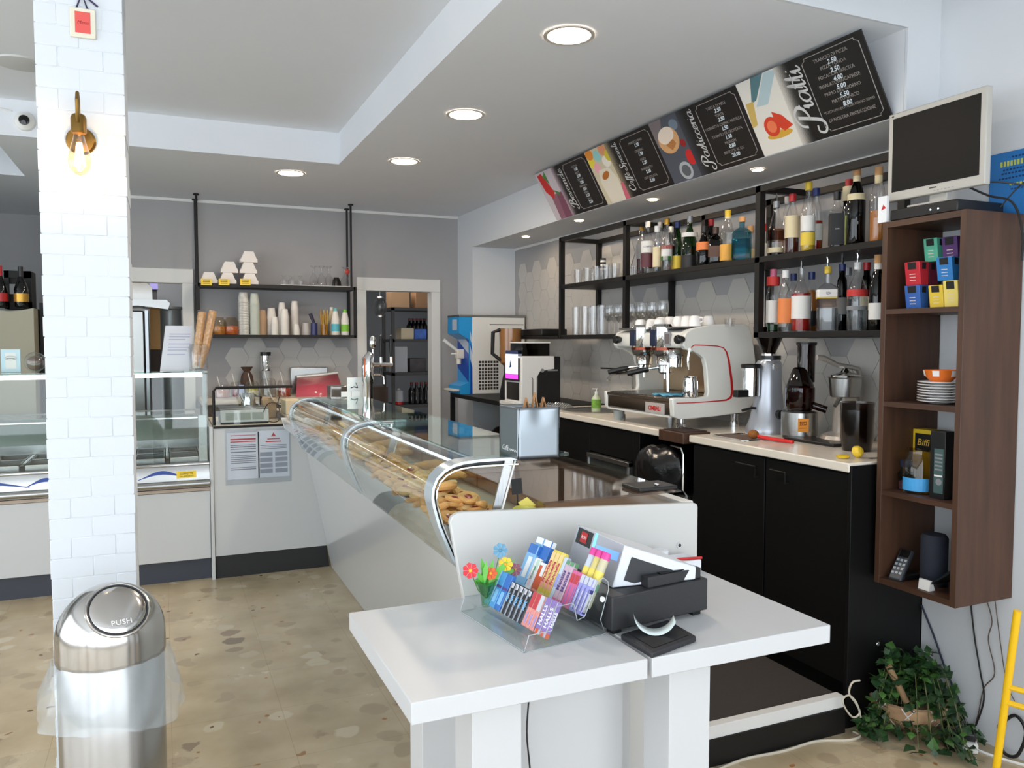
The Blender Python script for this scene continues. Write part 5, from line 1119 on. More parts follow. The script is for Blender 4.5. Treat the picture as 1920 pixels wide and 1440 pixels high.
LF1 = mat('ivy green', (34, 62, 32), .45, vary=.35, vscale=9); LF2 = mat('light ivy green', (62, 98, 44), .45, vary=.3, vscale=9)
lv = MB(); st = MB(); S_ = mat('ivy stem', (96, 100, 56), .6)
def leaf(b, p, s, m):
    M = Matrix.Translation(p) @ Matrix.Rotation(rnd.uniform(0, 6.28), 4, 'Z') @ Matrix.Rotation(rnd.uniform(-1.3, .6), 4, 'Y') @ Matrix.Rotation(rnd.uniform(-.6, .6), 4, 'X')
    o = [(0, 0, 0), (.35, .42, .05), (.55, .30, .03), (1.0, 0, -.12), (.55, -.30, .03), (.35, -.42, .05)]
    b.add([(q[0] * s, q[1] * s, q[2] * s) for q in o] + [(.5 * s, 0, 0)], [(0, 6, 1), (1, 6, 2), (2, 6, 3), (3, 6, 4), (4, 6, 5), (5, 6, 0)], m, M)
for k in range(58):
    a = rnd.uniform(0, 6.28); L = rnd.uniform(.10, .27); hgt = rnd.uniform(.04, .2); bias = Vector((0, 0, 0))
    pts = []
    for i in range(7):
        q = i / 6; r = .04 + L * q; pts.append(Vector((min(px + r * cos(a) * .85, XN - .03), py + r * sin(a), max(.02, .11 + hgt * sin(pi * min(q * 1.15, 1)) - .10 * q * q))))
    pts = [Vector((min(q.x, XN - .05), min(q.y, 2.11), q.z)) for q in pts]
    st.tube(pts, .0014, S_, 4)
    for i in range(1, 7):
        for _ in range(3): leaf(lv, pts[i] + Vector((rnd.uniform(-.018, .0), rnd.uniform(-.018, .01), rnd.uniform(-.0, .02))), rnd.uniform(.026, .052), LF2 if rnd.random() < .25 else LF1)
for (u, v) in ((1728, 1240), (1752, 1262), (1722, 1262), (1770, 1290), (1740, 1275)):
    p = at(u, v, 'x', px + .08)
    for _ in range(2): leaf(lv, p + Vector((rnd.uniform(-.01, .01), 0, rnd.uniform(-.01, .01))), .045, LF1)
st.tube([(px, py, .12), at(1745, 1300, 'x', px + .08), at(1728, 1240, 'x', px + .08)], .0016, S_, 4)
st.build('stems', t); lv.build('foliage', t, smooth=False)
MB().cyl((px - .08, py - .06, .13), (px - .13, py - .02, .26), .012, mat('support stick', (150, 120, 86), .8)).build('support_stick', t)
p = at(1830, 1392, 'z', .0); 
t = thing('power_strip', 'white power strip with plugs on the floor near the wall', 'power strip', (p.x, p.y, 0)); q = p
b = MB(); M = Matrix.Translation((min(q.x, 2.62), q.y, .02)) @ Matrix.Rotation(.8, 4, 'Z'); b.cbox((0, 0, 0), (.14, .05, .035), LW, M); b.build('strip', t, bevel=.006)
b = MB(); b.cbox((-.03, .0, .03), (.045, .04, .03), BLACKP, M); b.build('plug', t, bevel=.006)
p = at(1790, 1388, 'z', .03)
tag(MB().box(p.x - .03, p.y - .03, 0, p.x + .03, p.y + .03, .06, BLACKP).build('power_adapter', bevel=.012), 'black adapter lying beside the plant basket', 'adapter')
cable('cable', 'coiled black lead standing up against the wall by the power strip', [(2.66, py - .28, .10), (2.67, py - .33, .16), (2.67, py - .37, .12), (2.66, py - .35, .03), (2.66, py - .30, .02), (2.66, py - .28, .10)], .006, CAB)
def fp(u, v, z=.004): return at(u, v, 'z', z)
cable('cable', 'long cream cable lying on the floor along the bar platform', [fp(1310, 1460), fp(1390, 1425), fp(1470, 1408), fp(1530, 1390), fp(1590, 1388), fp(1612, 1380), fp(1600, 1372)], .005, CAB3)
def yp(u, v, y=2.13): return at(u, v, 'y', y)
cable('cable', 'looped cream cable hanging at the left of the plant', [yp(1612, 1276), yp(1598, 1280), yp(1592, 1300), yp(1604, 1318), yp(1612, 1336), yp(1600, 1345), yp(1586, 1330), yp(1580, 1312), yp(1592, 1304), yp(1606, 1318), yp(1614, 1345)], .0035, CAB3)
cable('cable', 'white cable on the floor below the yellow ladder', [fp(1830, 1405), fp(1870, 1420), fp(1940, 1440)], .005, LW)
LADY = mat('yellow ladder paint', (240, 190, 20), .35)
t = thing('ladder', 'yellow metal ladder leaning at the right edge, only one stile in view', 'ladder', (2.35, 1.5, 0))
p1 = at(1868, 1440, 'x', 2.36); p2 = at(1908, 1145, 'x', 2.36); d = (p2 - p1); 
p0 = p1 - d * (p1.z / d.z); p9 = p1 + d * 3.2
off = Vector((.12, -.38, 0))
def stile(a, b): return MB().tube([a, b], .0115, LADY, 12)
p9 = p1 + d * ((1.0 - p1.z) / d.z)
stile(p0 + Vector((0, 0, .0)), p2 + d * .0).build('stile', t); stile(p0 + off, p2 + off).build('stile', t)
for u, v in ((1895, 1290), (1890, 1318)):
    k = (at(u, v, 'x', 2.36).z - p0.z) / d.z; a = p0 + d * k; MB().tube([a, a + off], .009, LADY, 10).build('rung', t)
k = .08; a = p0 + d * k * 1.0; MB().tube([a, a + off], .009, LADY, 10).build('rung', t)
# ================================================================== pastry display
DW = mat('display white panel', (198, 199, 198), .22, coat=.2)
DY0 = 1.90; DYM = Yu(642, .616, 1.05); DY1 = Yu(544, .616, 1.05); DY2 = 5.13
print('display', DYM, DY1)
t = thing('pastry_display', 'long white pastry counter with a curved glass front', 'display counter', (1.1, 3.5, 0)); TD = t
body = [(.965, 0), (.80, .84), (.69, .90), (.672, .962), (.672, .970), (1.40, .970), (1.41, 0)]
b = MB(); b.prism(body, 'y', DY0 + .012, DY2 - .012, DW); b.build('body', t, bevel=.003)
b = MB(); b.prism([(.968, 0), (.80, .86), (.685, .905), (.665, .975), (.60 + .1, .975), (.85, .86), (1.0, 0)], 'y', DY2 - .012, DY2, WHITE2); b.build('end_trim', t)
endp = [(.653, .995), (.658, 1.008), (.672, 1.016), (.69, 1.018), (1.395, .984), (1.408, .980), (1.411, .970), (1.41, 0.0), (.80, 0), (.688, .80)]
b = MB(); b.prism(endp, 'y', 1.888, 1.906, mat('end panel white', (204, 202, 198), .35)); 
b.build('end_panel', t, bevel=.003)
b = MB()
for u, v in ((985, 1368), (1273, 1022)): p = at(u, v, 'y', 1.888); b.cyl((p.x, 1.884, p.z), (p.x, 1.889, p.z), .009, CHROME); b.cyl((p.x, 1.8835, p.z), (p.x, 1.8842, p.z), .005, DGREY)
b.build('lock', t)
# curved glass
arc = [(.682, .872), (.666, .903), (.646, .95), (.633, .983), (.620, 1.03), (.616, 1.054), (.618, 1.078), (.628, 1.102), (.648, 1.121), (.672, 1.133), (.699, 1.139), (.74, 1.142)]
b = MB(); b.sheet(arc, 'y', DY0 + .05, DYM - .004, .005, GLASS); b.build('front_glass', t, angle=60)
b = MB(); b.sheet(arc, 'y', DYM + .004, DY1, .005, GLASS); b.build('front_glass', t, angle=60)
b = MB(); b.box(.742, DY0 + .03, 1.138, 1.012, DYM, 1.146, GLASSG); b.build('top_glass', t)
b = MB(); b.box(.742, DYM + .002, 1.138, 1.012, DY1, 1.146, GLASSG); b.build('top_glass', t)
ARCM = mat('silver gable', (196, 206, 212), .22, .5)
for y, w in ((DY0 + .012, .062), (DYM - .022, .045), (DY1 - .01, .03)):
    pr = [Vector(p) for p in arc]; a_, c_ = [], []
    b = MB(); b.sheet([p for p in arc] + [(.86, 1.1425)], 'y', y, y + w, .007, ARCM); b.build('gable_strip', t, angle=60)
    b = MB(); inner = []
    for i, p in enumerate(pr):
        tt = (pr[min(i + 1, len(pr) - 1)] - pr[max(i - 1, 0)]).normalized(); n = Vector((tt.y, -tt.x)); inner.append(p + n * .012)
    b.tube([(p.x, y + w * .5, p.y) for p in inner] + [(.86, y + w * .5, 1.13)], .005, BLACKP, 6); b.tube([(p.x + .004, y + w * .3, p.y - .005) for p in inner] + [(.86, y + w * .3, 1.124)], .003, CHROME, 6); b.build('seal', t)
for y in (DY0 + .03, DYM, DY1 - .03):
    b = MB(); b.prism([(.776, .972), (.80, .972), (.846, 1.137), (.822, 1.137)], 'y', y, y + .006, STEEL); b.build('bracket', t)
    b = MB(); b.tube([(.802, y - .003, .972), (.85, y - .003, 1.135)], .0028, LW, 6); b.build('bracket_edge', t)
# light tube below the top glass, rear lids
b = MB(); b.cyl((.715, DY0 + .09, 1.124), (.715, DY1 - .05, 1.124), .004, mat('cool light tube', (230, 240, 250), .4, emit=1.6)); b.build('light_tube', t)
TR = mat('tray steel', (190, 182, 172), .3, .8)
b = MB(); b.box(.69, DY0 + .02, .9705, 1.37, DYM - .005, .974, TR); b.box(.69, DYM + .005, .9705, 1.37, DY1, .974, TR); b.build('tray', t)
for (y0, y1) in ((DY0 + .02, 2.42), (2.425, DYM), (DYM + .01, 3.6), (3.605, DY1)):
    b = MB(); b.box(.93, y0, 1.012, 1.375, y1, 1.018, SMOKE); b.box(.93, y0, .974, .936, y1, 1.012, SMOKE) ; b.build('rear_lid', t)
b = MB(); b.box(1.375, DY0 + .01, .971, 1.41, DY2 - .02, .985, WHITE2); b.build('rear_rail', t, bevel=.002)
b = MB(); b.box(1.24, 1.93, 1.0185, 1.37, 2.03, 1.030, BLACKP); b.cyl((1.31, 1.95, 1.03), (1.31, 1.95, 1.038), .008, CHROME); tag(b.build('bottle_opener', bevel=.003), 'flat black gadget on the rear corner of the display lid', 'gadget')
b = MB(); b.box(.96, 1.97, 1.0182, .99, 2.3, 1.0186, mat('brown card', (150, 108, 80), .8)); 

# pastries
DOUGH = mat('golden pastry', (205, 152, 88), .6, vary=.22, vscale=26, bump=.25, bscale=70); DOUGH2 = mat('pale biscuit', (220, 180, 122), .7, vary=.15, vscale=20, bump=.2, bscale=60)
JAM = mat('red jam', (140, 34, 24), .2); CHOC = mat('chocolate', (60, 34, 22), .3)
def blob(b, M, rx, ry, rz, m, bumps=0, ph=0):
    n, k = 12, 8; vs = []
    for j in range(k + 1):
        a = pi * j / k
        for i in range(n):
            q = 2 * pi * i / n; f = 1 + bumps * sin(q * 3 + ph) * sin(a)
            vs.append((rx * f * sin(a) * cos(q), ry * f * sin(a) * sin(q), -rz * cos(a)))
    fs = [(j * n + i, j * n + (i + 1) % n, (j + 1) * n + (i + 1) % n, (j + 1) * n + i) for j in range(k) for i in range(n)]
    b.add(vs, fs, m, M)
def biscuit(kind):
    b = MB()
    if kind == 0: blob(b, Matrix.Identity(4), .032, .02, .011, DOUGH2, .06)
    elif kind == 1:
        pts = []
        for i in range(9): a = -2.0 + i * .5; pts.append((.022 * cos(a), .028 * sin(a), 0))
        b.tube(pts, [.004, .008, .011, .013, .014, .013, .011, .008, .004], DOUGH, 8)
    elif kind == 2: b.lathe([(.02, -.008), (.028, -.004), (.03, .002), (.024, .007), (.010, .004)], DOUGH, n=16)
    return b
protos = []
names = ('finger_biscuit', 'mini_croissant', 'jam_biscuit')
labs = ('pale oval biscuit in the heaped pastry display', 'small curved pastry in the heaped pastry display', 'round jam-filled biscuit in the heaped pastry display')
grp = ('pale oval biscuits in the display', 'small curved pastries in the display', 'jam biscuits in the display')
for k in range(3):
    t = thing(names[k], labs[k], 'pastry', (0, 0, 0), group=grp[k]); biscuit(k).build('dough', t)
    if k == 2: MB().lathe([(.012, .003), (.010, .0065), (.0001, .0075)], JAM, n=12).build('jam', t)
    if k == 0: b = MB(); blob(b, Matrix.Translation((0, 0, .0085)), .014, .007, .004, CHOC if False else DOUGH); b.build('topping', t)
    protos.append([t, False])
rp = random.Random(11)
def place(k, x, y, z, flat=.35):
    t, used = protos[k]; rot = (rp.uniform(-flat, flat), rp.uniform(-flat, flat), rp.uniform(0, 6.28))
    if not used: t.location = (x, y, z); t.rotation_euler = rot; protos[k][1] = True; return t
    return dup(t, (x, y, z), rot=rot)
def heap(x0, x1, y0, y1, n, kinds, h, sc_=1):
    for i in range(n):
        q = (i + .5) / n; x = rp.uniform(x0, x1); y = rp.uniform(y0, y1); ex = 1 - abs((x - (x0 + x1) / 2) / ((x1 - x0) / 2)) ** 2
        ey = 1 - abs((y - (y0 + y1) / 2) / ((y1 - y0) / 2)) ** 4
        z = .985 + h * ex * ey * (.25 + .75 * q); k = rp.choice(kinds); o = place(k, x, y, z)
        if sc_ != 1: o.scale = (sc_, sc_, sc_)
heap(.67, .80, 1.96, 2.30, 62, (0, 1, 2), .055)
heap(.67, .82, 2.34, 2.62, 30, (0, 0, 2), .04, 1.1)
heap(.67, .80, 2.66, 2.90, 20, (1, 2), .03, 1.25)
heap(.68, .80, 3.00, 3.5, 24, (1, 0), .03, 1.5)
heap(.68, .80, 3.6, 4.2, 16, (2, 1), .02, 1.6)
# larger cakes on the rear of the trays
def croissant(x, y, z, rz, s, label):
    t = thing('croissant', label, 'croissant', (x, y, z), rz, group=None); b = MB(); pts = []; rr = []
    for i in range(13): a = -1.7 + i * 3.4 / 12; pts.append((.05 * s * cos(a), .075 * s * sin(a), .024 * s)); rr.append(s * (.006 + .022 * (1 - abs(i - 6) / 6.2) * (.86 + .14 * (i % 2))))
    b.tube(pts, rr, DOUGH, 10); b.build('dough', t, world=False); return t
for i, (x, y, r, s) in enumerate(((.86, 2.72, .4, 1), (.85, 2.52, 1.6, 1), (.87, 3.05, 2.6, 1.1), (.86, 3.28, .9, 1.2), (.86, 3.55, 2.1, 1.2), (.87, 3.85, .2, 1.2))):
    croissant(x, y, .9745, r, s, ['croissant under the glass, just before the middle joint', 'nearest croissant lying behind the biscuit heap', 'croissant just beyond the middle glass joint', 'second croissant beyond the middle glass joint', 'third croissant beyond the middle glass joint', 'farthest croissant in the display'][i])
t = thing('price_holder', 'black blank tag on a stick in the near end of the display', 'price tag', (.93, 1.99, .975)); p = at(969, 912, 'y', 1.985)
b = MB(); M = Matrix.Translation(p) @ Matrix.Rotation(.25, 4, 'Z') @ Matrix.Rotation(-.15, 4, 'X'); b.cbox((0, 0, 0), (.036, .0015, .042), mat('slate tag', (26, 26, 26), .5), M); b.build('tag', t); MB().cyl((p.x + .005, 1.985, .975), p, .002, BLACKP).build('stick', t)
t = thing('yellow_wrap', 'crumpled yellow paper and cheese-like cake at the display end', 'wrapper', (.95, 1.97, .975)); p = at(985, 945, 'y', 1.975)
b = MB(); blob(b, Matrix.Translation((p.x, 1.975, .99)), .034, .03, .014, mat('yellow cake', (236, 206, 90), .6, vary=.2, vscale=60), .1); b.build('cake', t)
b = MB(); b.add([(p.x - .01, 1.965, .995), (p.x + .03, 1.968, 1.0), (p.x + .01, 1.985, 1.022), (p.x - .02, 1.98, 1.01)], [(0, 1, 2), (0, 2, 3), (0, 1, 3), (1, 2, 3)], mat('yellow paper', (240, 220, 110), .5)); b.build('paper', t, smooth=False)

# steel box with wooden pegs on the glass top
p = at(971, 862, 'z', 1.1465); q = at(1057, 861, 'z', 1.1465); r_ = at(933, 850, 'z', 1.1465)
print('box', p, q, r_)
bw_ = .118; bd = .125; bh = zof(765, p.x, p.y) - 1.1465; bh = 1.2685 - 1.1465 if not (.05 < bh < .3) else bh
t = thing('steel_box', 'dented brushed steel box holder on the display\'s glass top', 'holder', (p.x, p.y, 1.1465))
bx, by = p.x, 1.862
n = 14; b = MB()
BS = mat('dented steel', (140, 146, 151), .34, 1)
def wallgrid(o, e1, e2, m, dent):
    vs = []; 
    for j in range(n + 1):
        for i in range(n + 1):
            s_, t_ = i / n, j / n; d = dent(s_, t_); nn = Vector(e1).cross(Vector(e2)).normalized(); vs.append(Vector(o) + Vector(e1) * s_ + Vector(e2) * t_ + nn * d)
    b.add(vs, [(j * (n + 1) + i, j * (n + 1) + i + 1, (j + 1) * (n + 1) + i + 1, (j + 1) * (n + 1) + i) for j in range(n) for i in range(n)], m)
wallgrid((bx, by, 1.1465), (bw_, 0, 0), (0, 0, bh), BS, lambda s_, t_: .004 * max(0, t_ - .6) * sin(s_ * 9) * 2.5 - .006 * max(0, .35 - s_) * max(0, t_ - .5) * 6)
wallgrid((bx, by + bd, 1.1465), (0, -bd, 0), (0, 0, bh), BS, lambda s_, t_: .0)
wallgrid((bx + bw_, by, 1.1465), (0, bd, 0), (0, 0, bh), BS, lambda s_, t_: .0)
wallgrid((bx + bw_, by + bd, 1.1465), (-bw_, 0, 0), (0, 0, bh), BS, lambda s_, t_: .0)
b.box(bx + .001, by + .001, 1.1465, bx + bw_ - .001, by + bd - .001, 1.148, BS); o = b.build('casing', t, angle=50)
sm = o.modifiers.new('th', 'SOLIDIFY'); sm.thickness = .0015; sm.offset = -1
b = MB(); b.text('Caffe Vesuvio', .017, Matrix.Translation((bx - .0012, by + bd * .5, 1.1465 + .022)) @ Matrix.Rotation(-pi / 2, 4, 'Z') @ Matrix.Rotation(pi / 2, 4, 'X'), LW, shear=.3, ext=.0001); 
b = MB(); b.text('Caffè', .020, Matrix.Translation((bx - .0012, by + bd * .66, 1.1465 + .022)) @ Matrix.Rotation(-pi / 2, 4, 'Z') @ Matrix.Rotation(pi / 2, 4, 'X'), LW, shear=.3, ext=.0001); b.tube([(bx - .0014, by + bd * .45 - k * .006, 1.1465 + .018 + .005 * (k % 2)) for k in range(9)], .0008, LW, 4); b.build('lettering', t, smooth=False)
t = thing('wooden_stand', 'small wooden lattice pegs sticking out of the steel box', 'wooden stand', (bx + .08, by + .06, 1.1485)); WL_ = mat('light wood', (170, 124, 80), .6)
b = MB(); z0 = 1.1465 + bh
zz0 = 1.149
for (x0, x1) in ((.035, .06), (.06, .085), (.085, .11)):
    hgt = .035 if x0 == .06 else .022
    b.prism([(bx + x0, z0 - .02), (bx + x0 + .004, z0 - .02), (bx + (x0 + x1) / 2, z0 + hgt - .008), (bx + x1 - .004, z0 - .02), (bx + x1, z0 - .02), (bx + (x0 + x1) / 2, z0 + hgt)], 'y', by + .05, by + .062, WL_)
b.box(bx + .03, by + .053, zz0, bx + .114, by + .059, z0 - .015, WL_); b.build('lattice', t)

# ------------------------------------------------------------------ beer tower, cards at the display's far end
LZ = .985
b = MB(); b.box(.70, DY1 + .01, .970, 1.37, 5.75, LZ - .0, mat('inner counter top', (196, 182, 164), .4)); tag(b.build('counter_top', bevel=.003), 'beige worktop at the far corner behind the curved glass', 'worktop')
ty = 4.55; tx = Xu(690, ty, 1.2)
t = thing('beer_tap', 'chrome beer tower with three handles behind the curved display', 'beer tap', (tx, ty, LZ))
def T(u, v): p = at(u, v, 'y', ty); return p
b = MB(); b.lathe([(.05, 0), (.05, .012), (.03, .02), (.028, .22), (.035, .24), (.034, .33)], CHROME, (tx, ty, LZ), 24); b.build('column', t)
b = MB(); a = T(693, 668); c_ = T(688, 715); b.tube([(tx, ty, LZ + .3), (tx + .0, ty, LZ + .36), (tx + .02, ty, LZ + .40)], [.034, .034, .02], CHROME, 14); b.box(tx - .028, ty - .03, LZ + .26, tx - .02, ty + .03, LZ + .37, mat('copper badge', (176, 92, 60), .3, .6)); b.build('head', t, bevel=.003)
h0 = T(700, 640)
b = MB(); p = T(699, 655); b.tube([p + Vector((0, 0, -.05)), p], .006, CHROME); M = Matrix.Translation(p + Vector((0, 0, .035))); b.ball(p + Vector((0, 0, .04)), .022, CHROME, 14, 1.7); b.build('handle', t)
for u in (714, 733):
    p = T(u, 640); b = MB(); b.tube([p + Vector((0, 0, .03)), p + Vector((0, 0, -.01)), p + Vector((0, 0, -.05)), p + Vector((0, 0, -.09))], [.006, .013, .011, .007], BLACKP, 10); b.ball(p + Vector((0, 0, .033)), .006, CHROME, 8); b.tube([p + Vector((0, 0, -.09)), p + Vector((0, 0, -.13))], .009, CHROME); b.build('handle', t)
a = T(700, 683); c_ = T(736, 683); b = MB(); b.tube([a, c_], .011, CHROME, 10); b.tube([T(714, 690), T(714, 708)], [.007, .004], BLACKP, 8); b.tube([T(694, 702), T(714, 702), T(719, 706), T(720, 720)], .005, CHROME, 8); b.build('spouts', t)
t = thing('napkin_box', 'dark mirrored box at the foot of the beer tower', 'box', (.9, 4.7, LZ)); x0 = Xu(620, 4.75, 1.1); x1 = Xu(664, 4.75, 1.1)
MB().box(x0, 4.75, LZ, x1, 4.87, LZ + .20, mat('dark mirror steel', (120, 114, 110), .14, 1)).build('body', t, bevel=.003)
t = thing('card_stand', 'white tiled card stand in front of the mirrored box', 'card stand', (.9, 4.6, LZ)); x0 = Xu(640, 4.6, 1.1); x1 = Xu(676, 4.6, 1.1); zt = at(655, 734, 'y', 4.6).z; wc = x1 - x0
WCD = mat('bright card', (236, 244, 244), .4)
b = MB(); b.box(x0, 4.6, LZ, x1, 4.604, zt, WCD); b.build('card', t)
b = MB(); b.box(x0 + wc * .5, 4.599, LZ, x0 + wc * .53, 4.6, zt, GREY); b.box(x0, 4.599, LZ + (zt - LZ) * .5, x0 + wc * .52, 4.6, LZ + (zt - LZ) * .52, GREY); b.build('lines', t)
t = thing('logo_card', 'white card with a small dark drawing above the tiled card', 'card', (x0 + .05, 4.66, LZ))
b = MB(); za = at(655, 708, 'y', 4.66).z; xa = Xu(651, 4.66, 1.2); xb = Xu(679, 4.66, 1.2); b.box(xa, 4.66, LZ, xb, 4.664, za, WCD); b.build('card', t)
b = MB(); zq = za - .06; b.tube([(xa + .02, 4.659, zq), (xa + .04, 4.659, zq + .006), (xa + .06, 4.659, zq)], .003, DGREY, 5); b.tube([(xa + .05, 4.659, zq + .03), (xa + .062, 4.659, zq)], .002, DGREY, 5); b.build('drawing', t)

# ================================================================== pay table
TZ = .80; YFt = 1.362; TTH = .042
PM = mat('table white', (200, 200, 201), .34)
t = thing('pay_table', 'left half of the white pay table, with the sweets on it', 'table', (.65, 1.6, 0))
MB().box(.396, YFt, TZ - TTH, .898, 1.886, TZ, PM).build('tabletop', t, bevel=.002)
MB().box(.535, 1.42, 0, .64, 1.52, TZ - TTH, PM).build('leg', t, bevel=.0015); MB().box(.535, 1.75, 0, .64, 1.85, TZ - TTH, PM).build('leg', t, bevel=.0015)
t = thing('pay_table', 'right half of the white pay table, with the cash drawer on it', 'table', (1.15, 1.6, 0))
MB().box(.908, YFt, TZ - TTH, 1.392, 1.886, TZ, PM).build('tabletop', t, bevel=.002)
MB().box(.992, 1.42, 0, 1.10, 1.52, TZ - TTH, PM).build('leg', t, bevel=.0015); MB().box(.992, 1.75, 0, 1.10, 1.85, TZ - TTH, PM).build('leg', t, bevel=.0015)
MB().box(.72, 1.60, 0, .985, 1.615, TZ - TTH - .001, PM).build('modesty_panel', t)
cable('cable', 'thin black lead hanging below the table in front of the end panel', [(.74, 1.585, .756), (.735, 1.585, .68), (.725, 1.58, .58), (.735, 1.585, .45), (.70, 1.58, .3), (.71, 1.58, .02)], .002, CAB)
cable('cable', 'thin grey lead hanging beside the black one below the table', [(.72, 1.59, .756), (.70, 1.59, .6), (.69, 1.59, .4), (.70, 1.59, .2), (.69, 1.59, .02)], .002, GREY)
# cash drawer (rotated), receipt tray, printer
def TT(u, v, z=TZ): return at(u, v, 'z', z)
DR_ = radians_ = None
c0 = Vector((.893, 1.497, 0)); e1 = Vector((1.178, 1.532, 0)) - c0; ang = atan2(e1.y, e1.x)
def rot(b, x0, y0, z0, x1, y1, z1, m, base=None): return b.box(x0, y0, z0, x1, y1, z1, m, Matrix.Translation(base or (c0.x, c0.y, TZ)) @ Matrix.Rotation(ang, 4, 'Z'))
t = thing('cash_drawer', 'black metal cash drawer under the white till printer', 'cash drawer', (c0.x, c0.y, TZ))
b = MB(); rot(b, 0, 0, .012, .285, .30, .088, mat('speckled black steel', (38, 38, 40), .55, vary=.2, vscale=200)); b.build('case', t, bevel=.003)
for (x, y) in ((.012, .012), (.25, .012), (.012, .26), (.25, .26)): b = MB(); rot(b, x, y, 0, x + .024, y + .024, .012, BLACKP); b.build('foot', t)
b = MB(); rot(b, .11, .010, .088, .272, .036, .113, mat('speckled black steel', (38, 38, 40), .55)); rot(b, .15, .013, .113, .23, .030, .116, BLACKG); b.build('printer_lip', t, bevel=.003)
# white till body: a tilted box whose two faces show
t = thing('till', 'white self-service till with black window, red logo and blue light', 'till', (c0.x, c0.y + .1, TZ + .089))
TW = mat('till white', (214, 216, 222), .35); TG = mat('till silver', (176, 178, 186), .35)
Bb = Vector((.926, 1.552, .8895)); Bt = Vector((.957, 1.55, .985)); Tr = Vector((1.145, 1.535, .918)); Br = Vector((1.139, 1.53, .8895)); dY = Vector((0, .225, 0))
P = [Bb, Bt, Tr, Br] + [p + dY for p in (Bb, Bt, Tr, Br)]
def box8(b, P, m): b.add(P, [(0, 1, 2, 3), (7, 6, 5, 4), (0, 4, 5, 1), (1, 5, 6, 2), (2, 6, 7, 3), (3, 7, 4, 0)], m)
b = MB(); box8(b, P, TW); b.build('body', t, bevel=.003)
def onface(b, O, U, V, pts, m, lift=.0008):
    n = (U.cross(V)).normalized()
    if n.dot(CAM - O) < 0: n = -n
    b.quad([O + U * s_ + V * t_ + n * lift for s_, t_ in pts], m)
b = MB(); nn = (Tr - Bt).cross(Bb - Bt).normalized(); nn = nn if nn.dot(CAM - Bt) > 0 else -nn
def onpl(u, v): r_ = ray(u, v); return CAM + r_ * (nn.dot(Bt - CAM) / nn.dot(r_)) + nn * .0008
b.quad([onpl(*q) for q in ((1184, 1044), (1297, 1080), (1295, 1092), (1221, 1103), (1169, 1088))], mat('till window', (44, 46, 50), .3)); b.build('window', t, smooth=False)
g1 = Bt + dY; g0 = Bb + dY; f1 = Bt
b = MB(); U = f1 - g1; V = g0 - g1
onface(b, g1, U, V, [(.01, .01), (.99, .01), (.99, .99), (.01, .99)], TG, .0006)
onface(b, g1, U, V, [(.05, .04), (.38, .04), (.38, .42), (.05, .42)], BLACKG, .001)
onface(b, g1, U, V, [(.14, .10), (.28, .10), (.28, .36), (.14, .36)], RED, .0016)
onface(b, g1, U, V, [(.42, .0), (.47, .0), (.47, .44), (.42, .44)], mat('blue glow', (90, 180, 250), .4, emit=1.5), .0014)
onface(b, g1, U, V, [(.50, .26), (.95, .20), (.95, .40), (.50, .46)], mat('blue panel', (110, 160, 235), .4, emit=.5), .0012)
n = U.cross(V).normalized(); n = n if n.dot(CAM - g1) > 0 else -n
X_ = U.normalized(); Y_ = n.cross(X_); ctr = g1 + U * .21 + V * .23 + n * .002
TM = Matrix(((X_.x, Y_.x, n.x, ctr.x), (X_.y, Y_.y, n.y, ctr.y), (X_.z, Y_.z, n.z, ctr.z), (0, 0, 0, 1))); b.text('RCH', .012, TM, LW, ext=.0002)
b.build('control_face', t, smooth=False)
# paper rolls and pens behind the till
for (u, v, lab) in ((1240, 1052, 'white till roll standing behind the till'),):
    p = at(u, v, 'y', 1.84); t = thing('paper_roll', lab, 'paper roll', (p.x, 1.84, TZ)); MB().lathe([(.008, 0), (.022, 0), (.022, .072), (.008, .072)], PAPER, (p.x, 1.845, TZ), 24).build('roll', t); MB().shell([(.008, 0), (.008, .0722)], GREY, (p.x, 1.845, TZ), 12).build('core', t)
p = at(1180, 1010, 'y', 1.82)
t = thing('card_holder', 'white leaflet holder between the till and end panel', 'holder', (1.3, 1.85, TZ))
MB().box(1.245, 1.80, TZ, 1.36, 1.878, TZ + .045, PAPER).build('body', t, bevel=.003)
MB().tube([(1.25, 1.82, TZ + .05), (1.36, 1.80, TZ + .05)], .004, RED).build('pen', t)
# scanner tray and curled receipt
t = thing('scanner_pad', 'flat black pad at the table edge under a curled receipt', 'pad', (.95, 1.42, TZ))
P4 = [TT(1163, 1200), TT(1222, 1236), TT(1306, 1204), TT(1252, 1172)]
b = MB(); b.prism([(p.x, p.y) for p in P4], 'z', TZ, TZ + .014, mat('pad black', (36, 36, 40), .5)); b.build('body', t, bevel=.004)
ci = [Vector((p.x, p.y, 0)) for p in P4]; cen = sum(ci, Vector()) / 4; b = MB(); b.prism([tuple((cen + (p - cen) * .78)[:2]) for p in ci], 'z', TZ + .014, TZ + .0155, mat('pad inset', (24, 24, 27), .4)); b.build('inset', t)
b = MB(); n = 16; W_ = .042; c_ = Vector((cen.x - .005, cen.y + .012, TZ + .0165)); vs = []
du = (ci[2] - ci[0]).normalized(); dv = Vector((-du.y, du.x, 0))
for i in range(n + 1):
    a = -1.25 + 2.5 * i / n; 
    for s_ in (-1, 1): vs.append(c_ + du * (.046 * sin(a)) + dv * (s_ * W_ / 2) + Vector((0, 0, .046 * (1 - cos(a)))))
b.add(vs, [(2 * i, 2 * i + 1, 2 * i + 3, 2 * i + 2) for i in range(n)], mat('receipt', (214, 224, 222), .7)); o = b.build('receipt'); o.modifiers.new('th', 'SOLIDIFY').thickness = .0004
tag(o, 'curled pale receipt lying on the flat black pad', 'receipt')

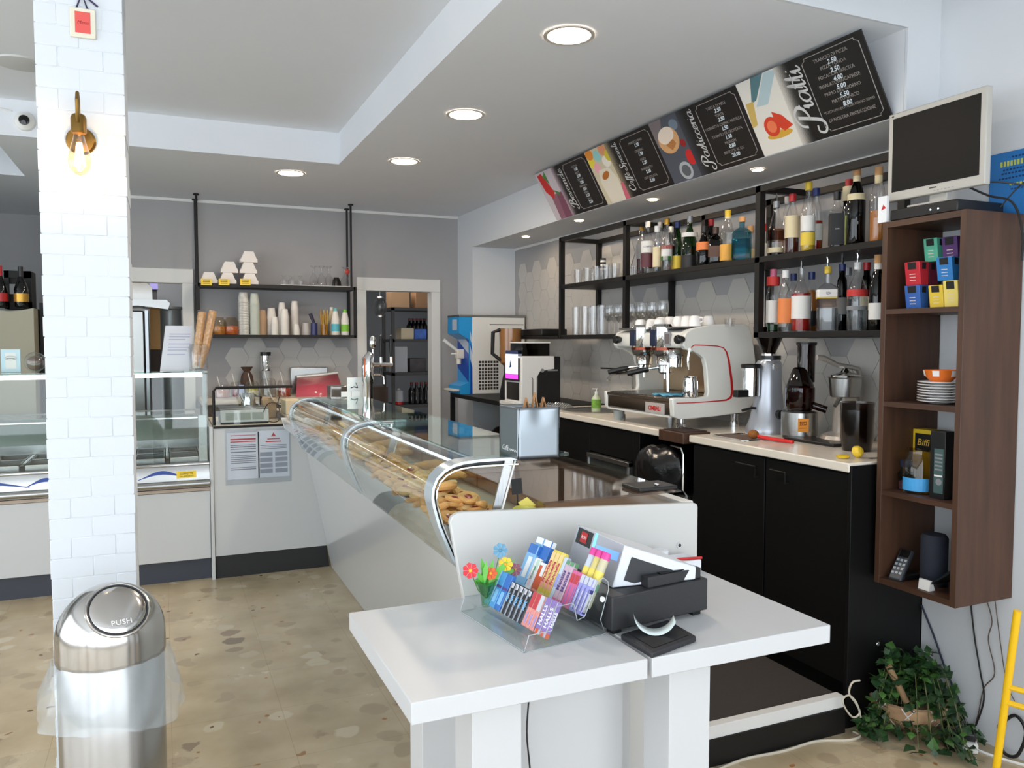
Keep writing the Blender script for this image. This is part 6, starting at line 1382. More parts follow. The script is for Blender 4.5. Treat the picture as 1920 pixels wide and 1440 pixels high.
# ------------------------------------------------------------------ push bin
bx, by = Xu(207, 2.5, .7), 2.5
t = thing('push_bin', 'tall round steel push bin with a domed lid in front of the column', 'bin', (bx, by, 0))
BST = mat('bin steel', (196, 192, 188), .16, 1); r = .142
MB().lathe([(r * .93, 0), (r * .93, .015), (r * .97, .016), (r * .97, .56), (r * .95, .565)], mat('satin bin steel', (186, 184, 182), .24, 1), (bx, by, 0), 48).build('body', t)
dome = [(r, 0)] + [(r * cos(a * pi / 180), .055 + .145 * sin(a * pi / 180)) for a in range(0, 91, 9)]
dome[-1] = (.0001, .2)
MB().lathe([(r * 1.0, 0), (r, .055)] + dome[2:], BST, (bx, by, .565), 48).build('lid', t, angle=60)
dirc = (CAM - Vector((bx, by, .69))); dirc = Vector((.16, -.62, .62)).normalized()
cc = Vector((bx, by, .565 + .055)); sc3 = Vector((r, r, .145)); nd = Vector((dirc.x * sc3.x, dirc.y * sc3.y, dirc.z * sc3.z)); 
MF_ = Matrix.Translation(cc + nd * 1.0 - dirc * .012) @ dirc.to_track_quat('Z', 'Y').to_matrix().to_4x4()
b = MB(); b.lathe([(.0725, -.03), (.0725, .006), (.070, .009), (.05, .015), (.0001, .02)], BST, n=40, M=MF_); b.build('flap', t, angle=40)
b = MB(); ring = [MF_ @ Vector((.0745 * cos(2 * pi * k / 40), .0745 * sin(2 * pi * k / 40), .007)) for k in range(40)]; b.tube(ring, .0025, DGREY, 6, closed=True); b.build('flap_gap', t)
b = MB(); ring = [MF_ @ Vector((.079 * cos(2 * pi * k / 40), .079 * sin(2 * pi * k / 40), .005)) for k in range(40)]; b.tube(ring, .004, BST, 8, closed=True); b.text('PUSH', .022, MF_ @ Matrix.Translation((0, -.045, .018)) @ Matrix.Rotation(.0, 4, 'Z'), mat('engraving', (240, 240, 240), .3)); b.build('flap_rim', t)
rb_ = random.Random(3); b = MB(); n = 56; vs = []; rows = 9
for j in range(rows):
    q = j / (rows - 1)
    for i in range(n):
        a = 2 * pi * i / n; k = .008 + .036 * q * (1 + .45 * sin(2 * a + .6)) + .006 * sin(9 * a + 2 * q * 3) * q + .004 * sin(17 * a + j)
        if q > .85: k -= .008
        z = .57 - q * (.155 + .03 * sin(a + 2.2)) + .012 * sin(3 * a) * q
        vs.append((bx + (r + k) * cos(a), by + (r + k) * sin(a), z))
b.add(vs, [(j * n + i, j * n + (i + 1) % n, (j + 1) * n + (i + 1) % n, (j + 1) * n + i) for j in range(rows - 1) for i in range(n)], film('thin polythene', (206, 216, 222), .3, .18))
tag(b.build('bin_liner', angle=60), 'clear plastic liner turned out over the steel bin\'s rim', 'bag')

# ------------------------------------------------------------------ on the column: lamp and little framed card
BRASS = mat('aged brass', (128, 98, 48), .35, .85)
p = at(152, 265, 'y', colY - .002); lx, lz = p.x, p.z
t = thing('wall_lamp', 'brass wall lamp with a bare glowing bulb on the column', 'wall lamp', (lx, colY, lz))
b = MB(); M = Matrix.Translation((lx, colY - .0, lz)) @ Matrix.Rotation(pi / 2, 4, 'X'); b.lathe([(.042, 0), (.042, .008), (.036, .014), (.0001, .016)], BRASS, n=28, M=M); b.build('wall_plate', t)
b = MB(); b.tube([(lx, colY - .012, lz), (lx, colY - .06, lz + .01), (lx, colY - .10, lz + .05), (lx, colY - .105, lz + .10), (lx, colY - .085, lz + .125), (lx, colY - .07, lz + .11), (lx, colY - .07, lz + .06)], .0055, BRASS, 10); b.build('arm', t)
b = MB(); b.lathe([(.019, 0), (.022, .003), (.022, .045), (.018, .055), (.008, .06)], BRASS, (lx, colY - .07, lz + .008), 24); b.build('socket', t)
b = MB(); b.lathe([(.0001, -.125), (.014, -.121), (.028, -.105), (.033, -.083), (.030, -.06), (.018, -.02), (.014, .0), (.014, .01)], glass('bulb glass', (222, 220, 214), 1.8), (lx, colY - .07, lz + .006), 24); b.build('bulb', t)
b = MB(); FIL = mat('filament', (255, 205, 130), .5, emit=60)
for k in range(8): a = k * pi / 4; b.tube([(lx + .006 * cos(a), colY - .07 + .006 * sin(a), lz - .02), (lx + .015 * cos(a), colY - .07 + .015 * sin(a), lz - .09)], .0014, FIL, 5)
b.build('filament', t)
t = thing('framed_card', 'small cream frame with a red card hung high on the column', 'picture', (lx, colY, 2.3)); p0 = at(130, 12, 'y', colY - .01); p1 = at(180, 74, 'y', colY - .01)
b = MB(); x0, x1, z0, z1 = p0.x, p1.x, p1.z, p0.z; M = Matrix.Identity(4)
b.box(x0, colY - .012, z0, x1, colY - .001, z1, mat('cream frame', (226, 220, 200), .5)); b.build('frame', t, bevel=.002)
wx, wz = x1 - x0, z1 - z0; b = MB(); b.box(x0 + wx * .2, colY - .0135, z0 + wz * .15, x1 - wx * .2, colY - .012, z1 - wz * .13, mat('coral card', (226, 90, 84), .6)); 
b.text('Menu', wx * .2, fac('-y', (x0 + x1) / 2, colY - .0138, (z0 + z1) / 2), mat('dark coral', (150, 40, 40), .6), shear=.3); b.build('card', t, smooth=False)
b = MB(); RB = mat('dark purple ribbon', (54, 44, 84), .6); b.tube([(x0 + wx * .25, colY - .006, z1 - .002), (x0 + wx * .5, colY - .008, z1 + .045), (x1 - wx * .3, colY - .006, z1 - .002)], .003, RB); b.tube([(x0 + wx * .5, colY - .008, z1 + .045), (x1 + wx * .1, colY - .008, z1 + .012)], .003, RB); b.build('ribbon', t)
# ================================================================== sweets stand on the pay table
SO = Vector((.678, 1.490, TZ)); SA = R(7)
SM = Matrix.Translation(SO) @ Matrix.Rotation(SA, 4, 'Z')
ACR = glass('clear acrylic', (251, 253, 253), 1.1, .04)
t = thing('sweets_stand', 'two-tier clear acrylic sweets stand on the white pay table', 'display stand', tuple(SO))
SLn = .295
side = [(0, 0), (.012, .035), (.07, .035), (.075, .085), (.125, .085), (.135, .045), (.155, .05), (.19, .122), (.205, .128), (.218, .118), (.22, .10), (.198, .035), (.212, 0)]
for y in (0, SLn):
    MB().prism(side, 'y', y, y + .003, ACR, SM).build('side_panel', t)
    MB().tube([SM @ Vector((p[0], y + .0015, max(p[1], .001))) for p in side], .0011, mat('acrylic edge', (176, 180, 182), .2), 5, closed=True).build('panel_edge', t)
MB().tube([SM @ Vector((.001, 0, .0015)), SM @ Vector((.001, SLn, .0015))], .0014, mat('acrylic edge', (176, 180, 182), .2), 5).build('panel_edge', t)
MB().box(0, 0, .0005, .212, SLn + .003, .0035, ACR, SM).build('base', t)
def shel(line, nm): b = MB(); b.sheet(line, 'y', .003, SLn, .003, ACR); b.v = [SM @ p for p in b.v]; b.build(nm, t)
shel([(.01, .03), (.03, .012), (.065, .010), (.105, .085)], 'lower_tray'); shel([(.125, .065), (.135, .045), (.162, .04), (.205, .125)], 'upper_tray')
MB().cyl(SM @ Vector((.200, -.004, .082)), SM @ Vector((.200, 0, .082)), .0062, WHITE2).build('stud', t)
TILT = atan2(.04, .078)
def pack(tier, y, w, th, ln, m, label, name='sweets_pack', stripes=(), text=None, cat='sweets', cap=None, back=0, up=0, rnd_=False):
    bx_, bz_ = ((.062, .0155) if tier == 0 else (.158, .0465))
    M = SM @ Matrix.Translation((bx_ + back, y, bz_ + up)) @ Matrix.Rotation(TILT, 4, 'Y')
    t = thing(name, label, cat, tuple(M.translation))
    b = MB()
    if rnd_: b.lathe([(w * .46, 0), (w * .5, .003), (w * .5, ln - .003), (w * .46, ln)], m, n=18, M=M @ Matrix.Translation((-w * .5, w / 2, 0)))
    else: b.box(-th, 0, 0, 0, w, ln, m, M)
    b.build('wrapper', t, bevel=0 if rnd_ else min(.002, w * .15))
    if stripes or text:
        b = MB()
        fx = -th - .0006 if not rnd_ else -w - .0008
        for z0, z1, mm, *yy in stripes:
            y0, y1 = yy if yy else (.06, .94)
            if rnd_: b.shell([(w * .5 + .0005, z0 * ln), (w * .5 + .0005, z1 * ln)], mm, n=18, M=M @ Matrix.Translation((-w * .5, w / 2, 0)))
            else:
                b.add([(fx, y0 * w, z0 * ln), (fx, y1 * w, z0 * ln), (fx, y1 * w, z1 * ln), (fx, y0 * w, z1 * ln)], [(0, 1, 2, 3)], mm, M)
                b.add([(-th * .9, -.0006, z0 * ln), (-th * .1, -.0006, z0 * ln), (-th * .1, -.0006, z1 * ln), (-th * .9, -.0006, z1 * ln)], [(0, 1, 2, 3)], mm, M)
        if text:
            s_, sz, mm = text
            T1 = M @ Matrix.Translation((fx - .0006, w / 2, ln * .52)) @ Matrix.Rotation(-pi / 2, 4, 'Z') @ Matrix.Rotation(pi / 2, 4, 'X') @ Matrix.Rotation(pi / 2, 4, 'Z')
            b.text(s_, sz, T1, mm, ext=.0002, bold=.0004)
            T2 = M @ Matrix.Translation((-th / 2, -.0012, ln * .52)) @ Matrix.Rotation(pi / 2, 4, 'X') @ Matrix.Rotation(pi / 2, 4, 'Z')
            if not rnd_: b.text(s_, min(sz, th * .9), T2, mm, ext=.0002, bold=.0004)
        b.build('print', t, smooth=False)
    if cap: MB().lathe([(w * .52, 0), (w * .52, .014), (w * .44, .017)], cap, n=18, M=M @ Matrix.Translation((-w * .5, w / 2, ln))).build('cap', t)
    return t
def m_(n, c, r=.35):
    g = sum(c) / 3; return mat('sweet ' + n, tuple(min(235, k * .8 + g * .2) for k in c), r)
VIO = m_('violet', (140, 110, 190)); LIL = m_('lilac', (150, 150, 225)); SILV = m_('foil', (200, 202, 212), .25); PNK = m_('pink', (228, 90, 150)); YEL = m_('yellow', (240, 214, 70)); RDD = m_('red', (212, 50, 60)); ORG = m_('orange', (236, 84, 30)); BLU = m_('blue', (40, 110, 205)); LBL = m_('pale blue', (120, 185, 235)); WHT = m_('white', (232, 236, 240)); GRN = m_('green', (90, 160, 110)); BLK = m_('black', (34, 34, 40)); DKR = m_('dark red', (120, 40, 50)); GRY = m_('grey foil', (150, 158, 170)); SAL = m_('salmon', (236, 140, 130)); NAVY = m_('navy', (50, 50, 120)); PUR = m_('purple', (90, 60, 140)); LGRN = m_('pale green', (190, 220, 195))
# upper tier, near to far
ln = .084
for k, nm in enumerate(('nearest', 'second', 'third')): pack(1, .006 + k * .0155, .0145, .014, ln, LIL, 'lilac stick pack with silver top, %s in the upper tier' % nm, stripes=((.78, 1.0, SILV), (.05, .7, NAVY, .0, .12), (.1, .6, WHT, .35, .5)))
for k, nm in enumerate(('nearer', 'farther')): pack(1, .054 + k * .0165, .0155, .014, ln * 1.02, PNK, 'pink stick pack with purple lettering, the %s of two' % nm, stripes=((.66, .9, RDD), (.05, .6, VIO, .1, .3)))
for k, nm in enumerate(('nearer', 'farther')): pack(1, .089 + k * .0165, .0155, .014, .10, m_('rainbow %d' % k, (206, 170, 190)), 'pale Mentos fruit roll, the %s of two' % nm, text=('Mentos', .016, PUR), stripes=((.0, .1, PNK), (.9, 1, GRN)))
pack(1, .123, .012, .014, .105, m_('silver blue', (190, 205, 220)), 'silver blue stick pack between the Mentos and Fruit-tella rolls', stripes=((.3, .6, LIL),))
for k, nm in enumerate(('nearest', 'middle', 'farthest')): pack(1, .137 + k * .0165, .0155, .014, .112, YEL if k < 3 else PNK, 'yellow and pink Fruit-tella stick, the %s of three' % nm, text=('Fruit-tella', .014, RDD), stripes=((.0, .16, m_('yellow ends', (226, 196, 60))), (.16, .36, m_('peach', (236, 150, 120))), (.36, .95, m_('pale peach', (242, 206, 130)))))
pack(1, .189, .028, .012, .072, ORG, 'orange mint box with a white label in the upper tier', name='mint_box', stripes=((.55, .95, WHT, .05, .5), (.9, 1.0, WHT)), cat='sweets')
pack(1, .219, .024, .012, .078, WHT, 'white and green mint box in the upper tier', name='mint_box', stripes=((.6, .95, LGRN, .1, .6), (.1, .5, m_('pale pink', (230, 200, 210)), .3, .8)), text=('Vigorsol', .010, GRN))
pack(1, .246, .040, .014, .105, LBL, 'tall light blue gum pack at the far end of the upper tier', name='gum_pack', stripes=((.78, 1.0, BLU), (.2, .7, WHT, .15, .6)))
for k, nm in enumerate(('nearer', 'farther')):
    pack(1, .212 + k * .036, .034, .014, .108, BLU if k == 0 else LBL, 'blue and white gum pack in the back row, %s one' % nm, name='gum_pack', stripes=((.86, 1.0, WHT),), back=.0165, up=.012)
for k, nm in enumerate(('nearest', 'middle', 'farthest')): pack(1, .012 + k * .022, .02, .02, .112, m_('fruit %d' % k, ((200, 190, 150), (220, 200, 110), (190, 200, 215))[k]), 'roll with a bright pink cap behind the upper tier, %s of three' % nm, name='sweets_tube', stripes=((.55, .75, YEL), (.35, .5, GRN)), cap=m_('hot pink', (236, 50, 150)), back=.024, up=.010, rnd_=True)
# lower tier
ln = .080
for k, nm in enumerate(('nearest', 'second')): pack(0, .004 + k * .022, .019, .013, ln, m_('halls %d' % k, (186, 176, 196)), '%s lilac HALLS stick at the near end of the lower tier' % nm, text=('HALLS', .016, WHT), stripes=((0, .14, ORG, .3, .8), (.14, .85, VIO), (.85, 1, VIO)))
for k in range(3): pack(0, .052 + k * .0165, .0155, .012, .078, SAL, 'salmon pink stick pack, %s of three in the lower tier' % ('nearest', 'middle', 'farthest')[k], stripes=((.55, 1.0, RDD if k else SILV), (.1, .4, LIL, .2, .5)))
for k in range(5): pack(0, .104 + k * .0185, .0165, .012, .076, BLK, 'black and silver stick pack, %s of five in the lower tier' % ('nearest', 'second', 'middle', 'fourth', 'farthest')[k], text=('AIR', .014, LBL), stripes=((.0, .95, GRY, .55, .92), (.82, .98, SILV)))
for k in range(3): pack(0, .200 + k * .026, .024, .012, .088, (BLU, m_('azure', (60, 150, 220)), m_('sky', (130, 180, 225)))[k], 'blue gum bag, %s of three at the far end of the lower tier' % ('nearest', 'middle', 'farthest')[k], name='gum_bag', stripes=((.15, .5, LBL, .2, .8), (.55, .62, PUR)))
# vase of artificial flowers
vp = SM @ Vector((.030, .255, .0145)); vp = Vector((.694, 1.735, TZ + .0145))
vp = SM @ Vector((.052, .262, .0150))
t = thing('flower_vase', 'green glass vase of artificial red, yellow and blue flowers', 'vase', tuple(vp))
MB().shell([(.010, 0), (.014, .03), (.026, .065), (.024, .065), (.012, .03)], glass('green vase', (196, 226, 200), 1.2), tuple(vp), 16).build('vase', t)
STM = mat('flower stem', (70, 120, 50), .5); LEAF = mat('plastic leaf', (96, 180, 60), .4)
def vpt(u, v, d=0): return at(u, v, 'y', vp.y + d)
fl = [((882, 1070), (214, 50, 60), (250, 190, 60), .017), ((938, 1032), (96, 150, 180), (90, 140, 170), .016), ((948, 1058), (240, 200, 50), (230, 170, 40), .016), ((920, 1075), (232, 96, 50), (240, 180, 60), .014), ((966, 1068), (150, 90, 110), (190, 140, 80), .014)]
bs = MB()
for (uv, c, c2, r) in fl:
    p = vpt(*uv); bs.tube([vp + Vector((0, 0, .02)), (vp + p) / 2 + Vector((0, 0, -.004)), p], .0012, STM, 5)
bs.build('stems', t)
for (uv, c, c2, r) in fl:
    p = vpt(*uv); d = (CAM - p).normalized(); M = Matrix.Translation(p) @ d.to_track_quat('Z', 'Y').to_matrix().to_4x4(); b = MB(); m = mat('petal %d' % c[0], c, .5)
    for k in range(7): a = 2 * pi * k / 7; b.add([(0, 0, .0), (r * cos(a - .4), r * sin(a - .4), .003), (r * 1.15 * cos(a), r * 1.15 * sin(a), .001), (r * cos(a + .4), r * sin(a + .4), .003)], [(0, 1, 2, 3)], m, M)
    b.ball((0, 0, .001), r * .28, mat('flower centre %d' % c2[0], c2, .6), 10, M=M); b.build('flower', t, smooth=False)
b = MB(); rf = random.Random(2)
for (u, v) in ((902, 1045), (912, 1050), (925, 1048), (960, 1042), (967, 1048), (935, 1062), (895, 1072), (905, 1062), (952, 1078), (958, 1060), (970, 1080), (944, 1088), (888, 1088), (975, 1062), (930, 1085)):
    p = vpt(u, v); q = vp + Vector((rf.uniform(-.008, .008), rf.uniform(-.008, .008), .05)); d = (p - q); s_ = d.cross(CAM - p).normalized() * .007; mid = q + d * .6
    b.add([q, mid + s_, p, mid - s_], [(0, 1, 2, 3)], LEAF)
b.build('leaves', t, smooth=False)

# ================================================================== bar platform
t = thing('platform', 'low black platform with a white edge strip behind the pay table', 'platform', (1.9, 3, 0))
MB().box(1.43, 2.16, 0, 2.29, 6.5, .095, BLACKM).build('base', t); MB().box(1.43, 2.165, .095, 2.285, 2.20, .14, TRIMW).build('edge_strip', t, bevel=.002)
MB().box(1.43, 2.20, .095, 2.285, 6.5, .132, mat('ribbed rubber', (58, 52, 48), .8, bump=.3, bscale=200)).build('floor_mat', t)

# ================================================================== corner counter, poster, things on it
t = thing('corner_counter', 'white corner counter between the ice cream cabinet and pastry display', 'counter', (.55, 5.4, 0))
b = MB(); b.box(.268, 5.135, .14, .69, 5.75, .93, DW); b.prism([(.69, .14), (.945, .14), (.81, .86), (.69, .93)], 'y', 5.135, 5.142, DW); b.build('body', t)
b = MB(); b.prism([(.27, 0), (.955, 0), (.94, .14), (.27, .14)], 'y', 5.145, 5.16, mat('black plinth', (38, 38, 40), .5)); b.build('plinth', t)
b = MB(); b.box(.246, 5.125, 0, .266, 5.75, .935, DW); b.build('side_strip', t, bevel=.002)
b = MB(); b.box(.27, 5.14, .93, .69, 5.75, .94, mat('beige counter top', (200, 186, 168), .4)); b.build('top', t)
b = MB(); b.box(.27, 5.128, .922, .735, 5.14, .936, BLACKM); b.build('front_edge', t)
CT = .9405
t = thing('sneeze_guard', 'black framed clear guard standing on the corner counter', 'guard', (.5, 5.15, CT)); z1 = 1.168
b = MB(); r_ = .008; b.tube([(.275, 5.148, CT), (.275, 5.148, z1 - .02), (.29, 5.148, z1), (.74, 5.148, z1)], .009, BLACKM, 8); b.build('frame', t); b = MB(); b.box(.28, 5.147, CT, .70, 5.150, z1, GLASS); b.build('pane', t)
t = thing('notice', 'clear sleeve with two printed notices on the white corner counter', 'notice', (.5, 5.134, .7))
b = MB()
def NP(u, v): p = at(u, v, 'y', 5.133); return p
for (a, c_) in (((425, 812), (487, 896)), ((483, 808), (543, 892))):
    p, q = NP(*a), NP(*c_); b.box(p.x, 5.131, q.z, q.x, 5.134, p.z, PAPER)
b.build('sheets', t, smooth=False)
b = MB(); RDI = mat('red ink', (206, 70, 70), .7)
p, q = NP(425, 812), NP(487, 896); w_, h_ = q.x - p.x, p.z - q.z
def line(px_, pz, ww, hh, m): b.quad([(px_, 5.1305, pz), (px_ + ww, 5.1305, pz), (px_ + ww, 5.1305, pz + hh), (px_, 5.1305, pz + hh)], m)
for (f, m, hh) in ((.93, RDI, .004), (.84, RDI, .009), (.79, RDI, .006), (.72, INK, .004), (.68, INK, .006), (.64, INK, .004), (.57, INK, .006), (.50, INK, .004), (.46, INK, .004), (.42, INK, .004), (.38, INK, .004), (.34, INK, .004), (.24, INK, .004), (.20, INK, .005)): line(p.x + .02, p.z - h_ * (1 - f), w_ - .04, hh, m)
p, q = NP(483, 808), NP(543, 892); w_, h_ = q.x - p.x, p.z - q.z
b.quad([(p.x + w_ * .42, 5.1305, p.z - h_ * .13), (p.x + w_ * .58, 5.1305, p.z - h_ * .13), (p.x + w_ * .5, 5.1305, p.z - h_ * .04)], RDI)
line(p.x + w_ * .3, p.z - h_ * .19, w_ * .4, .006, RDI); line(p.x + w_ * .25, p.z - h_ * .25, w_ * .5, .006, RDI)
for k in range(3): line(p.x + .015, p.z - h_ * (.32 + .035 * k), w_ - .03, .003, INK)
for k in range(4):
    for s_ in (.06, .54):
        line(p.x + w_ * s_, p.z - h_ * (.55 + .12 * k), w_ * .4, h_ * .09, mat('grey text block', (168, 170, 178), .8))
b.build('print', t, smooth=False)
p, q = NP(421, 806), NP(547, 902)
MB().box(p.x, 5.1295, q.z, q.x, 5.1300, p.z, glass('plastic sleeve', (246, 248, 250), 1.2, .08)).build('sleeve', t)
t = thing('scale', 'grey electronic shop scale on the corner counter', 'scale', (.45, 5.25, CT)); x0, x1 = .315, .60
b = MB(); b.box(x0, 5.19, CT, x1, 5.42, CT + .035, DGREY); b.build('base', t, bevel=.006); b = MB(); b.prism([(5.175, CT + .012), (5.19, CT + .012), (5.215, CT + .085), (5.205, CT + .085)], 'x', x0, x1, mat('scale face', (196, 198, 198), .4)); b.build('display_face', t, bevel=.002)
b = MB()
for k in range(3): b.add([(x0 + .03 + k * .078, 5.1785, CT + .025), (x0 + .098 + k * .078, 5.1785, CT + .025), (x0 + .098 + k * .078, 5.1955, CT + .068), (x0 + .03 + k * .078, 5.1955, CT + .068)], [(0, 1, 2, 3)], mat('lcd', (150, 156, 150), .3))
b.build('display', t, smooth=False); MB().box(x0 - .0, 5.22, CT + .085, x1, 5.42, CT + .095, STEELD).build('plate', t, bevel=.003)
MB().box(x0 + .02, 5.24, CT + .035, x1 - .02, 5.40, CT + .085, DGREY).build('column', t)
x, y = Xu(466, 5.55, 1.0), 5.55
t = thing('steel_pot', 'steel coffee pot with a dark handle behind the scale', 'pot', (x, y, CT)); MB().lathe([(.05, 0), (.055, .01), (.045, .12), (.04, .16), (.042, .165)], CHROME, (x, y, CT), 24).build('body', t)
MB().tube([(x + .04, y, CT + .15), (x + .08, y, CT + .14), (x + .08, y, CT + .06), (x + .05, y, CT + .04)], .008, BLACKP).build('handle', t); MB().cyl((x - .04, y - .03, CT + .12), (x - .06, y - .05, CT + .16), .01, CHROME).build('spout', t)
KR = mat('kraft paper', (186, 158, 128), .85, vary=.08)
x0, x1 = Xu(482, 5.6, 1.0), Xu(552, 5.6, 1.0); x1 = .685
tag(MB().box(x0 + .02, 5.48, CT, x1, 5.70, CT + .13, KR).build('kraft_box', bevel=.008), 'tan cardboard box with soft corners behind the scale', 'box')
tag(MB().box(.705, 5.2, .9855, .80, 5.42, 1.075, mat('tan card', (206, 190, 160), .8)).build('card_box', bevel=.004), 'small tan box beside the far end of the curved glass', 'box')
cable('cable', 'round loop of black cable beside the far end of the curved glass', [(.66, 5.22, 1.06), (.60, 5.2, 1.06), (.57, 5.2, 1.0), (.60, 5.2, .95), (.655, 5.2, .947), (.668, 5.2, 1.0), (.66, 5.22, 1.06), (.675, 5.25, 1.10)], .003, CAB)
b = MB(); b.sheet([(.64, 1.12), (.655, 1.07), (.69, 1.035), (.75, 1.02)], 'y', 5.46, 5.56, .002, PAPER); o = b.build('paper_curl'); 
tag(o, 'curled white paper sheet at the far end of the display', 'paper')

# ------------------------------------------------------------------ back counter with jars
t = thing('back_counter', 'dark counter along the back wall below the hanging shelf', 'counter', (.8, 6.8, 0))
MB().box(.27, 6.50, 0, 1.30, YB - .008, .965, mat('brown counter front', (86, 74, 66), .6)).build('body', t); MB().box(.26, 6.48, .965, 1.31, YB - .008, 1.0, mat('beige counter top', (200, 186, 168), .4)).build('top', t, bevel=.003)
def jar(u, y, w, h, c, label, straw=True, lid=None):
    x = Xu(u, y, 1.04); t = thing('jar', label, 'jar', (x, y, 1.0)); r = w / 2
    MB().shell([(r, 0), (r, h * .8), (r * .8, h), (r * .76, h), (r * .95, h * .8), (r * .95, .003)], GLASSW, (x, y, 1.0), 18).lathe([(r, 0), (r, .003)], GLASSW, (x, y, 1.0), 18).build('glass', t)
    if c: MB().lathe([(r * .9, .004), (r * .9, h * .62)], mat('jar filling %s' % str(c), c, .6, vary=.3, vscale=60), (x, y, 1.0), 16).build('filling', t)
    if straw: MB().tube([(x, y, 1.0 + h * .5), (x - .03, y, 1.0 + h + .07)], .004, LW, 6).build('spoon', t)
    if lid: MB().lathe([(r * .85, h), (r * .85, h + .015)], lid, (x, y, 1.0), 18).build('lid', t)
jar(415, 6.8, .13, .10, (190, 130, 110), 'low jar with pinkish filling, leftmost on the back counter'); jar(443, 6.85, .09, .12, (140, 24, 26), 'jar with dark red filling on the back counter'); jar(473, 6.85, .11, .12, (206, 180, 60), 'jar with yellow filling on the back counter'); jar(503, 6.72, .12, .15, None, 'empty round glass jar on the back counter'); jar(533, 6.75, .11, .13, (170, 66, 20), 'jar with amber orange filling on the back counter')
x = Xu(463, 6.95, 1.2)
t = thing('brown_bag', 'crumpled brown paper bag behind the row of jars', 'bag', (x, 6.95, 1.0)); b = MB(); b.lathe([(.05, 0), (.06, .08), (.045, .17), (.025, .20), (.05, .24)], mat('brown wrap', (84, 62, 50), .7, bump=.5, bscale=60), (x, 6.95, 1.0), 12); b.build('bag', t)
t = thing('blue_note', 'small pale blue note between the red and yellow jars', 'note', (Xu(453, 6.78, 1.05), 6.78, 1.0)); x = Xu(453, 6.78, 1.05); MB().box(x - .02, 6.78, 1.0, x + .02, 6.784, 1.10, mat('pale blue note', (170, 186, 220), .6)).build('note', t)
x = Xu(498, 6.95, 1.3); z0 = zof(695, x, 6.95); z1 = zof(660, x, 6.95)
t = thing('cup_dispenser', 'steel dispenser with black lid on a clear stand', 'dispenser', (x, 6.95, 1.0))
MB().lathe([(.055, 0), (.055, z0 - 1.0)], GLASSW, (x, 6.95, 1.0), 20).build('stand', t); MB().lathe([(.045, 0), (.038, .01), (.038, z1 - z0 - .03)], CHROME, (x, 6.95, z0), 20).lathe([(.043, z1 - z0 - .03), (.043, z1 - z0)], BLACKP, (x, 6.95, z0), 20).build('body', t)
x0, x1 = Xu(545, 6.98, 1.1), Xu(664, 6.98, 1.1)
t = thing('steel_hood', 'wide stainless cover at the right end of the back counter', 'cover', ((x0 + x1) / 2, 6.98, 1.0)); b = MB(); b.box(x0, 6.96, 1.0, 1.30, 7.04, zof(689, x0, 6.96), STEEL); b.build('body', t, bevel=.006)
x0, x1 = Xu(552, 6.7, 1.1), Xu(642, 6.7, 1.1)
t = thing('red_tray', 'glossy pink and red plastic tray leaning on the stainless cover', 'tray', (x0, 6.8, 1.0)); b = MB(); PR = mat('pink red plastic', (206, 90, 104), .15); b.add([(x0, 6.62, 1.0), (x1, 6.62, 1.0), (x1 + .0, 6.90, 1.17), (x0 + .05, 6.90, 1.14)], [(0, 1, 2, 3)], PR); o = b.build('body', t); o.modifiers.new('th', 'SOLIDIFY').thickness = .008
MB().tube([(x0 + .05, 6.90, 1.15), (x0 + .25, 6.89, 1.165), (x1, 6.90, 1.18)], .009, WHITE2).build('rim', t)

# ------------------------------------------------------------------ hanging shelf on the back wall
t = thing('hanging_shelf', 'black two-board shelf hung from the ceiling on the back wall', 'shelf', (.88, 6.9, 1.475)); hy0, hy1 = 6.75, 7.04; hx0, hx1 = .262, 1.50; zt0, zt1 = 1.880, 1.908; zb0, zb1 = 1.478, 1.503
MB().box(hx0, hy0, zt0, hx1, hy1, zt1, BLACKM).build('shelf_board', t); MB().box(hx0, hy0, zb0, hx1, hy1, zb1, BLACKM).build('shelf_board', t)
for x in (hx0 - .012, hx1 - .012):
    for y in (hy0, hy1 - .025): MB().box(x, y, zb0, x + .025, y + .025, zt1, BLACKM).build('post', t)
for x, y in ((.262, 6.76), (1.470, 6.76), (1.488, 7.0), (.262, 7.02)):
    b = MB(); b.cyl((x, y, zt1), (x, y, ZC - .004), .009, BLACKM, 8); b.cyl((x, y, ZC - .012), (x, y, ZC - .001), .022, BLACKM, 10); b.build('rod', t)
FM = mat('white foam', (232, 224, 218), .7)
t = thing('foam_box', 'single white foam box, leftmost on the hanging shelf', 'box', (0, 0, 0), group='foam boxes on the hanging shelf')
MB().prism([(-.066, .0), (.066, .0), (.066, .028), (.058, .032), (.036, .088), (-.036, .088), (-.058, .032), (-.066, .028)], 'y', -.06, .06, FM).build('body', t, bevel=.003)
t.location = (Xu(391, 6.84, 1.95), 6.84, zt1)
xs = (Xu(426, 6.84, 1.95), Xu(465, 6.84, 1.95))
dup(t, (xs[0], 6.84, zt1), label='lower white foam box of the stack of two'); dup(t, (xs[0] + .015, 6.845, zt1 + .0885), label='upper white foam box of the stack of two')
dup(t, (xs[1] + .01, 6.84, zt1), label='bottom white foam box of the stack of three'); dup(t, (xs[1], 6.84, zt1 + .0885), label='middle white foam box of the stack of three'); dup(t, (xs[1] + .005, 6.84, zt1 + .177), label='top white foam box of the stack of three')
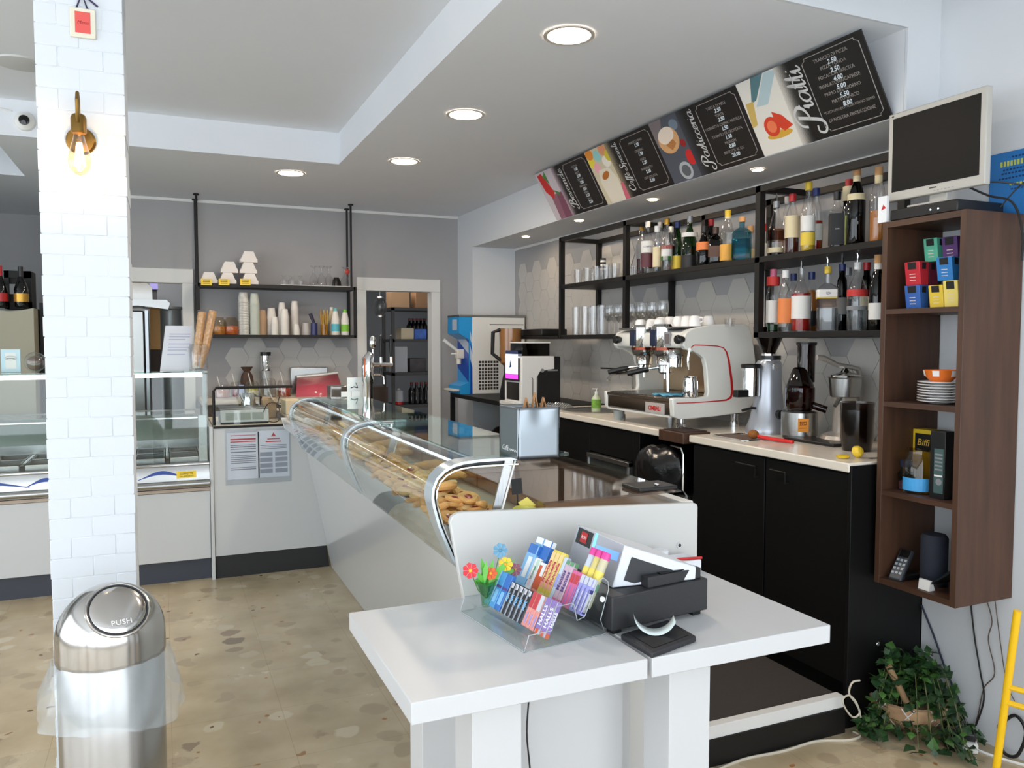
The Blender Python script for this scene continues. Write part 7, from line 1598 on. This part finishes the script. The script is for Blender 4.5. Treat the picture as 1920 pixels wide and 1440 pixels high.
for u, lab in ((387, 'yellow price tag below the single foam box'), (420, 'yellow price tag below the stack of two foam boxes'), (460, 'yellow price tag below the stack of three foam boxes')):
    p = at(u, 528, 'y', hy0 - .001); t = thing('price_tag', lab, 'price tag', tuple(p)); MB().box(p.x - .04, hy0 - .003, p.z - .028, p.x + .04, hy0 - .001, p.z + .022, YTAG).build('card', t)
    b = MB()
    for k in range(3): b.quad([(p.x - .026, hy0 - .0035, p.z - .016 + k * .013), (p.x + .026, hy0 - .0035, p.z - .015 + k * .013), (p.x + .026, hy0 - .0035, p.z - .010 + k * .013), (p.x - .026, hy0 - .0035, p.z - .011 + k * .013)], INKD)
    b.build('print', t, smooth=False)
x0, x1 = Xu(524, 6.83, 1.92), Xu(655, 6.83, 1.92)
b = MB(); b.box(x0, 6.77, zt1, x1, 6.95, zt1 + .006, LW); n = 26
for k in range(n): b.box(x0 + (x1 - x0) * k / n, 6.764, zt1, x0 + (x1 - x0) * (k + .5) / n, 6.77, zt1 + .006, LW)
tag(b.build('glass_mat'), 'long white ribbed mat under the glasses on the hanging shelf', 'mat'); gz = zt1 + .0065
def gl(x, y, z): return (x, y, z)
glassware('upturned_goblet', 'small upturned glass on the white mat of the hanging shelf', 'small upturned glasses on the hanging shelf', [(.032, 0), (.03, .04), (.01, .06), (.005, .07), (.02, .078)], [(Xu(u, 6.86, 1.95), 6.86, gz) for u in (532, 547, 563)], base=[(.02, .076), (.02, .079)])
glassware('tall_goblet', 'tall upturned stem glass on the white mat of the hanging shelf', 'tall upturned glasses on the hanging shelf', [(.045, 0), (.035, .06), (.012, .10), (.006, .115), (.012, .15), (.03, .165)], [(Xu(u, 6.86, 1.95), 6.86, gz) for u in (588, 603, 617, 647)], base=[(.03, .164), (.03, .167)])
t = thing('dark_funnel', 'black upturned funnel between the tall glasses', 'funnel', (Xu(631, 6.9, 1.95), 6.9, gz)); x = t.location.x; MB().lathe([(.045, 0), (.035, .05), (.02, .08)], BLACKP, (x, 6.9, gz), 16).build('cone', t)
t = thing('red_ball', 'small red ball topper above the last tall glass', 'decoration', (Xu(651, 6.93, 2.0), 6.93, gz)); x = t.location.x; MB().cyl((x, 6.93, gz), (x, 6.93, gz + .12), .006, GLASSW).build('stick', t); MB().ball((x, 6.93, gz + .135), .024, mat('coral red', (206, 74, 60), .5), 12).build('ball', t)
# lower board: nested cups (each cup is its own thing)
def stack(u, y, n, r, ch, pitch, m, label, grp_, lean=0, inv=True):
    x = Xu(u, y, 1.55); t = thing('paper_cup', label, 'cup', (0, 0, 0), group=grp_)
    pr = [(r, 0), (r * .97, .004), (r * .74, ch), (r * .70, ch), (.0001, ch - .002)] ; pr2 = [(r + .0015, 0), (r + .0015, .004)]
    MB().lathe(pr, m, n=18).build('cup', t); MB().shell(pr2, m, n=18).build('rim', t); t.location = (x, y, zb1)
    for k in range(1, n): dup(t, (x, y, zb1 + k * pitch))
CPW = mat('white paper cup', (228, 222, 214), .6); CPP = mat('printed paper cup', (216, 196, 172), .6, vary=.45, vscale=30); CPG = mat('grey green cup', (196, 200, 188), .6, vary=.06, vscale=30); CPK2 = mat('kraft cup', (190, 156, 124), .7)
stack(457, 6.85, 13, .044, .085, .0215, CPP, 'patterned paper cup in the tallest stack on the lower hanging board', 'patterned cups')
stack(478, 6.85, 22, .040, .085, .0120, CPG, 'pale green cup in the stack right of the patterned ones', 'pale green cups')
stack(492, 6.9, 9, .036, .08, .0155, CPK2, 'kraft brown cup in the short stack', 'kraft cups')
stack(509, 6.92, 12, .040, .085, .0125, CPW, 'white cup in the stack behind, left of the white ones', 'rear left white cups'); stack(515, 6.80, 8, .030, .06, .0125, CPW, 'white cup in the short front stack, left', 'short left white cups')
stack(529, 6.92, 17, .032, .07, .0125, CPW, 'white cup in the middle rear stack', 'middle rear white cups'); stack(534, 6.80, 12, .034, .075, .0125, CPW, 'white cup in the middle front stack', 'middle front white cups')
stack(553, 6.90, 18, .032, .07, .0125, CPW, 'white cup in the tall right-hand stack', 'tall right white cups'); stack(556, 6.79, 4, .026, .05, .0125, CPW, 'small white cup in the lowest front stack', 'small front cups')
stack(573, 6.86, 2, .036, .08, .02, mat('frosted cup', (190, 186, 182), .4), 'frosted cup right of the white stacks', 'frosted cups')
for u, c, lab in ((410, (186, 130, 60), 'round glass jar of golden biscuits, left on the lower board'), (434, (190, 104, 46), 'round glass jar of amber biscuits beside the patterned cups')):
    x = Xu(u, 6.86, 1.55); t = thing('biscuit_jar', lab, 'jar', (x, 6.86, zb1)); MB().shell([(.055, 0), (.065, .03), (.06, .10), (.04, .135), (.045, .14)], glass('biscuit jar glass', (236, 228, 214), 1.5), (x, 6.86, zb1), 20).build('jar', t); MB().lathe([(.05, .002), (.058, .03), (.05, .07), (.0001, .075)], mat('biscuits %d' % c[1], c, .7, vary=.3, vscale=60, bump=.4, bscale=80), (x, 6.86, zb1), 16).build('biscuits', t)
def plainbottle(u, y, h, r, c, lc, cc, label):
    x = Xu(u, y, 1.55); t = thing('topping_bottle', label, 'bottle', (x, y, zb1)); MB().lathe([(r * .95, 0), (r, .006), (r, h * .58), (r * .62, h * .85), (r * .5, h * .9)], c, (x, y, zb1), 20).build('body', t)
    MB().shell([(r + .001, h * .14), (r + .001, h * .42)], lc, (x, y, zb1), 20).build('label', t); MB().lathe([(r * .52, h * .88), (r * .5, h)], cc, (x, y, zb1), 16).build('cap', t)
plainbottle(629, 6.83, .225, .034, CPW, mat('teal label', (90, 180, 196), .5), mat('teal cap', (120, 190, 190), .5), 'white bottle with teal label and cap on the lower board'); plainbottle(647, 6.83, .215, .034, CPW, mat('green label bright', (130, 190, 60), .5), mat('green cap', (120, 200, 60), .5), 'white bottle with green label and cap on the lower board'); plainbottle(622, 6.95, .24, .03, mat('cream bottle', (214, 196, 160), .5), CPW, CPW, 'cream bottle behind the teal-labelled one')
x = Xu(589, 6.84, 1.55); t = thing('blue_tin', 'dark blue tin with a scoop standing on the lower board', 'tin', (x, 6.84, zb1)); MB().lathe([(.028, 0), (.028, .10)], mat('dark blue tin', (40, 44, 90), .3, vary=.4, vscale=70), (x, 6.84, zb1), 18).build('tin', t); MB().tube([(x, 6.84, zb1 + .10), (x - .03, 6.84, zb1 + .18)], [.012, .016], mat('indigo scoop', (50, 46, 70), .4)).build('scoop', t)
x = Xu(608, 6.84, 1.55); t = thing('straw_holder', 'yellow bundle of wrapped straws on the lower board', 'straws', (x, 6.84, zb1)); b = MB()
for k in range(9): a = k * .7; b.tube([(x + .018 * cos(a), 6.84 + .018 * sin(a), zb1), (x + .03 * cos(a), 6.84 + .03 * sin(a), zb1 + .17 + .02 * (k % 3))], .006, mat('golden straw %d' % (k % 2), ((206, 170, 70), (170, 120, 40))[k % 2], .3), 6)
b.build('straws', t); MB().shell([(.03, 0), (.032, .09)], glass('yellow holder', (236, 214, 120), 1.2), (x, 6.84, zb1), 16).build('holder', t)

# ================================================================== ice cream cabinet
IX0, IX1, IY = -3.4, .244, 5.15
t = thing('ice_cream_cabinet', 'long white and steel ice cream cabinet with a straight glass front', 'display counter', (-1.5, 5.5, 0))
MB().box(IX0, IY, .13, IX1, IY + .95, .545, DW).build('body', t, bevel=.003)
MB().box(IX0, IY + .03, 0, IX1, IY + .9, .13, mat('blue grey plinth', (58, 62, 72), .5)).build('plinth', t)
MB().box(IX0, IY - .002, .548, IX1, IY + .02, .566, mat('beige seal', (186, 168, 150), .5)).build('seal', t)
b = MB(); b.cyl((IX0, IY - .018, .596), (IX1, IY - .018, .596), .022, STEEL, 20); b.build('bumper_rail', t)
b = MB(); b.prism([(IY, .57), (IY + .03, .57), (IY + .05, .70), (IY + .02, .70), (IY - .005, .62)], 'x', IX0, IX1, STEEL); b.build('fascia', t)
b = MB(); b.cyl((IX0, IY + .03, .708), (IX1, IY + .03, .708), .010, CHROME, 12); b.build('top_rail', t)
b = MB(); b.box(IX0, IY + .028, .71, IX1 - .004, IY + .034, 1.252, GLASS); b.build('front_glass', t)
b = MB(); b.box(IX1 - .006, IY + .03, .70, IX1, IY + .55, 1.252, GLASS); b.build('side_glass', t)
b = MB(); b.box(IX0, IY + .0, 1.262, IX1, IY + .42, 1.272, GLASSG); b.build('top_glass', t)
b = MB(); b.box(IX0, IY + .018, 1.236, IX1 - .03, IY + .05, 1.2615, mat('glowing white trim', (244, 248, 250), .4, emit=2.2)); b.build('glow_trim', t)  # white plastic trim; its glow is added to brighten the cabinet inside
b = MB(); b.box(IX1 - .03, IY + .04, 1.0, IX1 - .008, IY + .055, 1.25, STEELD); b.box(IX1 - .055, IY + .06, .70, IX1 - .008, IY + .12, 1.0, STEEL); b.build('corner_post', t)
b = MB(); b.box(IX0, IY + .05, .985, IX1 - .06, IY + .06, .992, CHROME); b.build('glass_edge', t)
b = MB(); b.prism([(IY + .60, .80), (IY + .62, .80), (IY + .72, .99), (IY + .70, .99)], 'x', IX0, IX1 - .02, STEEL); b.box(IX0, IY + .40, .98, IX1 - .06, IY + .72, .985, GLASS); b.build('rear_panel', t)
b = MB(); b.box(IX0, IY + .06, .56, IX1 - .01, IY + .95, .60, STEELD); b.box(IX0, IY + .60, .6, IX1 - .01, IY + .95, .80, STEEL); b.build('well', t)
for k in range(9):
    x1 = IX1 - .05 - k * .19
    for (ya, yb_) in ((IY + .10, IY + .34), (IY + .36, IY + .58)):
        b = MB(); z1 = .745; x0 = x1 - .175
        for (a0, b0, a1, b1) in ((x0, ya, x1, ya + .008), (x0, yb_ - .008, x1, yb_), (x0, ya, x0 + .008, yb_), (x1 - .008, ya, x1, yb_)): b.box(a0, b0, z1 - .13, a1, b1, z1, STEEL)
        b.box(x0 - .006, ya - .006, z1 - .003, x0 + .010, yb_ + .006, z1, CHROME); b.box(x1 - .01, ya - .006, z1 - .003, x1 + .006, yb_ + .006, z1, CHROME); b.box(x0, ya - .006, z1 - .003, x1, ya + .01, z1, CHROME); b.box(x0, yb_ - .01, z1 - .003, x1, yb_ + .006, z1, CHROME)
        b.box(x0, ya, z1 - .13, x1, yb_, z1 - .125, STEELD); b.build('pan', t)
p = at(329, 821, 'y', IY + .66); b = MB(); b.box(p.x - .025, IY + .655, p.z - .008, p.x + .03, IY + .66, p.z + .008, DGREY); b.build('thermometer', t)
b = MB(); FB = mat('blue flourish', (50, 76, 150), .5)
for (c_, w2) in ((-.02, .13), (-.95, .25), (-.62, .10)):
    b = MB()
    q = [(c_ - w2 + 2 * w2 * k / 12, IY + .0045 - .0, .645 + .018 * sin(pi * k / 12)) for k in range(13)]; n = len(q)
    vs = [(a, IY - .004 + (.62 - .62) + .012, c2 + .0) for a, _, c2 in q] 
    for k in range(12):
        y_ = lambda z: IY - .005 + (z - .62) * .3125 - .0012
        za, zb_ = .632 + .026 * sin(pi * k / 12), .632 + .026 * sin(pi * (k + 1) / 12); h1 = .004 + .018 * sin(pi * k / 12) ** 2; h2 = .004 + .018 * sin(pi * (k + 1) / 12) ** 2
        xa, xb_ = q[k][0], q[k + 1][0]; b.quad([(xa, y_(za), za), (xb_, y_(zb_), zb_), (xb_, y_(zb_ + h2), zb_ + h2), (xa, y_(za + h1), za + h1)], FB)
    b.build('flourish_print', t, smooth=False)
p = at(348, 896, 'y', IY); t2 = thing('price_tag', 'yellow label stuck on the steel fascia of the ice cream cabinet', 'price tag', (p.x, IY, .65)); y_ = lambda z: IY - .005 + (z - .62) * .3125 - .003
b = MB(); x0, x1 = Xu(331, IY, .65), Xu(368, IY, .65); b.quad([(x0, y_(.632), .632), (x1, y_(.632), .632), (x1, y_(.672), .672), (x0, y_(.672), .672)], YTAG); b.build('card', t2, smooth=False)
b = MB(); b.text('COPPETTE', .017, Matrix.Translation(((x0 + x1) / 2, y_(.655) - .001, .657)) @ Matrix.Rotation(pi / 2 - .0, 4, 'X'), INKD, ext=.0002, sx=.9); b.text('DA ASPORTO', .014, Matrix.Translation(((x0 + x1) / 2, y_(.642) - .001, .641)) @ Matrix.Rotation(pi / 2, 4, 'X'), INKD, ext=.0002, sx=.9); b.build('print', t2, smooth=False)
# white drifts of leftover wrappers in the left pans
t = thing('blue_packet', 'blue and white crumpled packets in the ice cream cabinet\'s left part', 'packets', (-1.0, IY + .2, .74)); b = MB(); rq = random.Random(9); n = 14
vs = []; 
for i in range(n + 1):
    for j in range(6): vs.append((-1.5 + .62 * i / n, IY + .075 + .24 * j / 5, .752 + .03 * rq.random()))
b.add(vs, [(i * 6 + j, i * 6 + j + 1, (i + 1) * 6 + j + 1, (i + 1) * 6 + j) for i in range(n) for j in range(5)], mat('blue white film', (170, 190, 214), .3, vary=.55, vscale=9)); o = b.build('packets', t, smooth=False); o.modifiers.new('th', 'SOLIDIFY').thickness = .004
TG_ = 1.2725
# on the glass top
def onT(u, y): return Xu(u, y, TG_ + .05)
y = 5.36; xa, xb, xc, xd = Xu(300, y, TG_), Xu(358, y, TG_), Xu(362, y, 1.45), Xu(311, y, 1.45); zt = at(335, 611, 'y', y + .06).z
t = thing('paper_sign', 'leaning white paper sign on the glass top beside the cone jar', 'sign', ((xa + xb) / 2, y, TG_))
b = MB(); b.add([(xa, y, TG_), (xb, y, TG_), (xc, y + .06, zt), (xd, y + .06, zt), (xa, y + .004, TG_), (xb, y + .004, TG_), (xc, y + .064, zt), (xd, y + .064, zt)], [(0, 1, 2, 3), (7, 6, 5, 4), (0, 4, 5, 1), (1, 5, 6, 2), (2, 6, 7, 3), (3, 7, 4, 0)], mat('sign paper', (214, 214, 222), .7)); b.build('sheet', t, smooth=False)
b = MB(); PI_ = mat('pale violet ink', (176, 176, 200), .8)
for f, w2 in ((.80, .7), (.74, .7), (.68, .55), (.58, .75), (.50, .7), (.44, .65), (.34, .6)):
    z = TG_ + (zt - TG_) * f; yy = y + .06 * f - .0008; xs_ = xa + (xd - xa) * f + .03; b.quad([(xs_, yy, z), (xs_ + w2 * .17, yy, z), (xs_ + w2 * .17, yy + .0006, z + .006), (xs_, yy + .0006, z + .006)], PI_)
b.build('print', t, smooth=False)
x = Xu(372, 5.34, 1.33); 
t = thing('cone_jar', 'clear glass jar holding wrapped ice cream cones', 'jar', (x, 5.34, TG_)); MB().shell([(.055, .003), (.058, .01), (.058, .14), (.05, .155), (.056, .16), (.053, .16), (.047, .153), (.054, .14), (.054, .012)], GLASSW, (x, 5.34, TG_), 24).lathe([(.056, 0), (.056, .004)], GLASSW, (x, 5.34, TG_), 24).build('jar', t)
WAF = mat('wafer', (198, 152, 104), .7, vary=.3, vscale=70, bump=.4, bscale=120)
for (dx, u, v, lab) in ((-.02, 379, 585, 'wrapped stack of wafer cones leaning left in the glass jar'), (.015, 399, 583, 'wrapped stack of wafer cones leaning right in the glass jar')):
    a = Vector((x + dx, 5.34, TG_ + .012)); p = at(u, v, 'y', 5.36); t = thing('wafer_cones', lab, 'cones', tuple(a)); b = MB(); n = 12
    b.tube([a.lerp(p, k / n) for k in range(n + 1)], [.010 + .014 * min(1, k / 4) + .002 * (k % 2) for k in range(n + 1)], WAF, 12); b.build('cones', t)
    b = MB(); b.tube([a.lerp(p, k / n * 1.02) for k in range(n + 1)], [.014 + .016 * min(1, k / 4) + .001 * (k % 3) for k in range(n + 1)], glass('clear wrap', (250, 250, 250), 1.5, .1), 12); b.build('wrap', t)
y = 5.35; x0, x1 = Xu(2, y, 1.3), Xu(39, y, 1.3); zt = at(20, 655, 'y', y).z
t = thing('framed_tile', 'small pale blue framed tile on the glass top, left of the column', 'picture', ((x0 + x1) / 2, y, TG_)); MB().box(x0, y, TG_, x1, y + .012, zt, mat('pale blue frame', (190, 214, 224), .5)).build('frame', t, bevel=.002)
b = MB(); b.box(x0 + .022, y - .001, TG_ + .02, x1 - .022, y, zt - .02, LW); ring = [((x0 + x1) / 2 + .028 * cos(a * .4), y - .002, TG_ + (zt - TG_) * .62 + .012 * sin(a * .4)) for a in range(16)]; b.tube(ring, .0012, INK, 4, closed=True); b.tube([((x0 + x1) / 2 - .022, y - .002, TG_ + (zt - TG_) * .62), ((x0 + x1) / 2 + .022, y - .002, TG_ + (zt - TG_) * .62)], .0014, INKD, 4); b.build('tile', t)
x = Xu(66, 5.36, 1.32); t = thing('globe_jar', 'round clear glass jar on the glass top beside the column', 'jar', (x, 5.36, TG_)); b = MB(); b.ball((x, 5.36, TG_ + .058), .058, GLASSW, 20); b.build('globe', t); MB().ball((x, 5.36, TG_ + .05), .045, glass('cellophane sweets', (226, 216, 214), 1.5, .2), 14).build('sweets', t)
# staff side: beige fridge with bottles and crate
t = thing('beige_cabinet', 'tall beige cabinet behind the ice cream counter, far left', 'cabinet', (-1.3, 6.5, 0)); zt = 1.665
wav = [(-1.9 + 1.10 * k / 22, zt + .012 * sin(k * .9)) for k in range(23)]
MB().prism([(-1.9, 0), (-.805, 0)] + wav[::-1], 'y', 6.3, 6.85, mat('beige cabinet', (166, 160, 140), .6)).build('body', t)
t2 = thing('black_cabinet', 'black upright panel right of the beige cabinet', 'panel', (-.72, 6.7, 0)); MB().box(-.79, 6.5, 0, -.62, 6.75, 1.72, BLACKM).build('body', t2)
x0 = Xu(4, 6.5, 1.8); x1 = Xu(56, 6.5, 1.8)
t = thing('wine_crate', 'dark wooden crate behind the bottles on the beige cabinet', 'crate', (x0, 6.6, zt + .013)); b = MB(); zc = at(30, 508, 'y', 6.6).z; zb = zt + .0125
for (a, c_, d, e_) in ((x0, zc - .05, x1, zc), (x0, zb, x1, zb + .05), (x0, zb, x0 + .03, zc), (x1 - .06, zb, x1, zc)): b.box(a, 6.58, c_, d, 6.60, e_, BLACKM)
b.box(x0, 6.60, zb, x1, 6.80, zc, mat('crate inside', (40, 38, 38), .7)); b.box((x0 + x1) / 2 - .05, 6.575, (zb + zc) / 2 - .03, (x0 + x1) / 2 + .0, 6.58, (zb + zc) / 2 + .04, GREY); b.build('crate', t)
for (u, vt, lab, c1) in ((40, 500, 'black champagne bottle with gold neck label on the beige cabinet', CG), (1, 498, 'dark bottle with red foil at the left picture edge', CR)):
    x = Xu(u, 6.42, 1.75); z0 = zt + .013; h = zof(vt, x, 6.42) - z0; t = thing('wine_bottle', lab, 'bottle', (x, 6.42, z0)); MB().lathe([(.04, 0), (.044, .008), (.044, h * .45), (.03, h * .62), (.015, h * .75), (.015, h)], BLACKG, (x, 6.42, z0), 22).build('glass', t); MB().shell([(.0155, h * .76), (.0158, h * 1.0)], BLACKP if u > 9 else CR, (x, 6.42, z0), 16).build('foil', t); MB().shell([(.045, h * .15), (.045, h * .35)], c1, (x, 6.42, z0), 22).build('label', t)

# ================================================================== kitchen and store room
SK = STEEL
y = 7.9; z = lambda v, x=.0: zof(v, x, y)
t = thing('extractor_hood', 'steel hood and canopy seen through the left doorway', 'hood', (-.2, y, 1.7))
def KX(u, z_): return Xu(u, y, z_)
b = MB(); za, zb, zc = zof(525, 0, y), zof(565, 0, y), zof(580, 0, y)
b.prism([(KX(200, zb), zb), (KX(286, zb), zb), (KX(285, 1.9), (za + zb) / 2 + .03), (KX(266, za), za), (KX(200, za), za)], 'y', y, y + .4, SK); b.build('hood', t)
b = MB(); b.prism([(KX(200, zb), zb), (KX(312, zb), zb - .0), (KX(318, zb), zb - .03), (KX(315, zc), zc - .01), (KX(260, zc), zc + .02), (KX(200, zc), zc)], 'y', y - .3, y + .35, SK); b.build('canopy', t)
t = thing('oven_column', 'tall steel appliance in the kitchen, nearest the doorway\'s left side', 'appliance', (-.35, y, 0)); b = MB(); b.box(KX(190, 1.4), y, 0, KX(271, 1.4), y + .5, zof(582, 0, y) - .005, SK); b.build('body', t, bevel=.01); b = MB(); b.box(KX(273, 1.4), y - .01, 0, KX(279, 1.4), y + .4, zof(580, 0, y) - .01, ALU); b.build('upright', t)
t = thing('kitchen_cupboard', 'amber and dark brown cupboard standing in the kitchen', 'cupboard', (0, y + .2, 0)); b = MB(); x0, x1 = KX(281, 1.4), KX(301, 1.4); b.box(x0, y + .2, zof(655, 0, y + .2), x1, y + .3, zof(575, 0, y + .2), mat('amber board', (216, 160, 84), .5)); b.box(x0, y + .2, 0, x1, y + .32, zof(655, 0, y + .2), mat('dark brown unit', (70, 52, 42), .6)); b.build('body', t)
t = thing('boiler', 'grey cylindrical boiler in the kitchen', 'boiler', (.1, y, 0)); b = MB(); x = KX(322, 1.4); b.lathe([(.09, 0), (.09, zof(580, 0, y)), (.1, zof(578, 0, y)), (.1, zof(574, 0, y))], mat('grey boiler', (150, 156, 156), .35, .4), (x, y + .15, 0), 24); b.build('body', t)
t = thing('box_on_pipe', 'purple box on a dark pipe high in the kitchen', 'box', (.0, 8.4, 1.9)); b = MB(); x0, x1 = Xu(281, 8.4, 2), Xu(296, 8.4, 2); b.box(x0, 8.4, zof(543, 0, 8.4), x1, 8.5, zof(528, 0, 8.4), mat('lavender', (120, 116, 176), .6)); b.build('box', t); b = MB(); b.box(x0 + .01, 8.42, 0.0, x1 - .01, 8.5, zof(543, 0, 8.4), DGREY); b.build('pipe', t)
# storeroom rack
y0, y1 = 8.0, 8.4; xs0 = Xu(735, y0, 1.5); xs1 = Xu(812, y0, 1.5) + .15
t = thing('storage_rack', 'black metal rack crowded with stock in the dark store room', 'rack', ((xs0 + xs1) / 2, y0, 0)); SR = mat('rack steel', (70, 68, 68), .5, .4)
for x in (xs0, xs1 - .03):
    for y in (y0, y1 - .03): MB().box(x, y, 0, x + .03, y + .03, zof(575, 1.8, y0), SR).build('post', t)
lev = [zof(v, 1.8, y0) for v in (575, 636, 700, 762)] + [.3]
for z_ in lev: MB().box(xs0, y0, z_ - .03, xs1, y1, z_, SR).build('shelf_board', t)
def stock(name, label, u0, u1, v0, lvl, m, dy=.06, grp=None, cat='box', d=.2):
    z0 = lev[lvl] + .0005; x0, x1 = Xu(u0, y0 + dy, z0), Xu(u1, y0 + dy, z0); z1 = max(z0 + .04, zof(v0, x0, y0 + dy)); return tag(MB().box(x0, y0 + dy, z0, x1, y0 + dy + d, z1, m).build(name, bevel=.003), label, cat, grp)
KB = mat('cardboard', (150, 112, 80), .8); KB2 = mat('pale cardboard', (176, 140, 106), .8)
stock('cardboard_box', 'big cardboard box on top of the store room rack', 733, 768, 540, 0, KB2); stock('cardboard_box', 'second cardboard box on top of the store room rack, partly hidden', 780, 806, 541, 0, KB)
stock('cardboard_box', 'small pale cardboard box on the upper rack board', 752, 776, 615, 1, mat('tan card', (206, 190, 160), .8)); stock('blue_packet', 'blue packets right of the small pale box in the store room', 777, 800, 617, 1, mat('blue pack', (60, 96, 170), .5, vary=.4, vscale=20), cat='packets')
t0 = None
for k, u in enumerate((768, 775, 782, 789, 796)):
    x = Xu(u, y0 + .3, lev[1]); z0 = lev[1] + .0005
    if t0 is None:
        t0 = thing('dark_bottle', 'dark red-topped bottle in the row at the back of the store room rack', 'bottle', (0, 0, 0), group='bottles on the store room rack'); MB().lathe([(.035, 0), (.035, .14), (.014, .18), (.014, .22)], mat('dark wine', (16, 10, 12), .08), n=14).build('glass', t0); MB().lathe([(.016, .20), (.016, .225)], mat('dark red foil', (110, 36, 34), .4), n=12).build('cap', t0); t0.location = (x, y0 + .3, z0)
    else: dup(t0, (x, y0 + .3, z0))
stock('white_tub', 'white box on the second rack board of the store room', 738, 764, 650, 2, mat('dim white', (170, 172, 176), .6)); stock('carton_pack', 'dark stock boxes on the third rack board', 769, 800, 672, 3 - 1, mat('dark stock', (60, 56, 56), .6, vary=.5, vscale=12), dy=.12)
x = Xu(747, y0 + .1, lev[3]); t = thing('white_tub', 'white tub with a red base on the lower rack board', 'tub', (x, y0 + .1, lev[3])); MB().lathe([(.05, 0), (.05, .03)], RED, (x, y0 + .1, lev[3] + .0005), 18).lathe([(.05, .03), (.05, .14), (.02, .15), (.02, .17)], mat('dim white', (170, 172, 176), .6), (x, y0 + .1, lev[3] + .0005), 18).build('tub', t)
for k, u in enumerate((772, 781, 790, 799)):
    x = Xu(u, y0 + .12, lev[3]); dup(t0, (x, y0 + .12, lev[3] + .0005), label='dark red-topped bottle on the lower board of the store room rack', group='bottles on the lower rack board')
x = Xu(712, 7.7, 2.0)
t = thing('hanging_bag', 'shiny clear plastic bag hanging in the dark store room', 'bag', (x, 8.2, 1.7)); b = MB(); b.ball((x + .0, 7.7, zof(575, x, 7.7)), .07, glass('crumpled film', (220, 220, 220), 2.0, .25), 14, 1.5); b.build('bag', t); MB().tube([(x, 7.7, zof(560, x, 7.7)), (x, 7.7, 2.548)], .004, LW).build('string', t)
t = thing('store_unit', 'dark low unit in the store room left of the rack', 'unit', (1.65, 8.2, 0)); MB().box(Xu(700, 8.1, .8), 8.1, 0, xs0 - .02, 8.4, zof(728, 1.6, 8.1), mat('dark brown unit', (70, 52, 42), .6)).build('body', t)
# ceiling disc, security camera
t = thing('ceiling_speaker', 'flat round unlit fitting in the raised ceiling, far left', 'ceiling fitting', (-.6, 4.58, ZC + .2)); MB().lathe([(.10, -.012), (.115, -.008), (.118, 0)], mat('pale fitting', (200, 200, 198), .5), (-.6, 4.58, ZC + .2), 32).build('disc', t)
CYF = 5.283; p = at(47, 228, 'y', CYF); t = thing('security_camera', 'small dark-eyed security camera left of the column under the ceiling', 'camera', (p.x, CYF, p.z)); M = Matrix.Translation((p.x, CYF, p.z)) @ Matrix.Rotation(pi / 2, 4, 'X')
MB().lathe([(.055, 0), (.05, .02), (.03, .035)], TRIMW, n=26, M=M).build('housing', t); MB().lathe([(.028, .03), (.026, .045), (.0001, .052)], BLACKG, n=22, M=M).build('lens', t); b = MB(); b.tube([(p.x - .06, CYF - .004, p.z + .05), (p.x - .12, CYF - .004, p.z + .06)], .004, TRIMW); b.build('lead', t)
